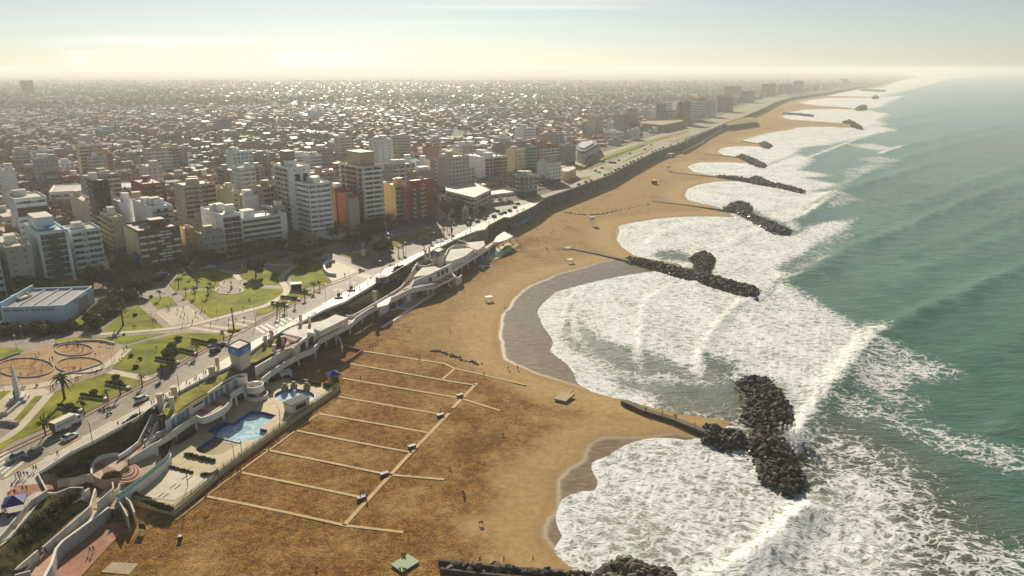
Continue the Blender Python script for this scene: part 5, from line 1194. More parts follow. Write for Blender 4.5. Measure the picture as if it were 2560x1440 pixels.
def tree(kind, px, py, s, label, group=None, z=G, cat='tree', name='tree', share=False, v=None, sz=1.0):
    tm, cm = TP[kind][(v if v is not None else SEENTREE[0]) % len(TP[kind])]; SEENTREE[0] += 1
    x, y, _ = P(px, py, z); root = empty(name, (x, y, z), (SEENTREE[0]*1.7) % 6.28, label, cat, group, share)
    inst('trunk', tm, root, (0, 0, 0), 0, (s, s, s*sz)); inst('crown', cm, root, (0, 0, 0), 0, (s, s, s*sz)); return root
def shrub(kind, px, py, s, label, group='shrubs in the seafront park', z=G, sz=1.0, share=False):
    x, y, _ = P(px, py, z); SEENTREE[0] += 1
    o = inst('shrub', SP_[kind], None, (x, y, z-.05), (SEENTREE[0]*1.3) % 6.28, (s, s, s*sz)); return tag(o, label, 'shrub', group, share)
def palm(px, py, s, label, v=None, z=G, group='young palms along the road kerb'):
    SEENTREE[0] += 1; tm, cm = PALM[v if v is not None else SEENTREE[0] % 2]; x, y, _ = P(px, py, z)
    root = empty('palm_tree', (x, y, z), (SEENTREE[0]*2.1) % 6.28, label, 'palm', group); inst('trunk', tm, root, s=s); inst('fronds', cm, root, s=s); return root
for kd, x, y, s, lb in [('dark', 62, 735, 1.25, 'big dark tree in the shade below the grey block'), ('dark', 100, 742, 1.2, 'big dark tree left of the pale tower foot'), ('dark', 232, 722, 1.35, 'large dark tree in front of the pale banded block'), ('dark', 258, 716, 1.1, 'dark tree at the street corner by the banded block'), ('green', 175, 738, 1.0, 'low olive tree between two big dark ones'), ('dark', 355, 738, 1.0, 'dark dome-shaped tree beside the park street'),
   ('dark', 640, 693, 1.15, 'rounded dark evergreen on the sunny park lawn'), ('dark', 742, 640, .9, 'dark street tree before the white strip tower'), ('dark', 812, 622, .8, 'dark tree beside the podium of the white strip tower'), ('dark', 882, 620, 1.0, 'dark tree in front of the red brick front'), ('dark', 918, 612, .85, 'dark tree before the tallest tower entrance'), ('dark', 955, 640, 1.15, 'big dark tree on the small triangular lawn'), ('dark', 968, 622, .8, 'dark tree next to the triangular lawn tree'), ('dark', 760, 668, .95, 'shaded dark tree by the plaza crossing'),
   ('green', 434, 905, 1.0, 'spreading brown-green tree on the lawn beside the road'), ('green', 262, 800, .8, 'round green tree at the end of the hedge garden'), ('conifer', 320, 500, 1.0, 'dark conifer on the avenue behind the dark slim tower'), ('dark', 1145, 550, .9, 'dark tree in front of the half-timbered house'), ('dark', 1172, 545, .8, 'dark tree between the house and the corner building'), ('dark', 1205, 535, .75, 'dark tree at the foot of the corner building'), ('dark', 1372, 468, .9, 'dark tree below the white gabled block'), ('dark', 1350, 462, .8, 'brown-green tree beside the glassy block'),
   ('autumn', 436, 500, 1.3, 'orange autumn tree beside the beige recessed block'), ('autumn', 428, 486, 1.1, 'tall orange tree behind the beige block side'), ('bare', 300, 640, 1.0, 'bare street tree in the dark side street'), ('bare', 270, 610, 1.1, 'bare tree along the cream balcony block'), ('bare', 282, 655, .9, 'bare tree at the mouth of the dark street'), ('bare', 250, 590, 1.1, 'bare tree deep in the dark street'), ('bare', 470, 640, .8, 'bare tree beside the narrow yellow house')]:
    tree(kd, x, y, s, lb)
r = random.Random(12)
for i in range(48):       # the hedge garden beside the museum
    u = r.random(); x = 232+u*100+r.uniform(-14, 14); y = 812-u*78+r.uniform(-12, 12)
    shrub(['dark', 'green', 'dark', 'olive'][i % 4], x, y, r.uniform(2.2, 4.0), 'rounded %s shrub in the museum hedge garden' % ['dark', 'green', 'dark', 'olive'][i % 4], 'garden shrubs beside the museum', sz=1.15)
for i in range(20):
    x = 5+i*9+r.uniform(-3, 3); y = 828-.02*i+r.uniform(-4, 10)
    shrub('dark' if i % 3 else 'olive', x, y, r.uniform(1.8, 3.2), '%s hedge shrub in front of the museum wall' % ('dark' if i % 3 else 'olive'), 'hedge in front of the museum', sz=1.2)
for kd, x, y, s, lb in [('green', 532, 860, 1.9, 'round clipped green shrub beside the road'), ('olive', 446, 852, 1.7, 'low spiky shrub on the lawn above the brown tree'), ('dark', 328, 892, 1.0, 'small dark shrub in the bright lawn'), ('dark', 340, 920, 1.1, 'dark shrub near the lawn edge by the flagpoles'), ('dark', 350, 900, 1.0, 'dark shrub between two lawn benches'), ('dark', 290, 948, 1.5, 'dark shrub on the sloping lawn right of the playground'), ('dark', 378, 744, 1.0, 'dark round shrub at the small triangular lawn'), ('green', 185, 818, 1.9, 'bright rounded shrub at the museum corner'), ('green', 196, 822, 1.4, 'green shrub beside the museum corner shrub'), ('dark', 310, 838, .7, 'tiny shrub on the narrow lawn strip'), ('dark', 338, 790, 1.0, 'tall shrub on the lawn near the court path'), ('green', 612, 712, .9, 'small green shrub by the round seating circle'),
   ('dark', 235, 985, 1.4, 'dark bush growing round the lawn spotlight beds'), ('dark', 175, 1022, 1.6, 'dark bush in the long flower bed by the truck'), ('dark', 190, 1028, 1.2, 'small dark bush at the end of the truck-side bed')]:
    shrub(kd, x, y, s, lb)
for k, (x, y) in enumerate([(114, 1088), (212, 1036), (272, 1003), (301, 988), (356, 968), (407, 941), (430, 922), (494, 888), (560, 850), (693, 790), (712, 778), (738, 765), (762, 745), (786, 730), (800, 722)]):
    palm(x, y, 1.15-.1*(k % 3), 'young palm with a thin trunk on the kerb strip beside the road')
for k, (x, y) in enumerate([(973, 652), (996, 638), (1008, 634), (1040, 602), (1078, 606), (1090, 598), (1100, 595), (1110, 590), (1128, 583), (1118, 580), (1060, 617)]):
    palm(x, y, 1.25, 'young palm in the sunny paving before the dark lawn', group='palms in the paved verge')
palm(162, 998, 1.15, 'stout date palm on the lawn left of the road', 2, group='stout palms'); palm(308, 815, 1.05, 'tall shaggy palm on the lawn near the hedge garden', 2, group='stout palms')
for k, (x, y) in enumerate([(458, 690), (478, 694), (493, 722), (528, 728), (540, 708), (447, 722), (465, 740), (488, 742), (520, 740), (402, 748), (425, 680)]):
    palm(x, y, .95+.1*(k % 3), 'small palm casting a long shadow on the round-path lawn', group='lawn palms')

# ------------------------------------------------------------------ the town: houses on a street grid
gr = np.random.default_rng(77); A48 = R(48); drx, dry = math.sin(A48), math.cos(A48)
excl = FOOT+[PP2x for PP2x in [[P(x, y, G)[:2] for x, y in [(-900, 1500), (-700, 560), (0, 745), (250, 690), (300, 690), (480, 672), (560, 660), (720, 628), (840, 612), (960, 585), (1120, 545), (1190, 500), (1270, 488), (1390, 468), (1420, 440), (1420, 408), (1550, 362), (1640, 335), (1720, 312), (1850, 262), (1960, 234), (2050, 228), (2300, 190), (3000, 1500)]]]]
def in_any(x, y, m):
    ok = np.zeros(x.shape, bool)
    for p_ in excl:
        q_ = np.array(p_)
        bx = (x > q_[:, 0].min()-m) & (x < q_[:, 0].max()+m) & (y > q_[:, 1].min()-m) & (y < q_[:, 1].max()+m)
        if bx.any(): ok[bx] |= (sdist(x[bx], y[bx], p_) > -m)
    return ok
def lots(ymax, pitch, jit):
    R0 = ymax*1.05; k = int(R0/pitch)
    gi, gj = np.meshgrid(np.arange(-k, k), np.arange(-k, k)); gi = gi.ravel(); gj = gj.ravel()
    a = gi*pitch; b_ = gj*pitch; keep_ = ((a % 112) > 13) & ((b_ % 112) > 13)
    a, b_ = a[keep_], b_[keep_]; a = a+gr.uniform(-jit, jit, a.shape); b_ = b_+gr.uniform(-jit, jit, b_.shape)
    x = a*drx-b_*dry; y = a*dry+b_*drx
    kk = (y > 250) & (y < ymax) & (x > -y*.76) & (x < y*.5+100); return x[kk], y[kk]
rm_ = random.Random(8); KC = ['white', 'pale', 'beige', 'cool', 'tan', 'cream', 'gray', 'orange', 'brick']
WORD = dict(white='white', pale='pale', beige='beige', cool='bluish white', tan='tan', cream='cream', gray='grey', orange='orange-brown', brick='brick red')
nmid = 0
for i in range(600):
    if nmid >= 74: break
    if i % 3: px = rm_.uniform(0, 1420); yb = rm_.uniform(415, 640) if px < 700 else rm_.uniform(395, 520)
    else: px = rm_.uniform(1150, 1900); yb = float(np.interp(px, [1150, 1430, 1640, 1900], [440, 385, 322, 246]))-rm_.uniform(2, 26)
    bx, by, _ = P(px, yb, G); dmin = sdist(np.array([bx]), np.array([by]), LAND)[0]
    cx_, cy_ = bx+8*.07, by+16
    if dmin < 30 or in_any(np.array([cx_, bx]), np.array([cy_, by]), 17).any(): continue
    c = rm_.choices(KC, [5, 4, 3, 3, 3, 2, 3, 1.5, 1.5])[0]; H = rm_.choice([10, 13, 16, 16, 20, 24, 30]) if by < 900 else rm_.choice([12, 16, 22, 30]); ww, dd_ = rm_.uniform(11, 24), rm_.uniform(11, 16); yt = proj(bx, by, G+H)[1]
    block(f'{WORD[c]} mid-rise block among the low houses of the town', px, yb, yt, None, px, c, rm_.choice(['balc', 'win', 'strip', 'balc']), rm_.choice(['blind', 'few', 'win']), d=dd_, w=ww, o=dict(bm=wmat(rm_.choice([c, 'white']))), huts=rm_.choice([1, 1, 2]), group='mid-rise blocks of the town', share=True); nmid += 1
excl = FOOT+[excl[-1]]
hx_, hy_ = lots(5200, 13.5, 2.0)
far0 = np.hypot(hx_, hy_)
pk = gr.random(hx_.shape) < np.where(far0 < 900, .66, np.where(far0 < 2200, .4, .2))
hx_, hy_ = hx_[pk], hy_[pk]
land_in = inside(hx_, hy_, LAND); ko = land_in & ~in_any(hx_, hy_, 5.5); hx_, hy_ = hx_[ko], hy_[ko]
o_ = np.argsort(np.hypot(hx_, hy_)); hx_, hy_ = hx_[o_], hy_[o_]; print('houses', len(hx_))
M_hw = [wmat('white'), wmat('pale'), wmat('cool'), wmat('cream'), wmat('tan'), wmat('gray')]
M_zinc = mat('zinc_roof', (.38, .36, .33), .48, .15, .2, .5, metal=.25); M_troof2 = mat('brown_tiles', (.22, .10, .06), .8, .3, .4); M_roofg = mat('grey_roof', (.24, .225, .2), .6, .3, .3, .4)
RK = [('flat white', mat('town_roof_pale', (.44, .41, .36), .7, .3, .3)), ('flat grey', M_roofg), ('tiled', M_troof), ('brown tiled', M_troof2), ('zinc', M_zinc), ('flat beige', mat('town_roof_beige', (.31, .255, .2), .75, .3, .3))]
def house_meshes(w_, d_, h, kind, slope):
    b = MB(); b.box(0, w_, 0, d_, 0, h); wm_ = b.mesh('wall', wmat('white')); b = MB()
    if kind < 2: b.box(-.1, w_+.1, -.1, d_+.1, h+.002, h+.35)
    elif kind == 2: gable(b, 0, w_, 0, d_, h, h+slope, 0, 0)
    elif kind == 3: gable(b, 0, w_, 0, d_, h, h+slope, 0, 0, 'y')
    else: b.box(-.1, w_+.1, -.1, d_+.1, h+.002, h+.3); b.box(w_*.2, w_*.62, d_*.3, d_*.8, h+.3, h+2.7)
    rm_ = b.mesh('roof', M_roofw); b = MB()
    k = max(2, int(w_/3))
    for i in range(k): b.box((i+.25)*w_/k, (i+.75)*w_/k, -.04, .05, 1.0, 2.3)
    return wm_, rm_, b.mesh('window_row', M_gl)
HP = [house_meshes(w_, d_, h, k, s) for w_, d_, h, k, s in [(11, 10, 3.6, 0, 0), (10, 11, 6.4, 1, 0), (9, 12, 3.4, 2, 2.4), (12, 9, 3.6, 3, 2.2), (9, 9, 6.2, 3, 2.3), (12, 12, 7, 4, 0), (11, 9, 4, 2, 1.6), (10, 10, 5.0, 0, 0)]]
HKIND = ['flat', 'flat', 'gabled', 'gabled', 'gabled', 'flat', 'gabled', 'flat']
r = random.Random(99); NI = 0; RAD = math.atan2(dry, drx)
restH = []
for x, y in zip(hx_, hy_):
    k = r.randrange(8); fl = HKIND[k] == 'flat'; rk = r.choices(RK, [2.5, 4, 0, 0, 1, 4] if fl else [0, 2, 5, 4, 1.5, 0])[0]; wm_ = M_hw[r.choices(range(6), [3, 4, 2, 3, 5, 3])[0]]
    an = RAD+r.choice((0, math.pi/2, math.pi, -math.pi/2))+r.uniform(-.04, .04); s = r.uniform(.82, 1.12)
    px, py = proj(x, y, G+4)
    if NI < 300 and -20 < px < 2560 and y < 1500:
        if r.random() < .12 and y > 520: continue
        NI += 1
        cn = {'facade_white': 'white', 'facade_pale': 'pale', 'facade_cool': 'bluish white', 'facade_cream': 'cream', 'facade_tan': 'tan', 'facade_gray': 'grey'}[wm_.name]
        rt = empty('town_house', (x, y, G), an, f'{cn} {"low house" if k not in (1, 4, 5) else "two-storey house"} with {rk[0]} roof among the town trees', 'house', 'low houses of the town', True)
        a, b_, c = HP[k]; off = (-5*s, -5*s, 0)
        inst('wall', a, rt, off, 0, s, {0: wm_}); inst('roof', b_, rt, off, 0, s, {0: rk[1]})
        if y < 900: inst('window_row', c, rt, off, 0, s)
    else: restH.append((x, y, an, s*(1 if y < 2500 else 1.15), k, M_hw.index(wm_), RK.index(rk)))
print('individual houses', NI, 'rest', len(restH))
# the rest of the town as one mass
base = []
for (a, b_, c) in HP:
    vs = [tuple(v.co) for v in a.vertices]; fs = [tuple(p.vertices) for p in a.polygons][:]; vr = [tuple(v.co) for v in b_.vertices]
    fq = [f for f in fs if len(f) == 4][1:5]
    fr_ = [tuple(p.vertices) for p in b_.polygons]; fr_ = [(f if len(f) == 4 else (f[0], f[1], f[2], f[2])) for f in fr_]
    base.append((np.array(vs), np.array(fq), np.array(vr), [f for f in fr_ if len(set(f)) == 4], [f[:3] for f in fr_ if len(set(f)) < 4]))
RH = np.array(restH)
VV = []; FF = []; MM = []; n0 = 0
for k in range(8):
    S_ = RH[RH[:, 4] == k]
    if not len(S_): continue
    vw, fq, vr, f4, f3 = base[k]; ca, sa = np.cos(S_[:, 2]), np.sin(S_[:, 2]); sc_ = S_[:, 3]; m_ = len(S_)
    for vv, ff, colx in ((vw, fq, 5), (vr, np.array(f4), 6)):
        lx = (vv[None, :, 0]-5)*sc_[:, None]; ly = (vv[None, :, 1]-5)*sc_[:, None]; lz = vv[None, :, 2]*sc_[:, None]
        Xw = S_[:, 0, None]+lx*ca[:, None]-ly*sa[:, None]; Yw = S_[:, 1, None]+lx*sa[:, None]+ly*ca[:, None]; Zw = G+lz
        VV.append(np.stack([Xw, Yw, Zw], 2).reshape(-1, 3)); nv = len(vv)
        fidx = (np.arange(m_)*nv)[:, None, None]+ff[None]+n0; FF.append(fidx.reshape(-1, 4)); n0 += m_*nv
        MM.append(np.repeat(S_[:, colx]+(6 if colx == 6 else 0), len(ff)))
me = big_mesh('distant_town', np.concatenate(VV), np.concatenate(FF), M_hw+[a[1] for a in RK], np.concatenate(MM).astype(int))
stuff(inst('distant_town', me))
# town trees
tx_ = gr.uniform(-.78, .45, 64000); ty_ = 330*np.exp(gr.random(64000)*math.log(6500/330)); tx_ = tx_*ty_
land_in = inside(tx_, ty_, LAND); ko = land_in & ~in_any(tx_, ty_, 3.0)
cl_ = np.sin(tx_*.006+1)*np.sin(ty_*.0045+tx_*.002)+.45*np.sin(tx_*.021+ty_*.017)
tx_, ty_, cl_ = tx_[ko], ty_[ko], cl_[ko]; kk = gr.random(tx_.shape) < np.clip(.5+cl_*.45, .12, 1); tx_, ty_, cl_ = tx_[kk], ty_[kk], cl_[kk]
# the leafless wood at left
wx, wy = gr.uniform(-1, 1, 1500), gr.uniform(0, 1, 1500)
wood = [P(x, y, G)[:2] for x, y in [(-200, 470), (60, 468), (250, 450), (330, 420), (250, 395), (0, 372), (-200, 372)]]
xs_ = np.array(wood); wx = gr.uniform(xs_[:, 0].min(), xs_[:, 0].max(), 2600); wy = gr.uniform(xs_[:, 1].min(), xs_[:, 1].max(), 2600); iw = inside(wx, wy, wood) & ~in_any(wx, wy, 3)
tx_ = np.concatenate([tx_, wx[iw]]); ty_ = np.concatenate([ty_, wy[iw]])
# keep trees off the house footprints (near ones)
hkey = set((int(x//7), int(y//7)) for x, y in zip(hx_, hy_))
okk = np.array([((int(x//7), int(y//7)) not in hkey) or y > 1500 for x, y in zip(tx_, ty_)]); tx_, ty_ = tx_[okk], ty_[okk]
o_ = np.argsort(np.hypot(tx_, ty_)); tx_, ty_ = tx_[o_], ty_[o_]; NT_ = 0; restT = []
for x, y in zip(tx_, ty_):
    px, py = proj(x, y, G+5)
    if not (-30 < px < 2590): continue
    kd = r.choices(['bare', 'green', 'dark', 'conifer', 'autumn'], [9, 2, .8, .4, .6])[0]; s = r.uniform(.7, 1.25)*(.8 if kd == 'dark' else 1)
    if NT_ < 290:
        NT_ += 1; i = SEENTREE[0] % len(TP[kd]); nm = {'bare': ['bare brown', 'bare brown', 'olive'][i], 'green': 'green', 'dark': 'dark evergreen', 'conifer': 'dark conifer', 'autumn': 'orange autumn'}[kd]
        tree(kd, px, proj(x, y, G)[1], s, f'{nm} street tree between the low houses of the town', 'town trees', share=True, v=i)
    else: restT.append((x, y, s, ['bare', 'green', 'dark', 'conifer', 'autumn'].index(kd)))
print('trees', NT_, len(restT))
RT = np.array(restT); VV = []; FF = []; MM = []; n0 = 0
for kd, (R_, H_, mi) in enumerate([(4.0, 7.5, 0), (3.8, 6.2, 1), (4.4, 8, 2), (2.2, 10, 2), (3.6, 7, 3)]):
    S_ = RT[RT[:, 3] == kd]
    for var in range(4):
        Q = S_[var::4]
        for lo, hi, n, sz in ((0, 900, 110, .62), (900, 2000, 44, 1.05), (2000, 9000, 18, 1.9)):
            Q2 = Q[(Q[:, 1] >= lo) & (Q[:, 1] < hi)]
            if not len(Q2): continue
            v, f = crown_arrays(kd*10+var+lo, n, sz*(.8 if kd == 0 else 1), lobes_of(var+kd, 5, R_, H_*.8, H_*.2)); m_ = len(Q2); s = Q2[:, 2]*(1 if lo < 2000 else 1.3)
            W = v[None]*s[:, None, None]+np.stack([Q2[:, 0], Q2[:, 1], np.full(m_, G)], 1)[:, None, :]
            VV.append(W.reshape(-1, 3)); FF.append(((np.arange(m_)*len(v))[:, None, None]+f[None]+n0).reshape(-1, 4)); n0 += m_*len(v); MM.append(np.full(m_*len(f), mi))
me = big_mesh('distant_trees', np.concatenate(VV), np.concatenate(FF), [M_leafb, M_leafo, M_leafd, M_leafx], np.concatenate(MM))
stuff(inst('distant_trees', me)); print('tree quads', len(me.polygons))
# ------------------------------------------------------------------ the bathing establishment under the promenade
from mathutils.geometry import tessellate_polygon
TZ = 6.3; DZ = 2.5
def W(pts, z): return [p[:2] for p in PP(pts, z)]
t = NT('striped_terrace'); ps = t.pos(); wv_ = t.n('ShaderNodeTexWave', wave_profile='SAW'); wv_.inputs['Scale'].default_value = .055; t.l(t.vmap(ps, (0, 0, R(-60))), wv_.inputs['Vector'])
n_ = t.noise(.8, 4, .6, ps); c1 = t.mix(t.step(n_, .3, .7), (.42, .27, .2), (.56, .4, .3)); t.bsdf(t.mix(t.step(wv_.outputs['Fac'], .62, .66), c1, (.27, .14, .10)), .75, .3); M_strp = t.m
M_deck = mat('pool_deck', (.52, .42, .24), .75, .14, .4, .3); M_decko = mat('tan_paving', (.40, .31, .18), .8, .14, .5)
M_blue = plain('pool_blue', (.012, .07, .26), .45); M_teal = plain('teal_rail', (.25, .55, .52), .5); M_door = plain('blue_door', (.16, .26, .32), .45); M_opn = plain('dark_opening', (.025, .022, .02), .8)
t = NT('pool_water'); ps = t.pos(); n_ = t.noise(.35, 4, .65, ps, 1.0); t.bsdf(t.mix(t.step(n_, .44, .56), (.36, .60, .66), (.68, .84, .88)), .08, .5, t.bump(t.noise(1.5, 2, .5, ps), .15, .05)); M_pw = t.m
class Set:
    """one building: an Empty with mesh parts given in world metres"""
    def __init__(s, name, label, cat, at, z=0): s.r = empty(name, (at[0], at[1], z), 0, label, cat)
    def add(s, b, name, m): return attach(b, name, m, s.r)
    def prism(s, name, pts, z0, z1, m, top=None, zl=None):
        b = MB(); b.prism(W(pts, z1 if zl is None else zl), z0, z1, 0, None if top is None else 1); return s.add(b, name, [m, top] if top else m)
    def wall(s, name, pts, z0, z1, th, m, zl, sm=0):
        w = W(pts, zl); n0_ = len(w)
        if sm: w = [tuple(p[:2]) for p in smooth_curve(w, sm)]
        def ex(z):
            if not isinstance(z, (list, tuple)): return z
            return [float(np.interp(i/(len(w)-1)*(n0_-1), range(n0_), z)) for i in range(len(w))]
        b = MB(); b.wall(w, ex(z0), ex(z1), th); return s.add(b, name, m)
    def openings(s, name, line_, ks, wd, z0, z1, m, zl, off=.25, th=.2):
        w = [Vector(p) for p in W(line_, zl)]; L = [0]
        for i in range(len(w)-1): L.append(L[-1]+(w[i+1]-w[i]).length)
        for k in ks:
            d = k*L[-1]; i = max(j for j in range(len(L)-1) if L[j] <= d+1e-6); u = (w[i+1]-w[i]).normalized(); p = w[i]+u*(d-L[i]); nrm = Vector((u.y, -u.x))
            b = MB(); a, c = p-u*wd/2+nrm*(off-th), p+u*wd/2+nrm*(off-th); e, f = c+nrm*th, a+nrm*th
            b.prism([tuple(a), tuple(c), tuple(e), tuple(f)], z0, z1); s.add(b, name, m)
    def columns(s, pts, zl, z0, z1, r_, m, name='column'):
        for x, y in W(pts, zl):
            b = MB(); b.tube([(x, y, z0), (x, y, z1)], r_, 8); s.add(b, name, m)
def steps(name, a, b_, c, d, za, zb, n, m, m2=None):
    """stairs from edge a-b (level za) to edge c-d (level zb); px edges"""
    A, B_, C_, D_ = Vector(P(*a, za)), Vector(P(*b_, za)), Vector(P(*d, zb)), Vector(P(*c, zb)); mb = MB()
    for i in range(n):
        t0, t1 = i/n, (i+1)/n; z = za+(zb-za)*(i+(1 if zb > za else 0))/n
        p0, p1, p2, p3 = A.lerp(C_, t0), B_.lerp(D_, t0), B_.lerp(D_, t1), A.lerp(C_, t1)
        mb.prism([tuple(p[:2]) for p in (p0, p1, p2, p3)], min(za, zb)-.5, z, 0 if not m2 or i % 2 else 1)
    return struct(mb.build(name, [m, m2] if m2 else m))
# promenade parapet wall
pe = [b_ for b_ in BLUFF[4:25]]
w = W(pe, G); pw_ = Set('promenade_wall', 'long pale parapet wall along the beach edge of the promenade', 'wall', w[0])
b = MB(); b.wall(w, -1, 9.98, .5); pw_.add(b, 'wall', mat('bank_wall', (.22, .19, .14), .9, .3, .4)); b = MB(); b.wall(w, 9.99, 10.85, .3); pw_.add(b, 'parapet', M_white)
w = W(BLUFF[0:5], G); b = MB(); b.wall(w, -1, 9.98, .5); b.wall(w, 9.985, 10.8, .3); tag(b.at((*w[1], 0), 'plaza_wall', M_white2), 'pale wall zigzag round the red brick plaza corner', 'wall')
# --- lower left ramps
def bank2(name, top, bot, zt, zb, m):
    v = [P(x, y, zt) for x, y in top]; n_ = len(v); v2 = [P(x, y, zb) for x, y in bot]; k = 5; V_ = []
    for j in range(k+1):
        for i in range(n_):
            p = Vector(v[i]).lerp(Vector(v2[i]), j/k); p.z += math.sin(j/k*math.pi)*.5+.25*math.sin(i*3+j*2.1); V_.append(tuple(p))
    f = [(j*n_+i, j*n_+i+1, (j+1)*n_+i+1, (j+1)*n_+i) for j in range(k) for i in range(n_-1)]
    b = MB(); b.add(V_, [q_[::-1] for q_ in f], 0, True); return struct(b.build(name, m))
bank2('planted_bank', [(96, 1192), (175, 1142), (235, 1111), (300, 1075), (342, 1053), (392, 1018)], [(130, 1203), (215, 1190), (232, 1160), (295, 1132), (350, 1098), (385, 1060)], 9.7, 5.2, M_bank)
bank2('planted_bank', [(118, 1238), (60, 1292), (0, 1372), (-120, 1500)], [(226, 1258), (165, 1312), (100, 1372), (30, 1470)], 9.2, 4.6, M_bank)
sheet('ramp_path', q('F', 300, 690, 470, 610, 60, 1100, -100, 1220, -100, 1080), 9.35, M_cream)
slab('pink_plaza', q('E', 915, 1150, 930, 1040, 1000, 985, 1180, 945, 1300, 860, 1420, 780, 1580, 850, 1290, 980, 1270, 1050, 1200, 1110, 1190, 1180, 1000, 1190), 5.3, M_strp, 3)
slab('lower_plaza', [(322, 1144), (402, 1136), (408, 1155), (296, 1243), (322, 1284), (306, 1272), (270, 1273), (222, 1270), (250, 1235), (300, 1190)], 3.6, M_decko, 3)
slab('ramp_terrace', [(105, 1372), (222, 1270), (272, 1272), (158, 1357), (140, 1375), (112, 1450), (30, 1450)], 3.4, M_cream, 3)
slab('pink_terrace', q('F', 370, 1185, 545, 1185, 470, 1440, 100, 1440), 3.44, M_pinkt, 1)
slab('brick_promenade', [(105, 1452), (192, 1452), (330, 1302), (262, 1311), (150, 1398)], 1.14, mat('red_brick_paving', (.40, .19, .115), .85, .2, .5), .6)
slab('concrete_pad', q('F', 1125, 1300, 1385, 1315, 1290, 1425, 1010, 1400), 1.1, M_decko, .3)
sheet('brick_plaza', q('E', 60, 1330, 180, 1250, 360, 1240, 520, 1250, 540, 1290, 380, 1310, 330, 1330, 280, 1370, 90, 1380), G+.06, M_brick)
for pts, z0, z1, lb, th in [(q('E', 330, 1190, 420, 1215, 520, 1210, 640, 1182, 760, 1172, 850, 1140, 930, 1148), 3.5, 6.3, 'wavy pale wall below the shrub bank by the plaza', .6), (q('F', 440, 595, 560, 600, 700, 545, 830, 545), 6, 9.3, 'short bent white wall above the green planter', .5), (q('F', 890, 560, 700, 690, 500, 825, 100, 1140, 0, 1225), 4, 7.9, 'long straight pale wall between two planted strips', .7),
   (q('F', 470, 612, 300, 830, 100, 1070, -60, 1160), 7, 10.0, 'pale wall between the ramp path and the shrubs', .4), (q('F', 950, 565, 900, 740, 660, 950, 425, 1150), 3, 6.0, 'tall tapering white wall beside the cream ramp terrace', .6), (q('F', 1125, 500, 1130, 560, 970, 700), 3.5, 7.0, 'triangular pale wall with a bluish mural by the lower plaza', .4), (q('F', 1195, 510, 1180, 560, 970, 715), 3.5, 5.5, 'low pale kerb wall under the triangular mural wall', .35),
   (q('F', 375, 1180, 150, 1370, -40, 1425), 3.5, 6.4, 'white angled wall at the bottom left corner', .6), (q('F', 300, 1385, 100, 1440), 3.5, 5.8, 'short white wall at the bottom edge of the photo', .6), (q('F', 1240, 640, 1300, 690, 1345, 800), .5, 5.2, 'curved white wing wall beside the dark beach stairs', .5), (q('F', 1165, 655, 1210, 720, 1275, 840), .5, 5.2, 'thin white wall on the inner side of the beach stairs', .4)]:
    thing_wall(pts, z0, z1-.5, th*.7, M_white2, lb, zl=z1-.5 if z1 < 9 else 9, sm=0, name='ramp_wall')
rw = Set('ramp_retaining_wall', 'tall pale retaining wall above the red brick promenade', 'wall', P(272, 1272, 1), 1)
rw.wall('wall', [(272, 1270), (215, 1312), (156, 1355), (140, 1374), (128, 1412), (105, 1455)], .5, 4.2, .45, mat('blueish_tile_wall', (.40, .42, .42), .7, .15, .6), 4.2); rw.wall('parapet', [(272, 1268), (215, 1310), (156, 1353), (140, 1372), (128, 1410), (105, 1453)], 4.21, 4.4, .6, M_white, 4.3)
rw.openings('pale_panel', [(272, 1270), (156, 1355)], (.45, .52, .82), 2.2, 1.5, 3.6, M_white, 4.2, off=.29, th=.06)
steps('beach_stairs', (270, 1272), (310, 1272), (262, 1312), (328, 1302), 3.6, 1.1, 9, mat('dark_steps', (.06, .05, .045), .85, .2, 1), mat('step_edges', (.16, .12, .1), .85, .2, 1))
steps('promenade_stairs', q('E', 1370, 815)[0], q('E', 1450, 835)[0], q('E', 1575, 545)[0], q('E', 1665, 525)[0], 5.3, 10, 14, M_pinkt, mat('dark_risers', (.09, .05, .04), .85, .2, 1))
for i in range(6):
    k = 1-.12*i; c_px = (302, 1182); pts = [(c_px[0]+8+40*k*math.cos(a), c_px[1]-2+24*k*math.sin(a)-i*1.2) for a in np.linspace(-.9, 1.75, 14)]
    line('round_step', pts, .55, 4.75+.1*i, mat('red_steps', (.22, .09, .06), .85, .2, 1) if i % 2 else M_pinkt, .3)
# --- west wing: cabins, terrace, columns
ww = Set('beach_club_wing', 'white curved beach club wing with blue doors under a grass roof', 'beach club', P(500, 1020, TZ), 0)
FB = [(418, 1081), (470, 1041), (522, 1008), (572, 976), (598, 964), (620, 958)]
ww.wall('facade_wall', FB, TZ-.2, [9.9, 9.9, 9.9, 10.4, 10.4, 9.9], .5, M_white, TZ, 3)
ww.openings('cabin_door', FB, (.08, .15, .21, .27, .50, .57, .64, .70, .78, .88), 1.7, TZ+.15, TZ+2.7, M_door, TZ, off=.33, th=.12)
ww.openings('slit_window', FB, (.37, .43), 2.2, TZ+1.7, TZ+2.3, M_opn, TZ, off=.33, th=.12)
OUT = [(368, 1113), (392, 1108), (432, 1084), (478, 1052), (492, 1046), (505, 1051), (532, 1042), (562, 1024), (578, 1003), (580, 988), (618, 967)]
ww.prism('terrace_floor', FB+OUT[::-1][:-2]+[(400, 1098)], TZ-1.0, TZ, M_white, M_strp)
ww.wall('terrace_parapet', OUT, [4.7]+[5.1]*10, [5.9, 6.6]+[7.3]*9, .4, M_white, TZ, 3)
ww.wall('inner_parapet', q('E', 1440, 830, 1560, 760, 1715, 690), TZ-1, 7.2, .35, M_white, TZ)
ww.columns([(440, 1085), (490, 1060), (558, 1034), (590, 1000), (612, 985)], DZ+2, DZ-.2, TZ-.9, .42, M_white)
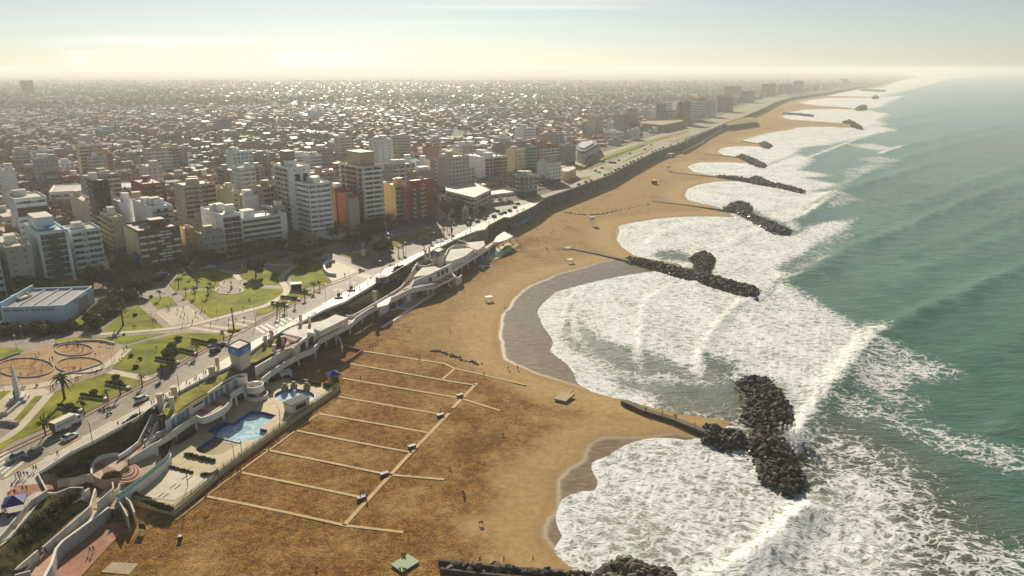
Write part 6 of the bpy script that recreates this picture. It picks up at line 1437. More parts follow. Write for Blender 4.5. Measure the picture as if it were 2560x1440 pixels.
ww.wall('back_wall', [(392, 1118), (440, 1078), (500, 1038), (560, 1003), (618, 972)], 0, TZ-.9, .5, M_opn, DZ+1)
ww.wall('side_wall', q('E', 1285, 990, 1570, 862), 2, [5.6, 6.9], .4, M_white, 5.5)
sheet('roof_lawn', [(398, 1014), (435, 993), (530, 943), (572, 926), (594, 936), (615, 942), (590, 944), (568, 957), (522, 985), (472, 1015), (420, 1045)], 9.9, M_lawn2)
ww.wall('stair_parapet', q('E', 1180, 940, 1375, 805, 1560, 580), 4, [6.5, 6.6, 10.7], .4, M_white, 7, 2)
ww.wall('stair_parapet', q('E', 1455, 820, 1545, 690, 1680, 515), 4, [6.5, 8.2, 10.8], .4, M_white, 7.5, 2)
ww.wall('plaza_parapet', q('E', 918, 1145, 922, 1050, 985, 980, 1090, 948, 1185, 940), 4, 6.4, .45, M_white, 6, 3)
# pylons standing along the promenade edge
for k, (x, y, h, wd) in enumerate([(404, 1024, 4.6, 1.6), (438, 998, 3.6, 1.7), (433, 1030, 4.2, 1.3), (532, 944, 3.4, 2.0), (547, 932, 5, 1.0), (665, 866, 3.6, 1.3), (680, 854, 4, 1.3), (709, 868, 3.6, 1.2), (688, 888, 3.4, 1.2), (753, 815, 4.2, 1.2), (775, 820, 4.2, 1.1), (935, 750, 3.5, .8), (939, 750, 3.5, .8), (1064, 655, 6, .9), (1074, 650, 6.5, .9)]):
    x_, y_, _ = P(x, y, G-1); b = MB(); b.box(-wd/2, wd/2, -wd/2, wd/2, 0, h+1); b.box(-wd/2-.1, wd/2+.1, -wd/2-.1, wd/2+.1, h+1, h+1.25)
    o = b.build('pylon', mat('pylon_render', (.60, .52, .42), .8, .12, .4), None, (x_, y_, G-1.5), R(20)); tag(o, ['broad', 'thick', 'slim'][k % 3]+' pale concrete pylon at the promenade edge of the beach club', 'pylon', 'pale pylons of the beach club')
# signed tower
def sign_tower(label, base, levels, band, words, mband, lean=.35, zb=G, az=0):
    """base px corners front,right,left at level zb; levels: heights of body top and band top"""
    F_, R_, L_ = [Vector(P(x, y, zb)[:2]) for x, y in base]; B_ = R_+L_-F_; c = (F_+R_+L_+B_)/4
    root = empty('sign_tower', (c.x, c.y, zb-.8), 0, label, 'tower'); ring_ = [p-c for p in (F_, R_, B_, L_)]
    def pr(k0, k1, z0, z1, m, name):
        b = MB(); n = 4; b0 = [(p.x*k0, p.y*k0, z0) for p in ring_]; b1 = [(p.x*k1, p.y*k1, z1) for p in ring_]
        b.add(b0+b1, [(i, (i+1) % n, n+(i+1) % n, n+i) for i in range(4)]+[(4, 5, 6, 7), (3, 2, 1, 0)]); return b.build(name, m, root)
    h1, h2 = levels; k = 1+lean*.5
    pr(1, k, 0, h1, mat('tower_render', (.60, .54, .46), .8, .08, .5), 'tower_body'); pr(k*1.03, k*1.09, h1-.01, h2, mband, 'sign_band'); 
    b = MB(); b.prism([(p.x*k*.95, p.y*k*.95) for p in ring_], h2+.01, h2+.08); b.build('roof', M_white2, root)
    b = MB(); w_ = [(p.x*k*1.02, p.y*k*1.02) for p in ring_]; b.wall(w_+[w_[0]], h2+.0, h2+.35, .25); b.build('roof_rim', M_opn, root)
    for (a, e) in ((0, 1), (3, 0)):
        p0, p1 = ring_[a]*k*1.075, ring_[e]*k*1.075; u = (p1-p0).normalized(); m_ = (p0+p1)/2+Vector((u.y, -u.x))*.12; L = (p1-p0).length
        tx = text(words, (h2-h1)*.55, plain('white_letters', (.75, .75, .75), .5), root, (m_.x, m_.y, (h1+h2)/2+.1), (math.pi/2-.04, 0, math.atan2(u.y, u.x)), 'lettering', .03)
        tx.scale = (min(1.3, L*.8/((h2-h1)*.55*.62*len(words))), 1, 1)
        b = MB(); b.box(-L*.3, L*.3, -.05, .05, 0, (h2-h1)*.05); o = b.build('underline', plain('white_letters', (.75, .75, .75), .5), root, (m_.x, m_.y, h1+(h2-h1)*.16), math.atan2(u.y, u.x))
    return root
M_sign = plain('sign_blue', (.02, .19, .6), .5)
fx_, fy_, _ = P(602, 922, G); h1_ = z_at(fx_, fy_, 890)-G+.8; h2_ = z_at(fx_, fy_, 872)-G+.8
sign_tower('white tower with a blue lettered band by the road', [(602, 922), (626, 908), (580, 914)], (h1_, h2_), None, 'TBS', M_sign)
steps('tower_steps', (580, 920), (602, 932), (572, 940), (592, 952), 10, 7.0, 8, M_pinkt, mat('dark_risers', (.09, .05, .04), .85, .2, 1))
fx_, fy_, _ = P(1097, 664, 8.5); h1_ = z_at(fx_, fy_, 641)-8.5+.8; h2_ = z_at(fx_, fy_, 631)-8.5+.8
sign_tower('smaller white tower with a dark blue band on the far pavilion', [(1097, 664), (1110, 656), (1084, 659)], (h1_, h2_), None, 'BALNEARIO', plain('navy_band', (.015, .02, .10), .5), .3, 8.5)
# spiral ramp drums
sp_ = Set('spiral_stair', 'double drum spiral stair with white curved parapets', 'stair', P(641, 985, DZ), 0)
def drum(cx, cy, rpx, zl, z0, z1, m, name, a0=0, a1=2*math.pi, th=.35):
    x, y, _ = P(cx, cy, zl); r_ = rpx*.131; pts = [(x+r_*math.cos(a), y+r_*math.sin(a)) for a in np.linspace(a0, a1, 25)]; b = MB(); b.wall(pts, z0, z1, th); sp_.add(b, name, m); return x, y, r_
x, y, r_ = drum(637, 966, 21, 6.6, 5.2, 7.4, M_white, 'upper_parapet'); b = MB(); b.prism([(x+r_*math.cos(a), y+r_*math.sin(a)) for a in np.linspace(0, 6.0, 20)], 5.0, 5.6); sp_.add(b, 'upper_floor', M_strp)
x, y, r_ = drum(643, 988, 26, 3.2, DZ-.5, 3.8, M_white, 'lower_parapet'); b = MB(); b.prism([(x+r_*math.cos(a), y+r_*math.sin(a)) for a in np.linspace(0, 6.0, 20)], DZ-.4, DZ+.35); sp_.add(b, 'lower_floor', M_strp)
b = MB(); b.tube([(x, y, DZ), (x, y, 8)], .9, 10); sp_.add(b, 'centre_column', M_white)
for i in range(12):
    a = i*.42; b = MB(); r1 = r_*.85; b.prism([(x, y), (x+r1*math.cos(a), y+r1*math.sin(a)), (x+r1*math.cos(a+.42), y+r1*math.sin(a+.42))], DZ+.3*i, DZ+.3*i+.3); sp_.add(b, 'step', M_pinkt)
# --- middle wing and restaurant
mwg = Set('beach_club_middle_wing', 'long white beach club terrace between spiral stair and restaurant', 'beach club', P(690, 915, TZ), 0)
FB2 = [(640, 941), (680, 917), (727, 887), (748, 880)]; mwg.wall('facade_wall', FB2, TZ-1, 9.8, .5, M_white, TZ, 2)
OUT2 = [(655, 952), (690, 925), (742, 893), (752, 888), (780, 877), (795, 862), (798, 853), (812, 846)]
mwg.prism('terrace_floor', FB2+[(770, 866), (800, 845)]+OUT2[::-1], TZ-1, TZ, M_white, M_strp); mwg.wall('terrace_parapet', OUT2, 5.1, 7.25, .4, M_white, TZ, 3)
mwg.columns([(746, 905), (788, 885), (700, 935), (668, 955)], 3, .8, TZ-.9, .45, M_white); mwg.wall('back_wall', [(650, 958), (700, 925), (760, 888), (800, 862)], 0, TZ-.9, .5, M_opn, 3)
sheet('roof_lawn', [(604, 912), (640, 880), (662, 861), (697, 838), (676, 886), (640, 905)], 9.92, M_lawn2)
rs = Set('beach_restaurant', 'white beach restaurant with a stepped roof and trapezoid openings', 'restaurant', P(760, 850, TZ), 0)
rs.prism('main_block', [(735, 867), (757, 850), (795, 824), (840, 802), (862, 797), (838, 790), (800, 803), (770, 809), (725, 818), (705, 832), (757, 844)], TZ-.5, 10.4, M_white, M_white2)
rs.prism('upper_block', [(812, 800), (838, 786), (870, 794), (838, 810), (800, 828), (784, 820)], 10.41, 12.6, M_white, M_white2)
rs.prism('roof_box', [(768, 822), (788, 826), (790, 834), (768, 830)], 10.41, 11.6, M_white)
FR = [(735, 892), (760, 872), (795, 845), (840, 822), (868, 810)]
rs.openings('trapezoid_opening', FR, (.16, .33), 3.4, TZ+.1, TZ+3.0, M_opn, TZ, off=.9, th=.3); rs.openings('blue_shutter', FR, (.72,), 2.6, TZ+.1, TZ+2.5, M_door, TZ, off=.8, th=.3); rs.openings('window', FR, (.48, .55, .62), 1.2, TZ+1, TZ+2.3, M_opn, TZ, off=.8, th=.3)
FRW = [(733, 893), (760, 873), (795, 847), (840, 824), (870, 811)]
rs.wall('front_wall', FRW, TZ-.3, [9.9, 10.4, 10.6, 11.5, 9.5], .4, M_white, TZ)
steps('wide_stairs', (705, 833), (757, 843), (666, 886), (733, 869), 10.36, 9.84, 8, M_pinkt, mat('dark_risers', (.09, .05, .04), .85, .2, 1))
OUT3 = [(795, 856), (822, 841), (842, 831), (862, 820), (880, 811), (888, 800)]
rs.prism('round_terrace', OUT3+[(870, 800), (835, 822), (800, 845)], TZ-1, TZ-.01, M_white, M_strp); rs.wall('round_parapet', OUT3, 5.1, 7.2, .4, M_white, TZ, 3)
rs.wall('curved_ramp_parapet', [(822, 836), (835, 838), (848, 846), (855, 856), (854, 864)], [5.2, 4.8, 4, 3, 1.6], [6.6, 6.2, 5.4, 4.4, 3], .35, M_white, 5, 3)
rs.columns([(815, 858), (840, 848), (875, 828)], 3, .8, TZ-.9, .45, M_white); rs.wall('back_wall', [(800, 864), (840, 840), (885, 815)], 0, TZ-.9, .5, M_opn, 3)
# --- ramp walkway to the far pavilion
UP = [(866, 792), (882, 793), (927, 768), (965, 745), (1002, 722), (1016, 706), (1045, 673)]; LO = [(887, 801), (922, 778), (946, 766), (976, 751), (1003, 738), (1040, 721), (1086, 712)]
rp = Set('beach_walkway', 'long white-walled elevated walkway linking restaurant and pavilion', 'walkway', P(960, 755, TZ), 0)
rp.prism('walkway_floor', UP[:-1]+[(1050, 690)]+LO[::-1], TZ-.8, TZ, M_white, mat('walkway_paving', (.36, .27, .19), .8, .15, .5)); rp.wall('upper_parapet', UP, 5.2, [7.3, 7.3, 7.3, 7.3, 7.3, 8.2, 10.2], .35, M_white, TZ, 2); rp.wall('lower_parapet', LO, 4.9, 7.4, .4, M_white, TZ, 2)
rp.wall('cabin_wall', [(930, 790), (975, 765), (1040, 735), (1085, 722)], .8, TZ-.9, .4, mat('brown_render', (.28, .23, .18), .85, .2, .5), 3); rp.openings('white_panel', [(930, 790), (975, 765), (1040, 735), (1085, 722)], (.16, .24, .62), 4, 1.2, 4.2, M_white, 3, off=.32, th=.1); rp.openings('dark_gap', [(930, 790), (975, 765), (1040, 735), (1085, 722)], (.05, .36, .48, .8), 3.2, 1.2, 4.4, M_opn, 3, off=.3, th=.1)  # cabin wall mottled grey-brown, white and dark panels set on it
rp.columns([(905, 805), (955, 778), (1070, 736), (1082, 732)], 2, .8, TZ-.8, .4, M_white)
rp.prism('white_ramp_slab', q('D', 1160, 510, 1350, 400, 1345, 440, 1320, 485, 1210, 515), 6.6, 7.6, M_white)
bank2('hedge_bank', [(818, 777), (864, 760), (905, 733), (945, 710), (985, 685), (1013, 669)], [(870, 788), (890, 782), (928, 762), (968, 739), (1003, 716), (1024, 700)], 9.7, 6.3, M_bank)
bank2('hedge_bank', [(1014, 668), (1048, 648), (1090, 624), (1140, 602), (1190, 582)], [(1040, 676), (1068, 660), (1110, 638), (1150, 616), (1195, 600)], 9.7, 7.5, M_bank)
bank2('hedge_bank', [(664, 860), (715, 829), (757, 809), (812, 780)], [(690, 842), (722, 820), (768, 808), (830, 790)], 9.7, 8.8, M_bank)
# --- far pavilion
pv = Set('beach_pavilion', 'white pavilion with a flat bright roof near the smaller tower', 'pavilion', P(1080, 690, TZ), 0)
pv.prism('main_block', [(1034, 692), (1044, 680), (1056, 669), (1098, 664), (1129, 662), (1112, 672), (1086, 685), (1060, 688)], TZ-.5, 10.2, M_white, M_white2); pv.wall('front_wall', q('N', 500, 940, 540, 900, 745, 850), TZ-1, [7.4, 9.0, 11.0], .5, M_white, TZ+2); pv.wall('front_wall', q('N', 745, 850, 910, 770), TZ-1, 11.2, .5, M_white, TZ+2)
pv.openings('window', q('N', 745, 865, 915, 785), (.2, .45, .7), 1.8, TZ+1.6, TZ+4, M_opn, TZ+1.5, off=.5, th=.2); pv.openings('wide_window', q('N', 560, 925, 740, 890), (.45, .8), 5, TZ+.5, TZ+2.4, M_opn, TZ, off=.7, th=.2)
pv.prism('terrace', q('N', 520, 960, 745, 915, 920, 800, 960, 840, 750, 945, 560, 980), TZ-1.2, TZ-.2, M_white, M_strp); pv.wall('terrace_parapet', q('N', 440, 985, 560, 975, 750, 930), 5, 7.4, .4, M_white, TZ); pv.columns(q('N', 690, 990, 740, 985, 850, 905, 870, 890), 2, .8, 5.5, .35, M_white)
pv.wall('round_terrace', q('N', 895, 830, 920, 870, 960, 885, 1000, 870, 1015, 850), 1.5, 5.5, .6, M_white2, 4, 3)
fw = Set('beach_club_far_wing', 'far white beach club wing with stepped roofs ending at the pool', 'beach club', P(1170, 640, TZ), 0)
fw.prism('roof_block', q('N', 855, 690, 870, 640, 905, 575, 1085, 560, 1140, 570, 1050, 640, 920, 690), TZ-.5, 10, M_white, M_white2); fw.prism('roof_block', q('N', 1060, 540, 1070, 505, 1240, 488, 1250, 530, 1180, 580), TZ, 9.6, M_white, M_white2)
fw.prism('end_roof', q('N', 1365, 445, 1440, 395, 1530, 440, 1480, 470, 1390, 500, 1330, 500), 6.6, 7.6, M_white); fw.columns(q('N', 1380, 520, 1430, 500, 1500, 470), 3, .8, 6.7, .4, M_white2)
fw.wall('beam_parapet', q('N', 920, 790, 1150, 650, 1370, 500), 5.0, 6.8, .5, M_white, 6); fw.prism('terrace_floor', q('N', 900, 760, 1070, 650, 1260, 540, 1340, 490, 1370, 505, 1150, 655, 920, 795), 5, 5.9, M_white, M_strp)
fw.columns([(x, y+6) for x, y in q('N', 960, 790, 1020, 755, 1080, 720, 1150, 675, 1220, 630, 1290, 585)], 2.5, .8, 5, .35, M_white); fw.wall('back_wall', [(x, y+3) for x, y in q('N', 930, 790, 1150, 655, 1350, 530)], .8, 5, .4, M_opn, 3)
fw.openings('window', q('N', 880, 710, 1060, 650, 1150, 590), (.2, .3, .4, .62, .75), 1.6, TZ+.6, TZ+2.6, M_opn, TZ+.4, off=.7, th=.2)
for pts, z1 in [(q('N', 460, 720, 650, 745, 740, 715), 9.4), (q('N', 580, 655, 700, 680, 760, 700), 9.4), (q('N', 940, 485, 1060, 520, 1080, 545), 10.2), (q('N', 850, 660, 880, 600, 940, 560, 1060, 550), 10.6)]: fw.wall('garden_wall', pts, 7, z1, .6, mat('pylon_render', (.60, .52, .42), .8, .12, .4), 9)
# --- decks, pools and fences on the beach side
def poly_holes(name, outer, holes, z, m, th=.6):
    rings = [[(x, y, 0) for x, y in W(p_, z)] for p_ in [outer]+holes]; tri = tessellate_polygon([[Vector(v) for v in r_] for r_ in rings]); flat = [v for r_ in rings for v in r_]
    b = MB(); fs = []
    for a, c, e in tri:
        p0, p1, p2 = flat[a], flat[c], flat[e]; ar = (p1[0]-p0[0])*(p2[1]-p0[1])-(p2[0]-p0[0])*(p1[1]-p0[1]); fs.append((a, c, e) if ar > 0 else (a, e, c))
    b.add([(x, y, z) for x, y, _ in flat], fs); o = rings[0]; b.wall([v[:2] for v in o]+[o[0][:2]], z-th-1.2, z-.004, .1); return struct(b.build(name, m))
POOL = q('G', 905, 668, 1040, 676, 1165, 712, 1000, 842, 1082, 858, 1050, 915, 960, 972, 862, 962, 620, 1100, 520, 1112, 390, 1085, 350, 1052, 560, 912, 470, 876, 540, 815, 640, 778, 728, 790)
SPOOL = [q('G', 1345+205*math.cos(a), 520+72*math.sin(a))[0] for a in np.linspace(0, 6.0, 22)]
poly_holes('pool_terrace', [(846, 968), (700, 1070), (560, 1172), (434, 1276), (334, 1252), (308, 1236), (425, 1140), (428, 1095), (500, 1048), (600, 990), (690, 950), (765, 948)], [POOL, SPOOL], DZ, M_deck)
pl_ = Set('swimming_pool', 'large angular blue-walled pool half filled with pale water', 'pool', P(600, 1070, DZ), 0)
wp_ = W(POOL, DZ); b = MB(); b.wall(wp_+[wp_[0]], 1.1, DZ-.02, .12); pl_.add(b, 'pool_wall', M_blue); b = MB(); b.sheet(wp_, 1.2); pl_.add(b, 'pool_floor', mat('pool_floor', (.30, .22, .08), .7, .15, .4)); 
b = MB(); b.sheet(W(q('G', 905, 690, 1160, 722, 1000, 850, 1080, 868, 1050, 920, 960, 975, 862, 968, 790, 988, 556, 930, 640, 862, 735, 806), 1.4), 1.4); pl_.add(b, 'pool_water', M_pw)
for i in range(5): pl_.wall('pool_step', q('G', 480+28*i, 872+10*i, 560+28*i, 815+8*i, 640+22*i, 785+8*i), .7, DZ-.15-.2*i, .75, M_blue if i < 3 else plain('pool_pale', (.35, .5, .62), .5), 2.2-.15*i)
ps_ = Set('paddling_pool', 'oval paddling pool with play figures in pale water', 'pool', P(735, 990, DZ), 0)
wp_ = W(SPOOL, DZ); b = MB(); b.wall(wp_+[wp_[0]], 1.2, DZ-.02, .15); ps_.add(b, 'pool_wall', M_blue); b = MB(); b.sheet(wp_, 1.65); ps_.add(b, 'pool_water', M_pw); b = MB(); w2_ = offs(wp_+[wp_[0]], .9)[0]; b.strip(w2_, .7, DZ+.02); ps_.add(b, 'pool_rim', M_cream)
b = MB(); x, y, _ = P(738, 995, 1.7); b.tube([(x, y, 1.5), (x, y, 4.2)], .18, 7); b.ball((x, y, 4.3), .6, 0, 8, 5, .5); ps_.add(b, 'fountain_post', M_white)
for k, (gx, gy) in enumerate([(1250, 450), (1340, 430), (1470, 440)]):
    x, y, _ = P(*q('G', gx, gy)[0], DZ); b = MB(); b.box(x-1, x+1, y-.8, y+.8, DZ-.6, DZ+1.3); b.box(x-.6, x+.6, y-.5, y+.5, DZ+1.3, DZ+2.1); ps_.add(b, 'play_block', mat('play_block', (.3, .25, .15), .8, .3, 1))
def fence(label, pts, z0, h, m, zl, step=2.2, name='mesh_fence'):
    w = [Vector(p) for p in W(pts, zl)]; root = empty(name, (*w[0], z0), 0, label, 'fence'); bp = MB(); o0 = w[0]
    for i in range(len(w)-1):
        u = w[i+1]-w[i]; L = u.length; u.normalize(); n = max(1, int(L/step))
        for j in range(n):
            p = w[i]+u*(j*L/n); b = MB(); b.box(-.05, .05, -.05, .05, 0, h+.1); b.build('post', m, root, (p.x-o0.x, p.y-o0.y, 0))
        for z in (.1, h*.5, h-.05): bp.wall([tuple(w[i]-o0), tuple(w[i+1]-o0)], z, z+.06, .04)
        k = max(2, int(L/.45))
        for j in range(k): p = w[i]+u*((j+.5)*L/k)-o0; bp.wall([(p.x-u.x*.05, p.y-u.y*.05), (p.x+u.x*.05, p.y+u.y*.05)], .1, h-.05, .03)
    bp.build('mesh_panel', m, root); return root
M_grn = plain('green_fence', (.20, .27, .12), .6)
fence('green wire fence between the pool terrace and the sand', [(848, 966), (700, 1069), (560, 1171), (434, 1275), (336, 1253)], DZ, 1.5, M_grn, DZ, 3.0)
b = MB(); b.wall(W([(850, 970), (700, 1074), (560, 1177), (432, 1282), (332, 1256)], 1.5), .3, DZ+.25, .35); tag(b.at((*P(850, 970, 1.5)[:2], .3), 'low_wall', M_conc), 'low grey kerb wall under the green pool fence', 'wall')
tf = Set('teal_topped_wall', 'white wall topped with a teal railing beside the pale court', 'wall', P(415, 1152, 2), 0)
tf.wall('wall', q('E', 1700, 930, 1660, 1010, 1250, 1335, 1170, 1385), 1, 5.0, .5, M_white, 5, 2); tf.wall('railing', q('E', 1700, 925, 1660, 1005, 1250, 1330, 1170, 1380), 5.01, 6.0, .06, M_teal, 5, 2)
sheet('pale_court', q('E', 1680, 1085, 1925, 1140, 2110, 1185, 1740, 1405, 1420, 1365), DZ+.05, mat('pale_court', (.58, .52, .38), .7, .12, .4))
for k in range(4):
    for o2 in (0, 55): line('court_strip', q('E', 1880-120*k-30*(o2 > 0)+o2*1.4, 1150+88*k+o2*.12, 1820-120*k-30*(o2 > 0)+o2*1.4, 1195+88*k+o2*.12), .35, DZ+.08, M_opn)
def hedge_row(label, pts, z, n, s, kind='olive', name='hedge'):
    w = [Vector(p) for p in W(pts, z)]; root = empty(name, (*w[0], z), 0, label, 'hedge'); L = [(w[i+1]-w[i]).length for i in range(len(w)-1)]; T_ = sum(L)
    for k in range(n):
        d = T_*k/max(1, n-1); i = 0
        while i < len(L)-1 and d > L[i]: d -= L[i]; i += 1
        p = w[i]+(w[i+1]-w[i]).normalized()*d-w[0]; inst('shrub', SP_[kind], root, (p.x, p.y, -.05), k*1.9, s*(.8+.4*((k*7) % 5)/5))
for lb, pts, z, n, s, kd in [('short reddish hedge across the tan pool deck', q('E', 1860, 950, 2000, 985, 2135, 1015), DZ, 12, .85, 'olive'), ('dark hedge above the pale court', q('E', 1690, 1070, 1800, 1100, 1920, 1130), DZ, 12, .6, 'olive'), ('dark hedge at the lower corner of the pale court', q('E', 2020, 1150, 2100, 1155, 2165, 1130), DZ, 8, .7, 'dark'), ('dark planting along the lower edge of the pale court', q('F', 1290, 620, 1450, 690, 1600, 760, 1710, 790), DZ, 16, 1.1, 'dark'), ('hedge under the curved terrace edge', q('E', 1780, 840, 1860, 790, 1935, 740), DZ, 8, 1.0, 'olive'), ('hedge along the back of the paddling pool', q('G', 1140, 370, 1250, 340, 1450, 385, 1600, 410), DZ, 16, 1.0, 'dark'), ('dark shrubs beside the blue-roofed kiosk', q('G', 1650, 420, 1720, 440, 1770, 400), DZ, 7, 1.2, 'dark'), ('dark planting below the spiral stair', q('G', 760, 570, 870, 545, 1090, 490), DZ, 12, .8, 'dark'),
   ('shrubs on the promenade bank above the dark stairs wall', q('E', 1240, 690, 1340, 600, 1450, 560, 1540, 530), 9.2, 14, 1.3, 'dark'), ('tall shrubs at the lower end of the plaza bank', q('E', 450, 1060, 520, 1090, 600, 1150, 700, 1130, 850, 1060, 900, 1000), 6.6, 16, 1.5, 'dark'), ('olive shrubs in the planted strip beside the ramp', q('F', 780, 600, 600, 720, 400, 880, 230, 1010, 80, 1130), 7.6, 22, 1.3, 'olive'), ('dark shrubs in the strip above the cream terrace', q('F', 780, 660, 600, 800, 430, 950, 250, 1110), 6.6, 20, 1.2, 'dark'), ('clump of shrubs at the bottom left corner bank', q('F', 300, 1090, 180, 1180, 90, 1250, 20, 1330), 6.2, 14, 1.6, 'dark'), ('leafy bush on the pink plaza wall', q('E', 1060, 1190, 1130, 1170, 1170, 1160), 5.2, 6, 1.4, 'green'), ('shrubs beside the walkway top near the small kiosk', q('D', 1370, 170, 1430, 150, 1530, 140, 1480, 190), 9.3, 12, 1.4, 'dark'), ('dry reddish shrubs on the bank below the small kiosk', q('D', 1180, 330, 1290, 290, 1400, 240, 1500, 200), 8.6, 20, 1.6, 'olive'), ('dark shrubs beside the far pavilion garden', q('N', 340, 790, 420, 760, 480, 780), 9, 8, 1.5, 'dark')]:
    hedge_row(lb, pts, z, n, s, kd)
# kiosks and small huts
def hut(label, px, py, z, w_, d_, h, m, rm, az=35, kind='flat', name='kiosk', cat='kiosk'):
    x, y, _ = P(px, py, z); root = empty(name, (x, y, z), R(az), label, cat); b = MB(); b.box(-w_/2, w_/2, -d_/2, d_/2, 0, h); b.build('wall', m, root); b = MB()
    if kind == 'flat': b.box(-w_/2-.25, w_/2+.25, -d_/2-.25, d_/2+.25, h, h+.25)
    else: k = .7; b.add([(-w_/2-k, -d_/2-k, h), (w_/2+k, -d_/2-k, h), (w_/2+k, d_/2+k, h), (-w_/2-k, d_/2+k, h), (0, 0, h+1.6)], [(0, 1, 4), (1, 2, 4), (2, 3, 4), (3, 0, 4), (3, 2, 1, 0)])
    b.build('roof', rm, root); b = MB(); b.box(-w_*.3, w_*.3, -d_/2-.06, -d_/2+.05, .9, h*.8); b.build('hatch', M_opn, root); return root
hut('yellow kiosk with a blue pyramid roof by the fence corner', 834, 955, 1.5, 3.2, 3.2, 3.0, plain('kiosk_yellow', (.45, .32, .05), .7), plain('kiosk_blue_roof', (.02, .05, .28), .5), kind='pyr'); hut('small white service hut beside the shaded court', 714, 948, 1.6, 4, 3, 2.8, M_white, M_white2); hut('white poolside bar with an open dark front', 743, 1022, DZ, 7, 4, 3, M_white, M_opn, 55)
hut('blue and brown kiosk on the bright promenade', 955, 705, G, 5, 3.5, 2.6, plain('kiosk_blue', (.10, .25, .38), .6), plain('kiosk_brown', (.2, .08, .05), .7), 40); hut('white-roofed park kiosk beside the curving path', 741, 722, G, 4.5, 3.5, 2.6, M_opn, M_white, 20)
hut('grey beach hut under the sea wall', 1675, 392, 1, 14, 7, 4, wmat('pale'), M_tile, 60, name='beach_hut', cat='hut')
# yellow slide
sl = Set('water_slide', 'small yellow slide beside the poolside bar', 'slide', P(766, 1015, DZ), DZ); x, y, _ = P(766, 1015, DZ); b = MB(); b.wall([(x, y), (x+1.5, y+2.5)], [DZ+1.6, DZ+.2], [DZ+1.8, DZ+.4], .9); sl.add(b, 'chute', plain('slide_yellow', (.65, .5, .05), .4)); b = MB(); b.box(x-.5, x+.5, y-.8, y-.1, DZ, DZ+1.7); sl.add(b, 'ladder', M_steel)
# shaded sand court beside the restaurant, white beach paths
b = MB(); b.wall(W([(838, 864), (872, 869), (906, 876), (875, 900), (840, 928)], 1.6), .8, 2.1, .4); tag(b.at((*P(838, 864, 1.6)[:2], .8), 'low_wall', mat('orange_wall', (.30, .12, .06), .85, .3, .5)), 'low reddish wall with a pale cap round the sand court', 'wall')
line('white_path', q('D', 1255, 715, 1530, 535, 1790, 370), 1.6, 1.2, M_white, .3); line('white_path', q('D', 1390, 520, 1540, 525), 1.6, 1.22, M_white, .3); line('white_path', q('D', 1350, 545, 1580, 430), 1.4, 1.18, M_white, .3); line('white_path', q('N', 1190, 730, 1310, 742), 2.0, 1.2, M_white, .3); line('white_path', q('N', 1245, 735, 1215, 762), 1.6, 1.21, M_white, .3)
sheet('sand_terrace', q('D', 1350, 545, 1580, 430, 1790, 330, 1700, 420, 1530, 520), 1.12, M_decko)
p2 = Set('far_pool', 'blue-green pool and lawn behind a green fence at the far wing', 'pool', P(1250, 630, 1.3), 0); p2.prism('pool_deck', q('N', 1220, 660, 1300, 600, 1480, 510, 1600, 520, 1390, 660, 1300, 690), .5, 1.3, M_conc, M_deck); p2.prism('pool_water', q('N', 1290, 620, 1400, 570, 1440, 580, 1400, 620, 1320, 650), 1.31, 1.36, M_pw); p2.prism('lawn_patch', q('N', 1400, 580, 1520, 510, 1560, 520, 1440, 580), 1.31, 1.4, M_lawn)
fence('pale green fence round the far pool', q('N', 1300, 690, 1390, 660, 1610, 520, 1540, 470), 1.3, 2.0, plain('pale_green_fence', (.45, .55, .25), .6), 1.3, 3.0)
# mural with letters on the sea wall
a_, c2 = Vector(P(1281, 545, 10)[:2]), Vector(P(1330, 521, 10)[:2]); u = (c2-a_).normalized(); n_ = Vector((u.y, -u.x)); o_ = a_+u*3+n_*.62; Lm_ = (c2-a_).length*.72
mr_ = empty('painted_mural', (o_.x, o_.y, 1.0), math.atan2(u.y, u.x), 'blue painted mural with pale lettering on the dark sea wall', 'mural'); b = MB(); b.box(0, Lm_, -.06, .04, .4, 4.2); b.build('painted_panel', plain('mural_blue', (.03, .12, .24), .8), mr_)
tx = text('ALDOSIVI', 3.0, plain('mural_letters', (.4, .55, .62), .8), mr_, (Lm_*.5, -.1, 2.2), (math.pi/2, 0, 0), 'mural_lettering', .02); tx.scale = (Lm_*.9/14.5, 1, 1)
# ------------------------------------------------------------------ vehicles
PAINT = dict(white=plain('car_white', (.72, .72, .7), .25), silver=plain('car_silver', (.42, .43, .44), .25, .5, .3), black=plain('car_black', (.015, .015, .017), .22), grey=plain('car_grey', (.11, .115, .12), .25), red=plain('car_red', (.30, .03, .02), .3), blue=plain('car_blue', (.04, .08, .18), .3))
M_tyre = plain('tyre', (.02, .02, .02), .9); M_rim = plain('rim', (.4, .4, .4), .35, .5, .6); M_lens = plain('lamp_lens', (.65, .65, .6), .2); M_red = plain('tail_lens', (.35, .02, .02), .3)
def loft(b, secs, m=0, sm=False):
    n = len(secs[0]); v = [p for s in secs for p in s]; f = []
    for i in range(len(secs)-1):
        for k in range(n): f.append((i*n+k, (i+1)*n+k, (i+1)*n+(k+1) % n, i*n+(k+1) % n))
    f.append(tuple(range(n))); f.append(tuple((len(secs)-1)*n+k for k in range(n))[::-1]); b.add(v, f, m, sm)
def sec(x, w, z0, z1, t_): return [(x, -w*.94, z0), (x, w*.94, z0), (x, w, z0+.25), (x, w, z1-.1), (x, w*t_, z1), (x, -w*t_, z1), (x, -w, z1-.1), (x, -w, z0+.25)]
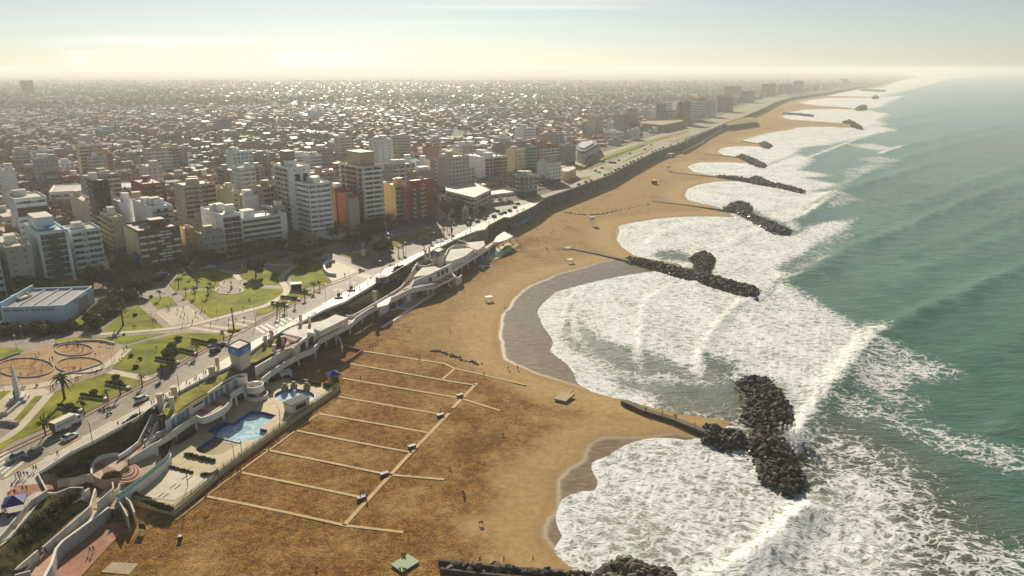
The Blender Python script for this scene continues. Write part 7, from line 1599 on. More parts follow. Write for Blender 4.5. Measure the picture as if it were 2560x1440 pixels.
def car_proto(suv):
    L = 4.4; h1 = .98 if suv else .88; h2 = 1.68 if suv else 1.44; b = MB()
    loft(b, [sec(-2.2, .78, .38, h1-.12, .85), sec(-2.05, .86, .25, h1, .9), sec(-.9, .9, .22, h1+.02, .92), sec(.8, .9, .22, h1-.0, .92), sec(1.75, .86, .24, h1-.16, .88), sec(2.1, .8, .3, h1-.25, .85), sec(2.2, .7, .36, h1-.36, .8)])
    xr = -2.0 if suv else -1.75
    def cab(x0, x1, x2, x3, z0, z1, w0, w1): return [[(x0, -w0, z0), (x0, w0, z0), (x3, w0, z0), (x3, -w0, z0)], [(x1, -w1, z1), (x1, w1, z1), (x2, w1, z1), (x2, -w1, z1)]]
    body = b.mesh('body', PAINT['white'])
    g = MB(); a, c = cab(xr, xr+(.35 if suv else .7), .35, 1.15, h1-.02, h2-.07, .80, .64); v = a+c; g.add(v, [(0, 1, 5, 4)[::-1], (1, 2, 6, 5)[::-1], (2, 3, 7, 6)[::-1], (3, 0, 4, 7)[::-1], (4, 5, 6, 7)[::-1]]); glass = g.mesh('windows', M_gl)
    r_ = MB(); a, c = cab(xr+.3 if suv else xr+.64, xr+.38 if suv else xr+.74, .3, .42, h2-.09, h2, .66, .58); r_.add(a+c, [(0, 1, 5, 4)[::-1], (1, 2, 6, 5)[::-1], (2, 3, 7, 6)[::-1], (3, 0, 4, 7)[::-1], (4, 5, 6, 7)[::-1]])
    for y in (-.74, .74): r_.box(-.52, -.42, min(y, y*.94), max(y, y*.94), h1, h2-.1)
    roof = r_.mesh('roof', PAINT['white'])
    ty = MB(); ty.tube([(0, -.11, 0), (0, .11, 0)], .32, 12); tyre = ty.mesh('tyre', M_tyre); rm = MB(); rm.tube([(0, -.12, 0), (0, .12, 0)], .19, 8); rim = rm.mesh('rim', M_rim)
    hl = MB(); hl.box(2.02, 2.17, -.13, .13, .55, .7); hl = hl.mesh('headlight', M_lens); tl = MB(); tl.box(-2.2, -2.1, -.1, .1, .62, .82); tl = tl.mesh('tail_light', M_red)
    return body, glass, roof, tyre, rim, hl, tl
CARP = [car_proto(0), car_proto(1)]
def car(px, py, az, c, suv, label, z=G+.03, far=False, group='cars on the coast road', s=1.0):
    x, y, _ = P(px, py, z); root = empty('parked_car' if far else 'car', (x, y, z), math.pi/2-R(az), label, 'car', group); bo, gl, rf, ty, rm, hl, tl = CARP[suv]
    inst('body', bo, root, mats={0: PAINT[c]}); inst('windows', gl, root); inst('roof', rf, root, mats={0: PAINT[c]})
    for wx_ in (-1.35, 1.38):
        for wy_ in (-.78, .78):
            w_ = inst('wheel', ty, root, (wx_, wy_, .32))
            if not far: inst('rim', rm, w_)
    if not far:
        for wy_ in (-.58, .58): inst('headlight', hl, root, (0, wy_, 0)); inst('tail_light', tl, root, (0, wy_, 0))
    root.scale = (s, s, s); return root
for x, y, az, c, sv, lb in [(175, 1096, 21, 'white', 0, 'white saloon car driving beside the white truck'), (40, 1148, 201, 'silver', 1, 'silver car heading down the road at the left edge by the crossing'), (85, 1137, 201, 'grey', 1, 'grey estate car with a pale roof before the zebra crossing'), (356, 1001, 21, 'white', 1, 'white car alone on the road near the pylons'), (552, 866, 21, 'black', 0, 'black car on the lawn-side lane by the round shrub'), (539, 880, 21, 'black', 1, 'second black car just behind the other on the road'),
   (1070, 571, 45, 'white', 0, 'white car turning out of the shaded side street'), (1172, 563, 28, 'grey', 1, 'dark van-like car on the sunny coast road'), (1194, 555, 28, 'blue', 0, 'dark blue car ahead of the grey one on the coast road'), (1212, 548, 28, 'silver', 0, 'silver car between two dark cars by the promenade'), (1181, 549, 208, 'grey', 0, 'grey car on the landward lane by the palms'), (1135, 556, 60, 'silver', 0, 'silver car in the shade before the half-timbered house'), (1236, 543, 30, 'black', 1, 'black car beside the bright promenade corner'), (1244, 529, 30, 'grey', 0, 'grey car near the fuel station exit'), (1252, 536, 30, 'white', 0, 'white car near the fuel station exit'), (1262, 533, 30, 'black', 0, 'black car in the row beside the promenade corner'), (1275, 528, 30, 'grey', 1, 'grey car last in the row by the promenade corner'), (1288, 520, 30, 'black', 0, 'black car at the start of the boulevard'), (1295, 511, 30, 'red', 0, 'dark red car in the boulevard mouth'), (1276, 506, 100, 'grey', 1, 'grey van beside the fuel station canopy'),
   (935, 592, 75, 'silver', 0, 'silver car in the shade by the red brick front'), (972, 589, 75, 'white', 0, 'white car in the shade by the tallest tower'), (1005, 583, 75, 'silver', 0, 'silver car in the shade by the yellow block'), (700, 640, 70, 'grey', 0, 'grey car below the long white hotel'), (713, 632, 70, 'silver', 0, 'silver car at the end of the long white hotel'), (860, 605, 50, 'blue', 1, 'dark van by the strip tower podium'), (407, 684, 80, 'white', 0, 'white car below the brown gridded block'), (507, 674, 75, 'silver', 0, 'silver car below the small grey hotel'), (528, 669, 75, 'white', 0, 'white car right of the silver one below the grey hotel'), (312, 708, 120, 'blue', 1, 'dark van at the street corner by the dark dome tree'), (319, 673, 140, 'white', 0, 'white car in the dark side street'), (286, 678, 140, 'grey', 0, 'grey car in the mouth of the dark side street'), (1384, 645, 0, 'grey', 0, '')]:
    if lb: car(x, y, az, c, sv, lb, s=1.06)
r = random.Random(3)
for i in range(30):    # parked along the sea wall
    t_ = i/29; x = 1448+t_*265+r.uniform(-1.5, 1.5); y = float(np.interp(x, [1440, 1522, 1575, 1625, 1662, 1713], [465, 436, 408.5, 384, 368.5, 353])); c = r.choice(['black', 'grey', 'black', 'silver', 'grey', 'blue'])
    if r.random() < .12 or 1480 < x < 1510: continue
    car(x, y, 30, c, r.random() < .5, f'{c} car parked against the sea wall of the boulevard', G+.07, True, 'cars parked along the sea wall', 1.1)
for i in range(18):
    t_ = i/17; x = 1715+t_*95; y = 351-t_*38-1.5; c = r.choice(['black', 'grey', 'grey', 'silver']); car(x, y, 33, c, i % 2, f'{c} car parked in the hazy far row above the lower road', G+.07, True, 'cars parked in the far row', 1.15)
for x, y, c, lb in [(1489, 428, 'grey', 'grey car driving on the boulevard by the first median'), (1505, 421, 'black', 'black car on the boulevard near the blue signs'), (1547, 402, 'silver', 'silver car on the boulevard past the blue signs'), (1612, 374, 'red', 'red car on the boulevard between two green medians'), (1628, 363, 'white', 'white car on the far lane of the boulevard'), (1498, 432, 'white', 'white car near the wall stairs of the boulevard'), (1575, 385, 'grey', 'grey car beside the long green median')]: car(x, y, 32, c, 0, lb, G+.07, True, 'cars on the boulevard', 1.1)
# the truck
x, y, _ = P(168, 1070, G+.03); tk = empty('truck', (x, y, G+.03), math.pi/2-R(21), 'white box truck with dark lettering on its side at the lawn kerb', 'truck')
b = MB(); b.box(-4.2, 2.4, -1.2, 1.2, 1.0, 3.5); b.build('cargo_box', plain('truck_box', (.62, .63, .62), .5), tk)
for i in range(5): b = MB(); b.box(-4.15+i*1.32, -4.15+i*1.32+1.2, -1.15, 1.15, 3.501, 3.56); b.build('roof_panel', plain('truck_roof', (.72, .66, .46), .6), tk)
b = MB(); loft(b, [[(2.6, -1.1, .6), (2.6, 1.1, .6), (2.6, 1.1, 2.9), (2.6, -1.1, 2.9)], [(3.8, -1.1, .55), (3.8, 1.1, .55), (3.8, 1.05, 2.7), (3.8, -1.05, 2.7)], [(4.5, -1.05, .55), (4.5, 1.05, .55), (4.5, 1.0, 1.5), (4.5, -1.0, 1.5)]]); b.build('cab', PAINT['white'], tk)
b = MB(); b.box(2.9, 3.7, -1.13, 1.13, 1.75, 2.45); b.add([(3.85, -.95, 2.6), (3.85, .95, 2.6), (4.4, .92, 1.65), (4.4, -.92, 1.65)], [(0, 1, 2, 3)[::-1]]); b.build('windows', M_gl, tk)
b = MB(); b.box(-4.2, 4.2, -.5, .5, .55, .98); b.build('chassis', M_tyre, tk)
b = MB(); b.box(-4.26, -4.205, -1.1, 1.1, 1.1, 3.4); b.build('rear_door', plain('truck_rear', (.12, .1, .09), .7), tk)
tx = text('BARBIERI', 1.1, plain('truck_letters', (.04, .12, .16), .6), tk, (-.9, -1.23, 2.3), (math.pi/2, 0, 0), 'side_lettering', .01); tx.scale = (1.25, 1, 1)
for wx_ in (-2.9, -1.9, 3.4):
    for wy_ in (-1.0, 1.0): w_ = inst('wheel', CARP[0][3], tk, (wx_, wy_, .48), 0, 1.5); inst('rim', CARP[0][4], w_)
def motorbike(px, py, az, label, rider=True):
    x, y, _ = P(px, py, G+.03); root = empty('motorcycle', (x, y, G+.03), math.pi/2-R(az), label, 'motorcycle', 'motorcycles on the coast road'); b = MB(); b.box(-.5, .45, -.12, .12, .45, .8); b.tube([(.45, 0, .75), (.6, 0, 1.05)], .05, 5); b.box(-.8, -.2, -.14, .14, .8, .9); b.build('frame', PAINT['black'], root)
    for wx_ in (-.62, .68): inst('wheel', CARP[0][3], root, (wx_, 0, .31), 0, (1, .5, 1))
    return root

# ------------------------------------------------------------------ people
SKIN = plain('skin', (.42, .25, .17), .7); HAIR = plain('hair', (.03, .02, .015), .8)
CLO = dict(black=(.015, .015, .018), navy=(.03, .04, .08), grey=(.14, .14, .14), red=(.30, .03, .03), white=(.6, .6, .58), blue=(.06, .12, .28), brown=(.12, .07, .04), green=(.06, .12, .06), pink=(.42, .16, .18))
CLM = {k: plain('cloth_'+k, v, .85) for k, v in CLO.items()}
def person_mesh(pose):
    J = {'pel': (0, 0, .95, .13), 'spi': (0, 0, 1.15, .12), 'che': (0, 0, 1.36, .14), 'nec': (0, 0, 1.5, .05), 'hea': (.02, 0, 1.6, .085), 'top': (.02, 0, 1.71, .075), 'nos': (.11, 0, 1.6, .022)}
    E_ = [('pel', 'spi'), ('spi', 'che'), ('che', 'nec'), ('nec', 'hea'), ('hea', 'top'), ('hea', 'nos')]
    sw = .34 if pose == 'walk' else 0
    for s, sg in (('l', 1), ('r', -1)):
        k = sg*sw
        J['sh'+s] = (0, .19*sg, 1.42, .06); J['el'+s] = (-.1*k/.34 if sw else 0, .25*sg, 1.14, .045); J['wr'+s] = (-k*.9+.06, .25*sg, .92, .035); J['ha'+s] = (-k*1.0+.09, .245*sg, .83, .038)
        J['hi'+s] = (0, .1*sg, .88, .095); J['kn'+s] = (k*.55+.03, .11*sg, .5, .065); J['an'+s] = (k*.9 if k > 0 else k*1.3, .11*sg, .1 if k >= 0 else .16, .045); J['to'+s] = ((k*.9 if k > 0 else k*1.3)+.17, .12*sg, .04 if k >= 0 else .08, .04)
        if pose == 'sit':
            J['hi'+s] = (0, .1*sg, .2, .1); J['kn'+s] = (.42, .14*sg, .42, .065); J['an'+s] = (.62, .13*sg, .08, .045); J['to'+s] = (.8, .13*sg, .05, .04); J['el'+s] = (.12, .27*sg, .5, .045); J['wr'+s] = (.36, .2*sg, .45, .035); J['ha'+s] = (.44, .16*sg, .44, .04)
        E_ += [('che', 'sh'+s), ('sh'+s, 'el'+s), ('el'+s, 'wr'+s), ('wr'+s, 'ha'+s), ('pel', 'hi'+s), ('hi'+s, 'kn'+s), ('kn'+s, 'an'+s), ('an'+s, 'to'+s)]
    if pose == 'sit':
        for n_, dz in (('pel', .2), ('spi', .42), ('che', .64), ('nec', .78), ('hea', .88), ('top', .99), ('nos', .88), ('shl', .7), ('shr', .7)): j = J[n_]; J[n_] = (j[0], j[1], dz, j[3])
    ks = list(J); me = bpy.data.meshes.new('person_rig'); me.from_pydata([J[k][:3] for k in ks], [(ks.index(a), ks.index(c)) for a, c in E_], []); o = bpy.data.objects.new('rig', me); col.objects.link(o)
    o.modifiers.new('s', 'SKIN'); sv = me.skin_vertices[0].data
    for i, k in enumerate(ks): sv[i].radius = (J[k][3], J[k][3]); sv[i].use_root = (k == 'pel')
    o.modifiers.new('d', 'SUBSURF').levels = 1
    bpy.context.view_layer.update(); m2 = bpy.data.meshes.new_from_object(o.evaluated_get(bpy.context.evaluated_depsgraph_get())); bpy.data.objects.remove(o); m2.name = 'person'
    m2.materials.clear()
    for m in (CLM['black'], CLM['navy'], SKIN, HAIR): m2.materials.append(m)
    nz_, hz_, wz = (.80, .95, .3) if pose == 'sit' else (1.5, 1.66, .95)
    for p in m2.polygons:
        c = p.center; hand = min((Vector(J[k][:3])-c).length for k in ('hal', 'har')) < .07
        arm = abs(c.y) > .17 and c.z > (.36 if pose == 'sit' else .8)
        p.material_index = 3 if (c.z > hz_ or (c.z > nz_+.05 and c.x < -.02)) else 2 if (c.z > nz_ or hand) else 0 if (c.z > wz and (pose != 'sit' or c.x < .2 or arm)) or arm else 1
        p.use_smooth = True
    return m2
PM = {p_: person_mesh(p_) for p_ in ('stand', 'walk', 'sit')}
NP = [0]
def person(px, py, z, where, pose='walk', top=None, bot=None, az=None, group='people on the seafront'):
    NP[0] += 1; rr = random.Random(NP[0]*31); top = top or rr.choice(['black', 'navy', 'black', 'grey', 'red', 'white', 'blue', 'brown', 'green']); bot = bot or rr.choice(['black', 'navy', 'grey', 'blue', 'brown'])
    x, y, _ = P(px, py, z); v = {'walk': 'walking', 'stand': 'standing', 'sit': 'sitting'}[pose]
    o = inst('person', PM[pose], None, (x, y, z), R(az) if az is not None else rr.uniform(0, 6.28), rr.uniform(.96, 1.08), {0: CLM[top], 1: CLM[bot]})
    return tag(o, f'person in {top} top {v} {where}', 'person', group)
for x, y, z, wh, ps_n in [(1049, 903, 1, 'on the top cross boardwalk', 'walk'), (902, 950, 1, 'alone on the sand near the fence corner', 'stand'), (1210, 941, 1, 'beside the long top boardwalk', 'walk'), (1261, 775, .9, 'at the wet edge of the big bay', 'stand'), (1265, 776, .9, 'at the wet edge of the big bay', 'walk'), (1271, 924, .9, 'on the shiny wet sand corner', 'walk'), (1294, 924, .7, 'on the shiny wet sand corner', 'stand'), (1366, 625, 1, 'on the open sand below the sea wall', 'walk'), (1369, 625, 1, 'on the open sand below the sea wall', 'stand'),
   (1614, 1029, 1.25, 'on the near groyne walkway', 'stand'), (1655, 1038, 1.25, 'on the near groyne walkway', 'walk'), (1686, 1047, 1.25, 'on the near groyne walkway', 'walk'), (1691, 1049, 1.25, 'on the near groyne walkway', 'stand'), (1737, 1066, 1.25, 'at the rocks end of the groyne walkway', 'walk'), (1101, 1032, 1, 'at the boxes on the boardwalk end', 'stand'), (901, 1240, 1, 'beside the pallet on the lower boardwalk', 'stand'), (917, 1250, 1, 'beside the pallet on the lower boardwalk', 'stand'), (909, 1236, 1, 'by the pallet on the lower boardwalk', 'walk'), (1258, 1090, 1, 'in the middle of the open brown sand', 'sit'), (1127, 1175, 1, 'on the pale patch of brown sand', 'sit'), (1158, 1238, 1, 'on the brown sand below the pale patch', 'stand'), (1161, 1240, 1, 'on the brown sand below the pale patch', 'sit'), (1200, 1310, 1, 'in a pair on the lower brown sand', 'sit'), (1205, 1309, 1, 'in a pair on the lower brown sand', 'sit'), (1200, 1407, 1, 'by the wall of the bottom groyne', 'walk'), (1260, 1406, 1, 'by the wall of the bottom groyne', 'stand'), (1333, 1406, 1, 'by the wall of the bottom groyne', 'walk'),
   (1006, 1390, 1.4, 'at the back edge of the green platform', 'sit'), (1012, 1390, 1.4, 'at the back edge of the green platform', 'sit'), (1001, 1426, 1.1, 'at the front of the green platform', 'sit'), (1008, 1427, 1.1, 'at the front of the green platform', 'sit'), (1014, 1427, 1.1, 'at the front of the green platform', 'sit'), (596, 1184, 1, 'below the pool fence on the sand', 'stand'), (602, 1182, 1, 'below the pool fence on the sand', 'walk'), (460, 1305, 1, 'on the sand by the pale court corner', 'walk'), (792, 1424, 1, 'on the sand at the bottom of the photo', 'sit'), (925, 864, 1, 'in the seated row on the sand by the court', 'sit'), (932, 863, 1, 'in the seated row on the sand by the court', 'sit'), (938, 862, 1, 'in the seated row on the sand by the court', 'sit'), (944, 860, 1, 'by the seated row on the sand', 'stand'), (1021, 828, 1, 'on the sand below the long walkway', 'sit'), (1026, 828, 1, 'on the sand below the long walkway', 'sit'), (1125, 831, 1, 'alone on the dark patch of sand', 'walk'), (1170, 706, 1, 'on the sand under the pavilion shadow', 'walk'), (1340, 572, 1, 'below the blue mural on the sand', 'stand'), (1343, 573, 1, 'below the blue mural on the sand', 'walk'), (1347, 572, 1, 'below the blue mural on the sand', 'stand'), (1376, 586, 1, 'playing on the sand off the mural', 'walk'), (1384, 580, 1, 'playing on the sand off the mural', 'walk'), (1068, 757, 1, 'near the white beach path', 'sit'), (1186, 793, 1, 'on the sand before the lifeguard stand', 'stand'), (1705, 492, .8, 'at the edge of the fourth bay', 'walk'), (1748, 427, .8, 'at the edge of the fifth bay', 'walk'),
   (106, 1388, 3.44, 'on the pink terrace', 'walk'), (116, 1386, 3.44, 'on the pink terrace', 'walk'), (152, 1334, 3.4, 'on the cream ramp terrace', 'walk'), (226, 1383, 1.14, 'on the red brick promenade', 'walk'), (235, 1381, 1.14, 'on the red brick promenade', 'walk'), (260, 1320, 1.14, 'at the foot of the dark stairs', 'sit'), (262, 1190, 5.3, 'on the pink plaza by the leafy bush', 'walk')]:
    person(x, y, z+(.05 if z < 1.2 else .0), wh, ps_n, group='people on the beach' if z < 2 else 'people on the ramps')
GP = G+.045
for x, y, wh, ps_n in [(467, 963, 'on the promenade between the pylons and tower', 'walk'), (475, 965, 'on the promenade between the pylons and tower', 'walk'), (488, 955, 'on the promenade between the pylons and tower', 'walk'), (492, 950, 'on the promenade between the pylons and tower', 'walk'), (500, 956, 'on the promenade between the pylons and tower', 'walk'), (510, 940, 'on the promenade left of the lettered tower', 'walk'), (515, 938, 'on the promenade left of the lettered tower', 'stand'), (410, 996, 'among the promenade pylons', 'walk'), (416, 998, 'among the promenade pylons', 'walk'), (425, 992, 'among the promenade pylons', 'stand'), (380, 1014, 'on the promenade above the stairs', 'walk'), (386, 1011, 'on the promenade above the stairs', 'walk'), (296, 1066, 'on the promenade by the shrub bank', 'walk'), (145, 1141, 'on the pavement near the parked grey car', 'walk'), (180, 1133, 'by the promenade parapet', 'sit'), (46, 1192, 'in the crowd at the plaza crossing', 'stand'), (53, 1193, 'in the crowd at the plaza crossing', 'stand'), (61, 1192, 'in the crowd at the plaza crossing', 'walk'), (70, 1193, 'in the crowd at the plaza crossing', 'walk'), (40, 1198, 'in the crowd at the plaza crossing', 'stand'), (50, 1200, 'in the crowd at the plaza crossing', 'walk'), (85, 1177, 'in the pair above the plaza crowd', 'walk'), (92, 1177, 'in the pair above the plaza crowd', 'walk'), (58, 1229, 'on the red brick plaza', 'walk'), (68, 1228, 'on the red brick plaza', 'walk'), (38, 1238, 'on the red brick plaza', 'stand'), (45, 1240, 'on the red brick plaza', 'walk'), (20, 1268, 'beside the blue tent', 'stand'), (8, 1276, 'beside the blue tent', 'stand'), (15, 1284, 'beside the blue tent', 'walk'), (32, 1222, 'on the left edge of the red brick plaza', 'walk'),
   (781, 790, 'on the promenade above the restaurant', 'walk'), (786, 788, 'on the promenade above the restaurant', 'walk'), (790, 787, 'on the promenade above the restaurant', 'walk'), (734, 802, 'beside the yellow kerb above the restaurant', 'walk'), (743, 808, 'near the restaurant pylons', 'walk'), (748, 806, 'near the restaurant pylons', 'walk'), (658, 856, 'at the top of the wide stairs', 'walk'), (672, 846, 'at the top of the wide stairs', 'stand'), (684, 840, 'at the top of the wide stairs', 'walk'), (691, 836, 'at the top of the wide stairs', 'walk')]:
    person(x, y, GP+.02, wh, ps_n, group='people on the promenade')
r = random.Random(21)
for i in range(58):
    t_ = r.random(); x = 842+t_*470; y0 = float(np.interp(x, [p[0] for p in RSE], [p[1] for p in RSE])); y1 = float(np.interp(x, [p[0] for p in BLUFF[17:33]], [p[1] for p in BLUFF[17:33]])); y = y0+(y1-y0)*r.uniform(.25, .85)
    wh = 'on the bright promenade '+('before the hedge bank' if x < 930 else 'by the small blue kiosk' if x < 1010 else 'above the smaller tower' if x < 1110 else 'above the far pavilion' if x < 1210 else 'at the sea wall corner')
    person(x, y, GP+.02, wh, 'stand' if r.random() < .25 else 'walk', group='people on the promenade')
for x, y, wh, ps_n in [(444, 780, 'on the sports court', 'walk'), (459, 775, 'on the sports court', 'walk'), (452, 797, 'on the sports court', 'walk'), (490, 788, 'on the sports court', 'walk'), (460, 803, 'on the sports court', 'walk'), (482, 808, 'on the sports court', 'walk'), (422, 776, 'under the pale hoop board', 'stand'), (418, 772, 'under the pale hoop board', 'stand'), (334, 818, 'on the lawn below the hedge garden', 'sit'), (338, 818, 'on the lawn below the hedge garden', 'sit'), (622, 752, 'on the big sunny lawn', 'sit'), (626, 751, 'on the big sunny lawn', 'sit'), (608, 774, 'on the big sunny lawn edge', 'walk'), (505, 780, 'on the path edge by the court', 'sit'), (512, 781, 'on the path edge by the court', 'sit'), (385, 800, 'on the court bench path', 'sit'), (392, 803, 'on the court bench path', 'sit'), (572, 806, 'on the banded paving', 'walk'), (590, 803, 'on the banded paving', 'walk'), (610, 800, 'on the banded paving', 'walk'), (613, 800, 'on the banded paving', 'walk'), (527, 815, 'on the banded paving near the court', 'stand'), (53, 942, 'on the playground by the left ring', 'walk'), (105, 935, 'on the playground by the left ring', 'walk'), (98, 890, 'on the playground behind the rings', 'walk'), (132, 902, 'on the playground between the rings', 'stand'), (240, 892, 'on the playground right of the rings', 'walk'), (188, 926, 'in the right playground ring', 'stand'), (202, 925, 'in the right playground ring', 'sit'), (125, 905, 'in a playground ring', 'stand'), (195, 870, 'in the back playground ring', 'walk'), (207, 880, 'in the back playground ring', 'stand'), (185, 868, 'in the back playground ring', 'walk'), (58, 970, 'near the obelisk on the pale plaza', 'sit'), (64, 970, 'near the obelisk on the pale plaza', 'sit'), (90, 966, 'on the monument plaza', 'sit'), (95, 966, 'on the monument plaza', 'sit'), (127, 976, 'by the date palm', 'stand'), (133, 974, 'by the date palm', 'stand'), (142, 966, 'by the date palm', 'walk'), (190, 947, 'on the bench below the flagpoles', 'sit'), (196, 946, 'on the bench below the flagpoles', 'sit'), (243, 930, 'on the path by the flagpoles', 'sit'), (298, 902, 'under the wall by the flagpoles', 'sit'), (305, 898, 'under the wall by the flagpoles', 'sit'), (310, 880, 'under the wall by the flagpoles', 'stand'), (318, 874, 'at the lawn tip', 'stand'), (140, 862, 'on the curved bench wall', 'sit'), (172, 858, 'on the curved bench wall', 'sit'), (196, 857, 'on the curved bench wall', 'sit'), (255, 860, 'on the curved bench wall', 'sit'), (268, 863, 'on the curved bench wall', 'sit'), (275, 865, 'on the curved bench wall', 'sit'), (392, 876, 'on the lawn by the brown tree', 'walk'), (348, 902, 'on the lawn bench', 'sit'), (545, 728, 'on the round seat circle', 'sit'), (570, 733, 'on the round seat circle', 'sit'), (600, 727, 'on the round seat circle', 'sit'), (562, 706, 'on the round seat circle', 'sit'), (620, 703, 'on the round seat circle', 'sit'), (861, 690, 'on the small corner plaza', 'stand'), (863, 691, 'on the small corner plaza', 'stand'), (933, 660, 'on the shaded corner paving', 'walk'), (937, 660, 'on the shaded corner paving', 'walk'), (974, 636, 'by the roadside banner', 'stand')]:
    person(x, y, G+(.45 if 'wall' in wh and ps_n == 'sit' else .14), wh, ps_n, group='people in the park')
motorbike(265, 1027, 21, 'motorcycle on the road before the long flower bed'); motorbike(273, 1038, 21, 'second motorcycle close to the promenade side of the road'); motorbike(395, 965, 21, 'motorcycle alone on the road near the lettered tower'); motorbike(8, 1290, 60, 'parked motorcycle behind the blue tent'); motorbike(30, 1292, 60, 'parked motorcycle under the blue tent')

# ------------------------------------------------------------------ street and beach furniture
def lamp(px, py, h, label, kind='globe', z=G, group='globe lamps in the park'):
    x, y, _ = P(px, py, z); root = empty('street_lamp', (x, y, z), R((px*7) % 360), label, 'street lamp', group); b = MB()
    if kind == 'globe':
        b.tube([(0, 0, 0), (0, 0, h)], [.08, .05], 6); b.build('pole', M_steel, root); b = MB(); b.ball((0, 0, h+.25), .33, 0, 8, 6); b.build('globe', plain('lamp_globe', (.8, .78, .7), .4), root)
    else:
        b.tube([(0, 0, 0), (0, 0, h*.75), (.35, 0, h*.93), (1.2, 0, h)], [.1, .075, .06, .05], 6); b.build('pole', M_dark, root); b = MB(); b.box(1.0, 1.9, -.14, .14, h-.08, h+.06); b.build('lamp_head', M_steel, root)
    return root
for x, y in [(58, 852), (43, 876), (254, 822), (350, 764), (383, 818), (507, 773), (544, 800), (426, 715), (352, 943), (697, 682), (608, 692), (482, 880), (577, 668)]: lamp(x, y, 5.5, 'slim lamp with a white globe in the park')
for x, y in [(232, 1109), (352, 1046), (450, 986), (540, 915), (575, 845), (640, 812), (700, 800), (718, 795)]: lamp(x, y, 7.5, 'dark curved lamp beside the near road', 'arm', group='curved lamps beside the road')
for x, y in [(815, 752), (875, 720), (958, 690), (1015, 640), (1080, 616), (1130, 590), (1200, 558)]: lamp(x, y, 8, 'dark curved lamp beside the middle stretch of the road', 'arm', group='curved lamps beside the road')
for x, y in [(1512, 413), (1541, 400), (1566, 388), (1594, 375), (1618, 363), (1643, 350), (1668, 338), (1481, 424), (1476, 434), (1545, 422)]: lamp(x, y, 11, 'tall thin lamp on the boulevard median', 'arm', group='tall lamps on the boulevard')
for x, y in [(604, 1130), (700, 1050), (470, 1215), (398, 1125), (548, 1205), (586, 1150)]: lamp(x, y, 5, 'thin lamp post on the pool deck', 'arm', z=DZ, group='lamps on the pool deck')
# obelisk and statue
x, y, _ = P(47, 1000, G); Ho = z_at(x, y, 909)-G; ob = empty('obelisk', (x, y, G), R(20), 'tall white tapering obelisk on a stepped base with a dark statue', 'monument'); b = MB(); k = .8
loft(b, [[(-k, -k, 1.6), (k, -k, 1.6), (k, k, 1.6), (-k, k, 1.6)], [(-.38, -.38, Ho-1.2), (.38, -.38, Ho-1.2), (.38, .38, Ho-1.2), (-.38, .38, Ho-1.2)], [(-.05, -.05, Ho), (.05, -.05, Ho), (.05, .05, Ho), (-.05, .05, Ho)]]); b.f = [f[::-1] for f in b.f]; b.build('shaft', mat('obelisk_white', (.66, .66, .64), .7, .08, .5), ob)
b = MB(); b.box(-2.6, 2.6, -2.6, 2.6, 0, .8); b.box(-1.9, 1.9, -1.9, 1.9, .8, 1.6); b.build('base', M_white2, ob); o = inst('statue_figure', PM['stand'], ob, (-.4, -1.9, .8), 0, 1.9, {0: M_opn, 1: M_opn, 2: M_opn, 3: M_opn})
x, y, _ = P(909, 640, G); stt = empty('statue', (x, y, G), 0, 'pale statue of a standing figure on a plinth in the dark lawn', 'statue'); b = MB(); b.box(-1, 1, -1, 1, 0, 3.4); b.box(-1.2, 1.2, -1.2, 1.2, 3.4, 3.7); b.build('plinth', M_white2, stt); inst('figure', PM['stand'], stt, (0, 0, 3.7), 4, 2.3, {i: M_white2 for i in range(4)})
x, y, _ = P(579, 722, G); stt = empty('fountain_statue', (x, y, G), 0, 'small dark statue between the two round seat circles', 'statue'); b = MB(); b.tube([(0, 0, 0), (0, 0, 1.6)], [.6, .4], 8); b.build('plinth', M_conc, stt); inst('figure', PM['stand'], stt, (0, 0, 1.6), 2, 1.3, {i: M_opn for i in range(4)})
x, y, _ = P(585, 826, G); stt = empty('column_monument', (x, y, G), 0, 'thin dark green column on a round grass bed by the road', 'monument'); b = MB(); b.tube([(0, 0, .3), (0, 0, 8.5)], [.35, .22], 8); b.ball((0, 0, 8.8), .5, 0); b.build('column', plain('bronze_green', (.06, .08, .04), .6), stt); b = MB(); b.tube([(0, 0, 0), (0, 0, .4)], 2.6, 20); b.build('grass_bed', M_lawn2, stt)
x, y, _ = P(1130, 598, G); stt = empty('banner_post', (x, y, G), 0, 'tall dark slim post at the promenade above the far pavilion', 'post'); b = MB(); b.box(-.25, .25, -.2, .2, 0, 7); b.box(-.6, .6, -.1, .1, 4.5, 6.8); b.build('post_panel', M_opn, stt)
for k, (x, y) in enumerate([(11, 982), (178, 950), (207, 940), (231, 932), (255, 925), (287, 904), (281, 908)]):
    X_, Y_, _ = P(x, y, G); b = MB(); b.tube([(0, 0, 0), (0, 0, 8.5)], [.09, .05], 6); b.ball((0, 0, 8.55), .12, 0, 6, 4); tag(b.build('flagpole', plain('pole_white', (.6, .6, .58), .5), None, (X_, Y_, G)), 'bare white flagpole along the playground plaza edge', 'flagpole', 'white flagpoles')
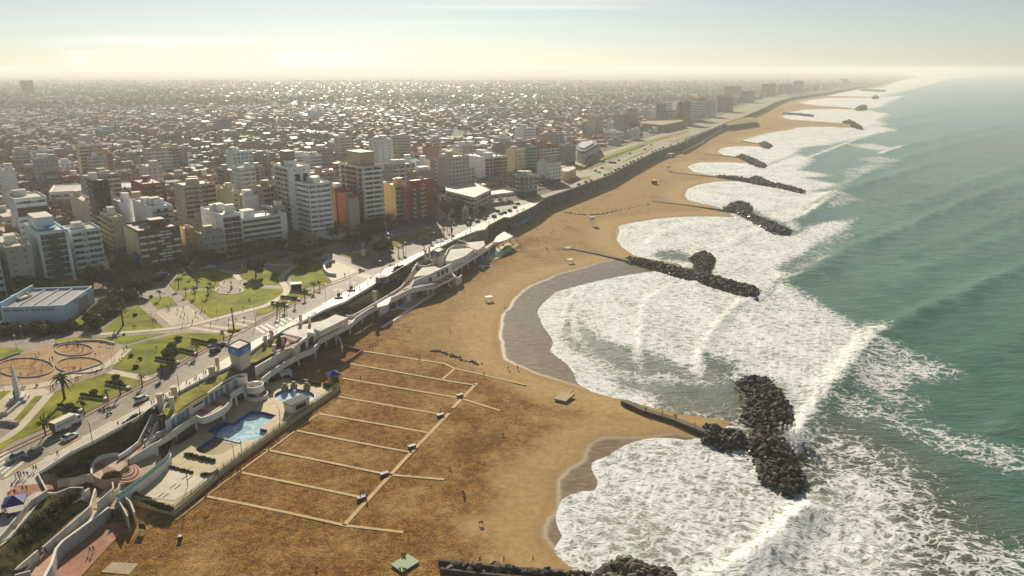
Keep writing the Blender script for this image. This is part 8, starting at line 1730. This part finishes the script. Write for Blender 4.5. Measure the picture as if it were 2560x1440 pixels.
# planted benches on the lawn, beach boxes
for pts in [q('C', 1920, 852, 2112, 892), q('C', 1800, 948, 1950, 985), q('C', 1560, 1035, 1770, 1072), q('C', 1065, 1278, 1280, 1328), q('C', 810, 1402, 1052, 1438), q('E', 585, 468, 800, 515), q('D', 250, 418, 425, 442), q('D', 155, 478, 305, 502), q('D', 385, 362, 530, 384)]:
    a, c = Vector(P(*pts[0], G)[:2]), Vector(P(*pts[1], G)[:2]); L = (c-a).length; root = empty('flower_bed', (*a, G+.1), math.atan2(c.y-a.y, c.x-a.x), 'long raised flower bed with a white end block on the roadside lawn', 'flower bed', 'flower beds on the roadside lawn'); b = MB(); b.box(0, L, -.5, .5, 0, .45); b.build('bed_wall', M_white2, root); b = MB(); b.box(L-.1, L+.9, -.6, .6, -.05, .75); b.build('end_block', M_white, root)
    for k in range(max(3, int(L/1.1))): inst('shrub', SP_['dark' if k % 2 else 'olive'], root, (.5+k*1.1, 0, .3), k*2., .75)
def thing_boxes(name, label, cat, px, py, z, az, boxes, group=None):
    """boxes: (part name, x0,x1,y0,y1,z0,z1, material)"""
    x, y, _ = P(px, py, z); root = empty(name, (x, y, z), R(az), label, cat, group)
    for pn, *bb, m in boxes: b = MB(); b.box(*bb); b.build(pn, m, root)
    return root
M_grnp = plain('green_deck', (.24, .33, .17), .7); M_woodd = mat('dark_wood', (.10, .07, .04), .8, .3, 2)
for x, y, lb in [(1150, 990, 'small beach box at the upper boardwalk corner'), (1030, 1118, 'dark pallet stack on the fourth boardwalk'), (961, 1187, 'small box on the fifth boardwalk'), (904, 1247, 'pale-topped pallet box on the lower boardwalk'), (1101, 1040, 'dark box with seats at the boardwalk junction')]:
    thing_boxes('beach_box', lb, 'box', x, y, 1.1, 35, [('crate', -1.1, 1.1, -.5, .5, 0, .6, M_woodd), ('lid', -1.2, 1.2, -.6, .6, .6, .72, M_white2)], 'boxes on the boardwalks')
thing_boxes('beach_platform', 'pale green wooden platform on the near sand', 'platform', 1013, 1412, 1, 48, [('deck', -2.5, 2.5, -2.0, 2.0, .35, .55, M_grnp), ('frame', -2.3, 2.3, -1.8, 1.8, 0, .35, M_woodd)])
thing_boxes('concrete_platform', 'pale concrete slab with a short arm beside the bay', 'platform', 1410, 994, 1, 60, [('slab', -3.2, 3.2, -2.2, 2.2, 0, .5, M_decko), ('arm', 3.2, 6.5, -.4, .4, 0, .4, M_decko)])
thing_boxes('concrete_platform', 'small pale slab at the landward end of the second groyne', 'platform', 1420, 621, 1, 60, [('slab', -3, 3, -2, 2, 0, .6, M_decko), ('step', 3, 4, -1, 1, 0, .3, M_decko)])
thing_boxes('notice_board', 'dark notice board on two posts in the near sand', 'sign', 357, 1330, 1, -10, [('panel', -.9, .9, -.05, .05, .9, 2.3, M_opn), ('post', -.8, -.7, -.05, .05, 0, .9, M_dark), ('post', .7, .8, -.05, .05, 0, .9, M_dark)])
thing_boxes('litter_bin', 'dark litter bin with a pale lid on the near sand', 'bin', 451, 1349, 1, 0, [('drum', -.4, .4, -.4, .4, 0, 1.0, M_opn), ('lid', -.45, .45, -.45, .45, 1.0, 1.1, M_white2)])
thing_boxes('beach_hut', 'dark small cabin standing alone on the far sand', 'hut', 1636, 460, 1, 50, [('cabin', -2, 2, -2, 2, .5, 3.4, M_opn), ('roof', -2.3, 2.3, -2.3, 2.3, 3.4, 3.7, M_white2), ('base', -1.8, 1.8, -1.8, 1.8, 0, .5, M_woodd)])
for x, y, h, lb in [(1222, 752, 2.2, 'white lifeguard platform on legs by the big bay'), (1425, 657, 2.2, 'white lifeguard platform near the second groyne'), (1480, 562, 3.6, 'tall white lifeguard cabin on stilts below the sea wall'), (1671, 427, 3.4, 'small far lifeguard cabin by the fifth bay'), (1755, 365, 3.4, 'farthest white lifeguard cabin below the lower road')]:
    bx = [('deck', -1.9, 1.9, -1.3, 1.3, h-.25, h, M_white)]+[('leg', sx-.09, sx+.09, sy-.09, sy+.09, 0, h-.25, M_white2) for sx in (-1.6, 1.6) for sy in (-1.05, 1.05)]+[('brace', -1.6, 1.6, -1.1, -1.04, h*.4, h*.4+.12, M_white2)]
    if h > 3: bx += [('cabin', -1.6, 1.6, -1.1, 1.1, h, h+2.1, M_white), ('roof', -1.9, 1.9, -1.4, 1.4, h+2.1, h+2.25, M_white2), ('window', -1.0, 1.0, -1.14, -1.05, h+.9, h+1.6, M_gl)]
    thing_boxes('lifeguard_stand', lb, 'lifeguard stand', x, y, 1, 30, bx, 'lifeguard stands on the sand')
# tent, parasols, hoops, swings, road signs
x, y, _ = P(40, 1272, G); tn = empty('canopy_tent', (x, y, G), R(25), 'blue canopy tent on the red brick plaza at the left edge', 'tent'); b = MB(); s = 2.2; b.add([(-s, -s, 2.3), (s, -s, 2.3), (s, s, 2.3), (-s, s, 2.3), (0, 0, 3.6), (-s, -s, 1.9), (s, -s, 1.9), (s, s, 1.9), (-s, s, 1.9)], [(0, 1, 4), (1, 2, 4), (2, 3, 4), (3, 0, 4), (5, 6, 1, 0), (6, 7, 2, 1), (7, 8, 3, 2), (8, 5, 0, 3)]); b.build('canopy', plain('tent_blue', (.015, .03, .18), .7), tn)
for sx in (-s, s):
    for sy in (-s, s): b = MB(); b.tube([(sx*.97, sy*.97, 0), (sx*.97, sy*.97, 2.2)], .05, 5); b.build('leg', M_steel, tn)
for x, y, lb in [(847, 738, 'white market parasol by the kerb, nearer one'), (878, 720, 'white market parasol by the kerb, farther one')]:
    X_, Y_, _ = P(x, y, G); pr = empty('parasol', (X_, Y_, G), .4, lb, 'parasol', 'white parasols by the kerb'); b = MB(); b.tube([(0, 0, 0), (0, 0, 2.6)], .05, 6); b.build('pole', M_steel, pr); b = MB(); s = 2.2; b.add([(s*math.cos(a), s*math.sin(a), 2.3) for a in np.linspace(0, 5.5, 8)]+[(0, 0, 2.9)], [(i, (i+1) % 8, 8) for i in range(8)]); b.build('canopy', M_white, pr); b = MB(); b.box(-.7, .7, -.5, .5, 0, 1.0); b.build('stall_counter', M_woodd, pr)
for x, y, m, lb, az in [(427, 764, M_white2, 'basketball hoop with a pale round-edged board by the court', 20), (470, 805, M_opn, 'basketball hoop with a dark board at the near court end', 200)]:
    X_, Y_, _ = P(x, y, G); hp = empty('basketball_hoop', (X_, Y_, G), R(az), lb, 'hoop', 'basketball hoops'); b = MB(); b.tube([(0, 0, 0), (0, 0, 3), (.8, 0, 3.3)], .09, 6); b.build('pole', M_steel, hp); b = MB(); b.box(.8, .9, -.95, .95, 2.9, 4.1); b.build('backboard', m, hp); b = MB(); w_ = [(1.15+.23*math.cos(a), .23*math.sin(a)) for a in np.linspace(0, 6.28, 13)]; b.wall(w_, 3.05, 3.1, .04); b.build('rim', M_red, hp)
def frame(label, px, py, az, L, h, n, name='swing_frame', cat='swing'):
    X_, Y_, _ = P(px, py, G); fr = empty(name, (X_, Y_, G), R(az), label, cat, 'playground frames'); b = MB(); b.tube([(-L/2, 0, h), (L/2, 0, h)], .07, 6); b.build('top_bar', M_woodd, fr)
    for sx in (-L/2, L/2):
        for sy in (-1, 1): b = MB(); b.tube([(sx, 0, h), (sx, sy, 0)], .06, 6); b.build('leg', M_woodd, fr)
    for i in range(n): x_ = -L/2+(i+.5)*L/n; b = MB(); b.tube([(x_-.2, 0, h), (x_-.2, 0, .5)], .015, 4); b.tube([(x_+.2, 0, h), (x_+.2, 0, .5)], .015, 4); b.box(x_-.25, x_+.25, -.12, .12, .45, .5); b.build('swing_seat', M_dark, fr)
frame('long wooden swing frame behind the left playground ring', 55, 904, 15, 9, 2.6, 4); frame('swing frame in the left playground ring', 60, 910, 5, 7, 2.2, 3); frame('climbing frame leaning in the left playground ring', 97, 920, 70, 4.5, 2.4, 2, 'climbing_frame', 'climbing frame'); frame('dark climbing frame in the back playground ring', 180, 868, 40, 3.5, 2.4, 2, 'climbing_frame', 'climbing frame'); frame('dark slide frame at the right of the back ring', 209, 872, 80, 3, 2.6, 1, 'climbing_frame', 'climbing frame'); frame('low play frame in the right playground ring', 170, 928, 20, 3, 1.4, 1, 'climbing_frame', 'climbing frame'); frame('low dark play frame at the left end of the left ring', 15, 930, 20, 3, 1.4, 1, 'climbing_frame', 'climbing frame')
for x, y, lb in [(1503, 417, 'blue road sign gantry over the boulevard, left one'), (1531, 420, 'blue road sign gantry over the boulevard, right one')]:
    thing_boxes('road_sign', lb, 'road sign', x, y, G, -25, [('post', 3.8, 4.0, -.1, .1, 0, 6.5, M_steel), ('post', -4.0, -3.8, -.1, .1, 0, 6.5, M_steel), ('panel', -4.2, 4.2, -.18, -.1, 4.4, 6.6, plain('sign_panel_blue', (.03, .10, .22), .5))], 'blue road signs')
# ------------------------------------------------------------------ lettering becomes mesh, repeated labels get their place
bpy.context.view_layer.update()
dg = bpy.context.evaluated_depsgraph_get()
for o in [o for o in col.objects if o.type == 'FONT']:
    me = bpy.data.meshes.new_from_object(o.evaluated_get(dg)); n = bpy.data.objects.new('lettering_mesh', me); col.objects.link(n)
    n.parent = o.parent; n.matrix_local = o.matrix_local.copy(); nm = o.name; bpy.data.objects.remove(o); n.name = nm
def pos_of(o): return o.matrix_world.translation
ORD = ['leftmost', 'second from left', 'third from left', 'fourth from left', 'fifth from left', 'sixth from left', 'seventh from left', 'eighth from left', 'ninth from left', 'tenth from left', 'eleventh from left', 'twelfth from left', 'thirteenth from left', 'fourteenth from left', 'fifteenth from left', 'sixteenth from left', 'seventeenth from left', 'eighteenth from left', 'nineteenth from left', 'twentieth from left']
by = {}
for o, sh in TAGS:
    if not sh: by.setdefault(o['label'], []).append(o)
for lab, L in by.items():
    if len(L) < 2: continue
    L.sort(key=lambda o: proj(*pos_of(o))[0])
    for i, o in enumerate(L):
        nl_ = lab+', '+(ORD[i] if i < len(L)-1 or i == 0 else 'rightmost') if i < 20 else lab; o['label'] = nl_ if len(nl_.split()) <= 16 else ' '.join(lab.split()[:12])+', '+ORD[i]
        if 'group' not in o.keys(): o['group'] = L[0]['category']+'s alike'
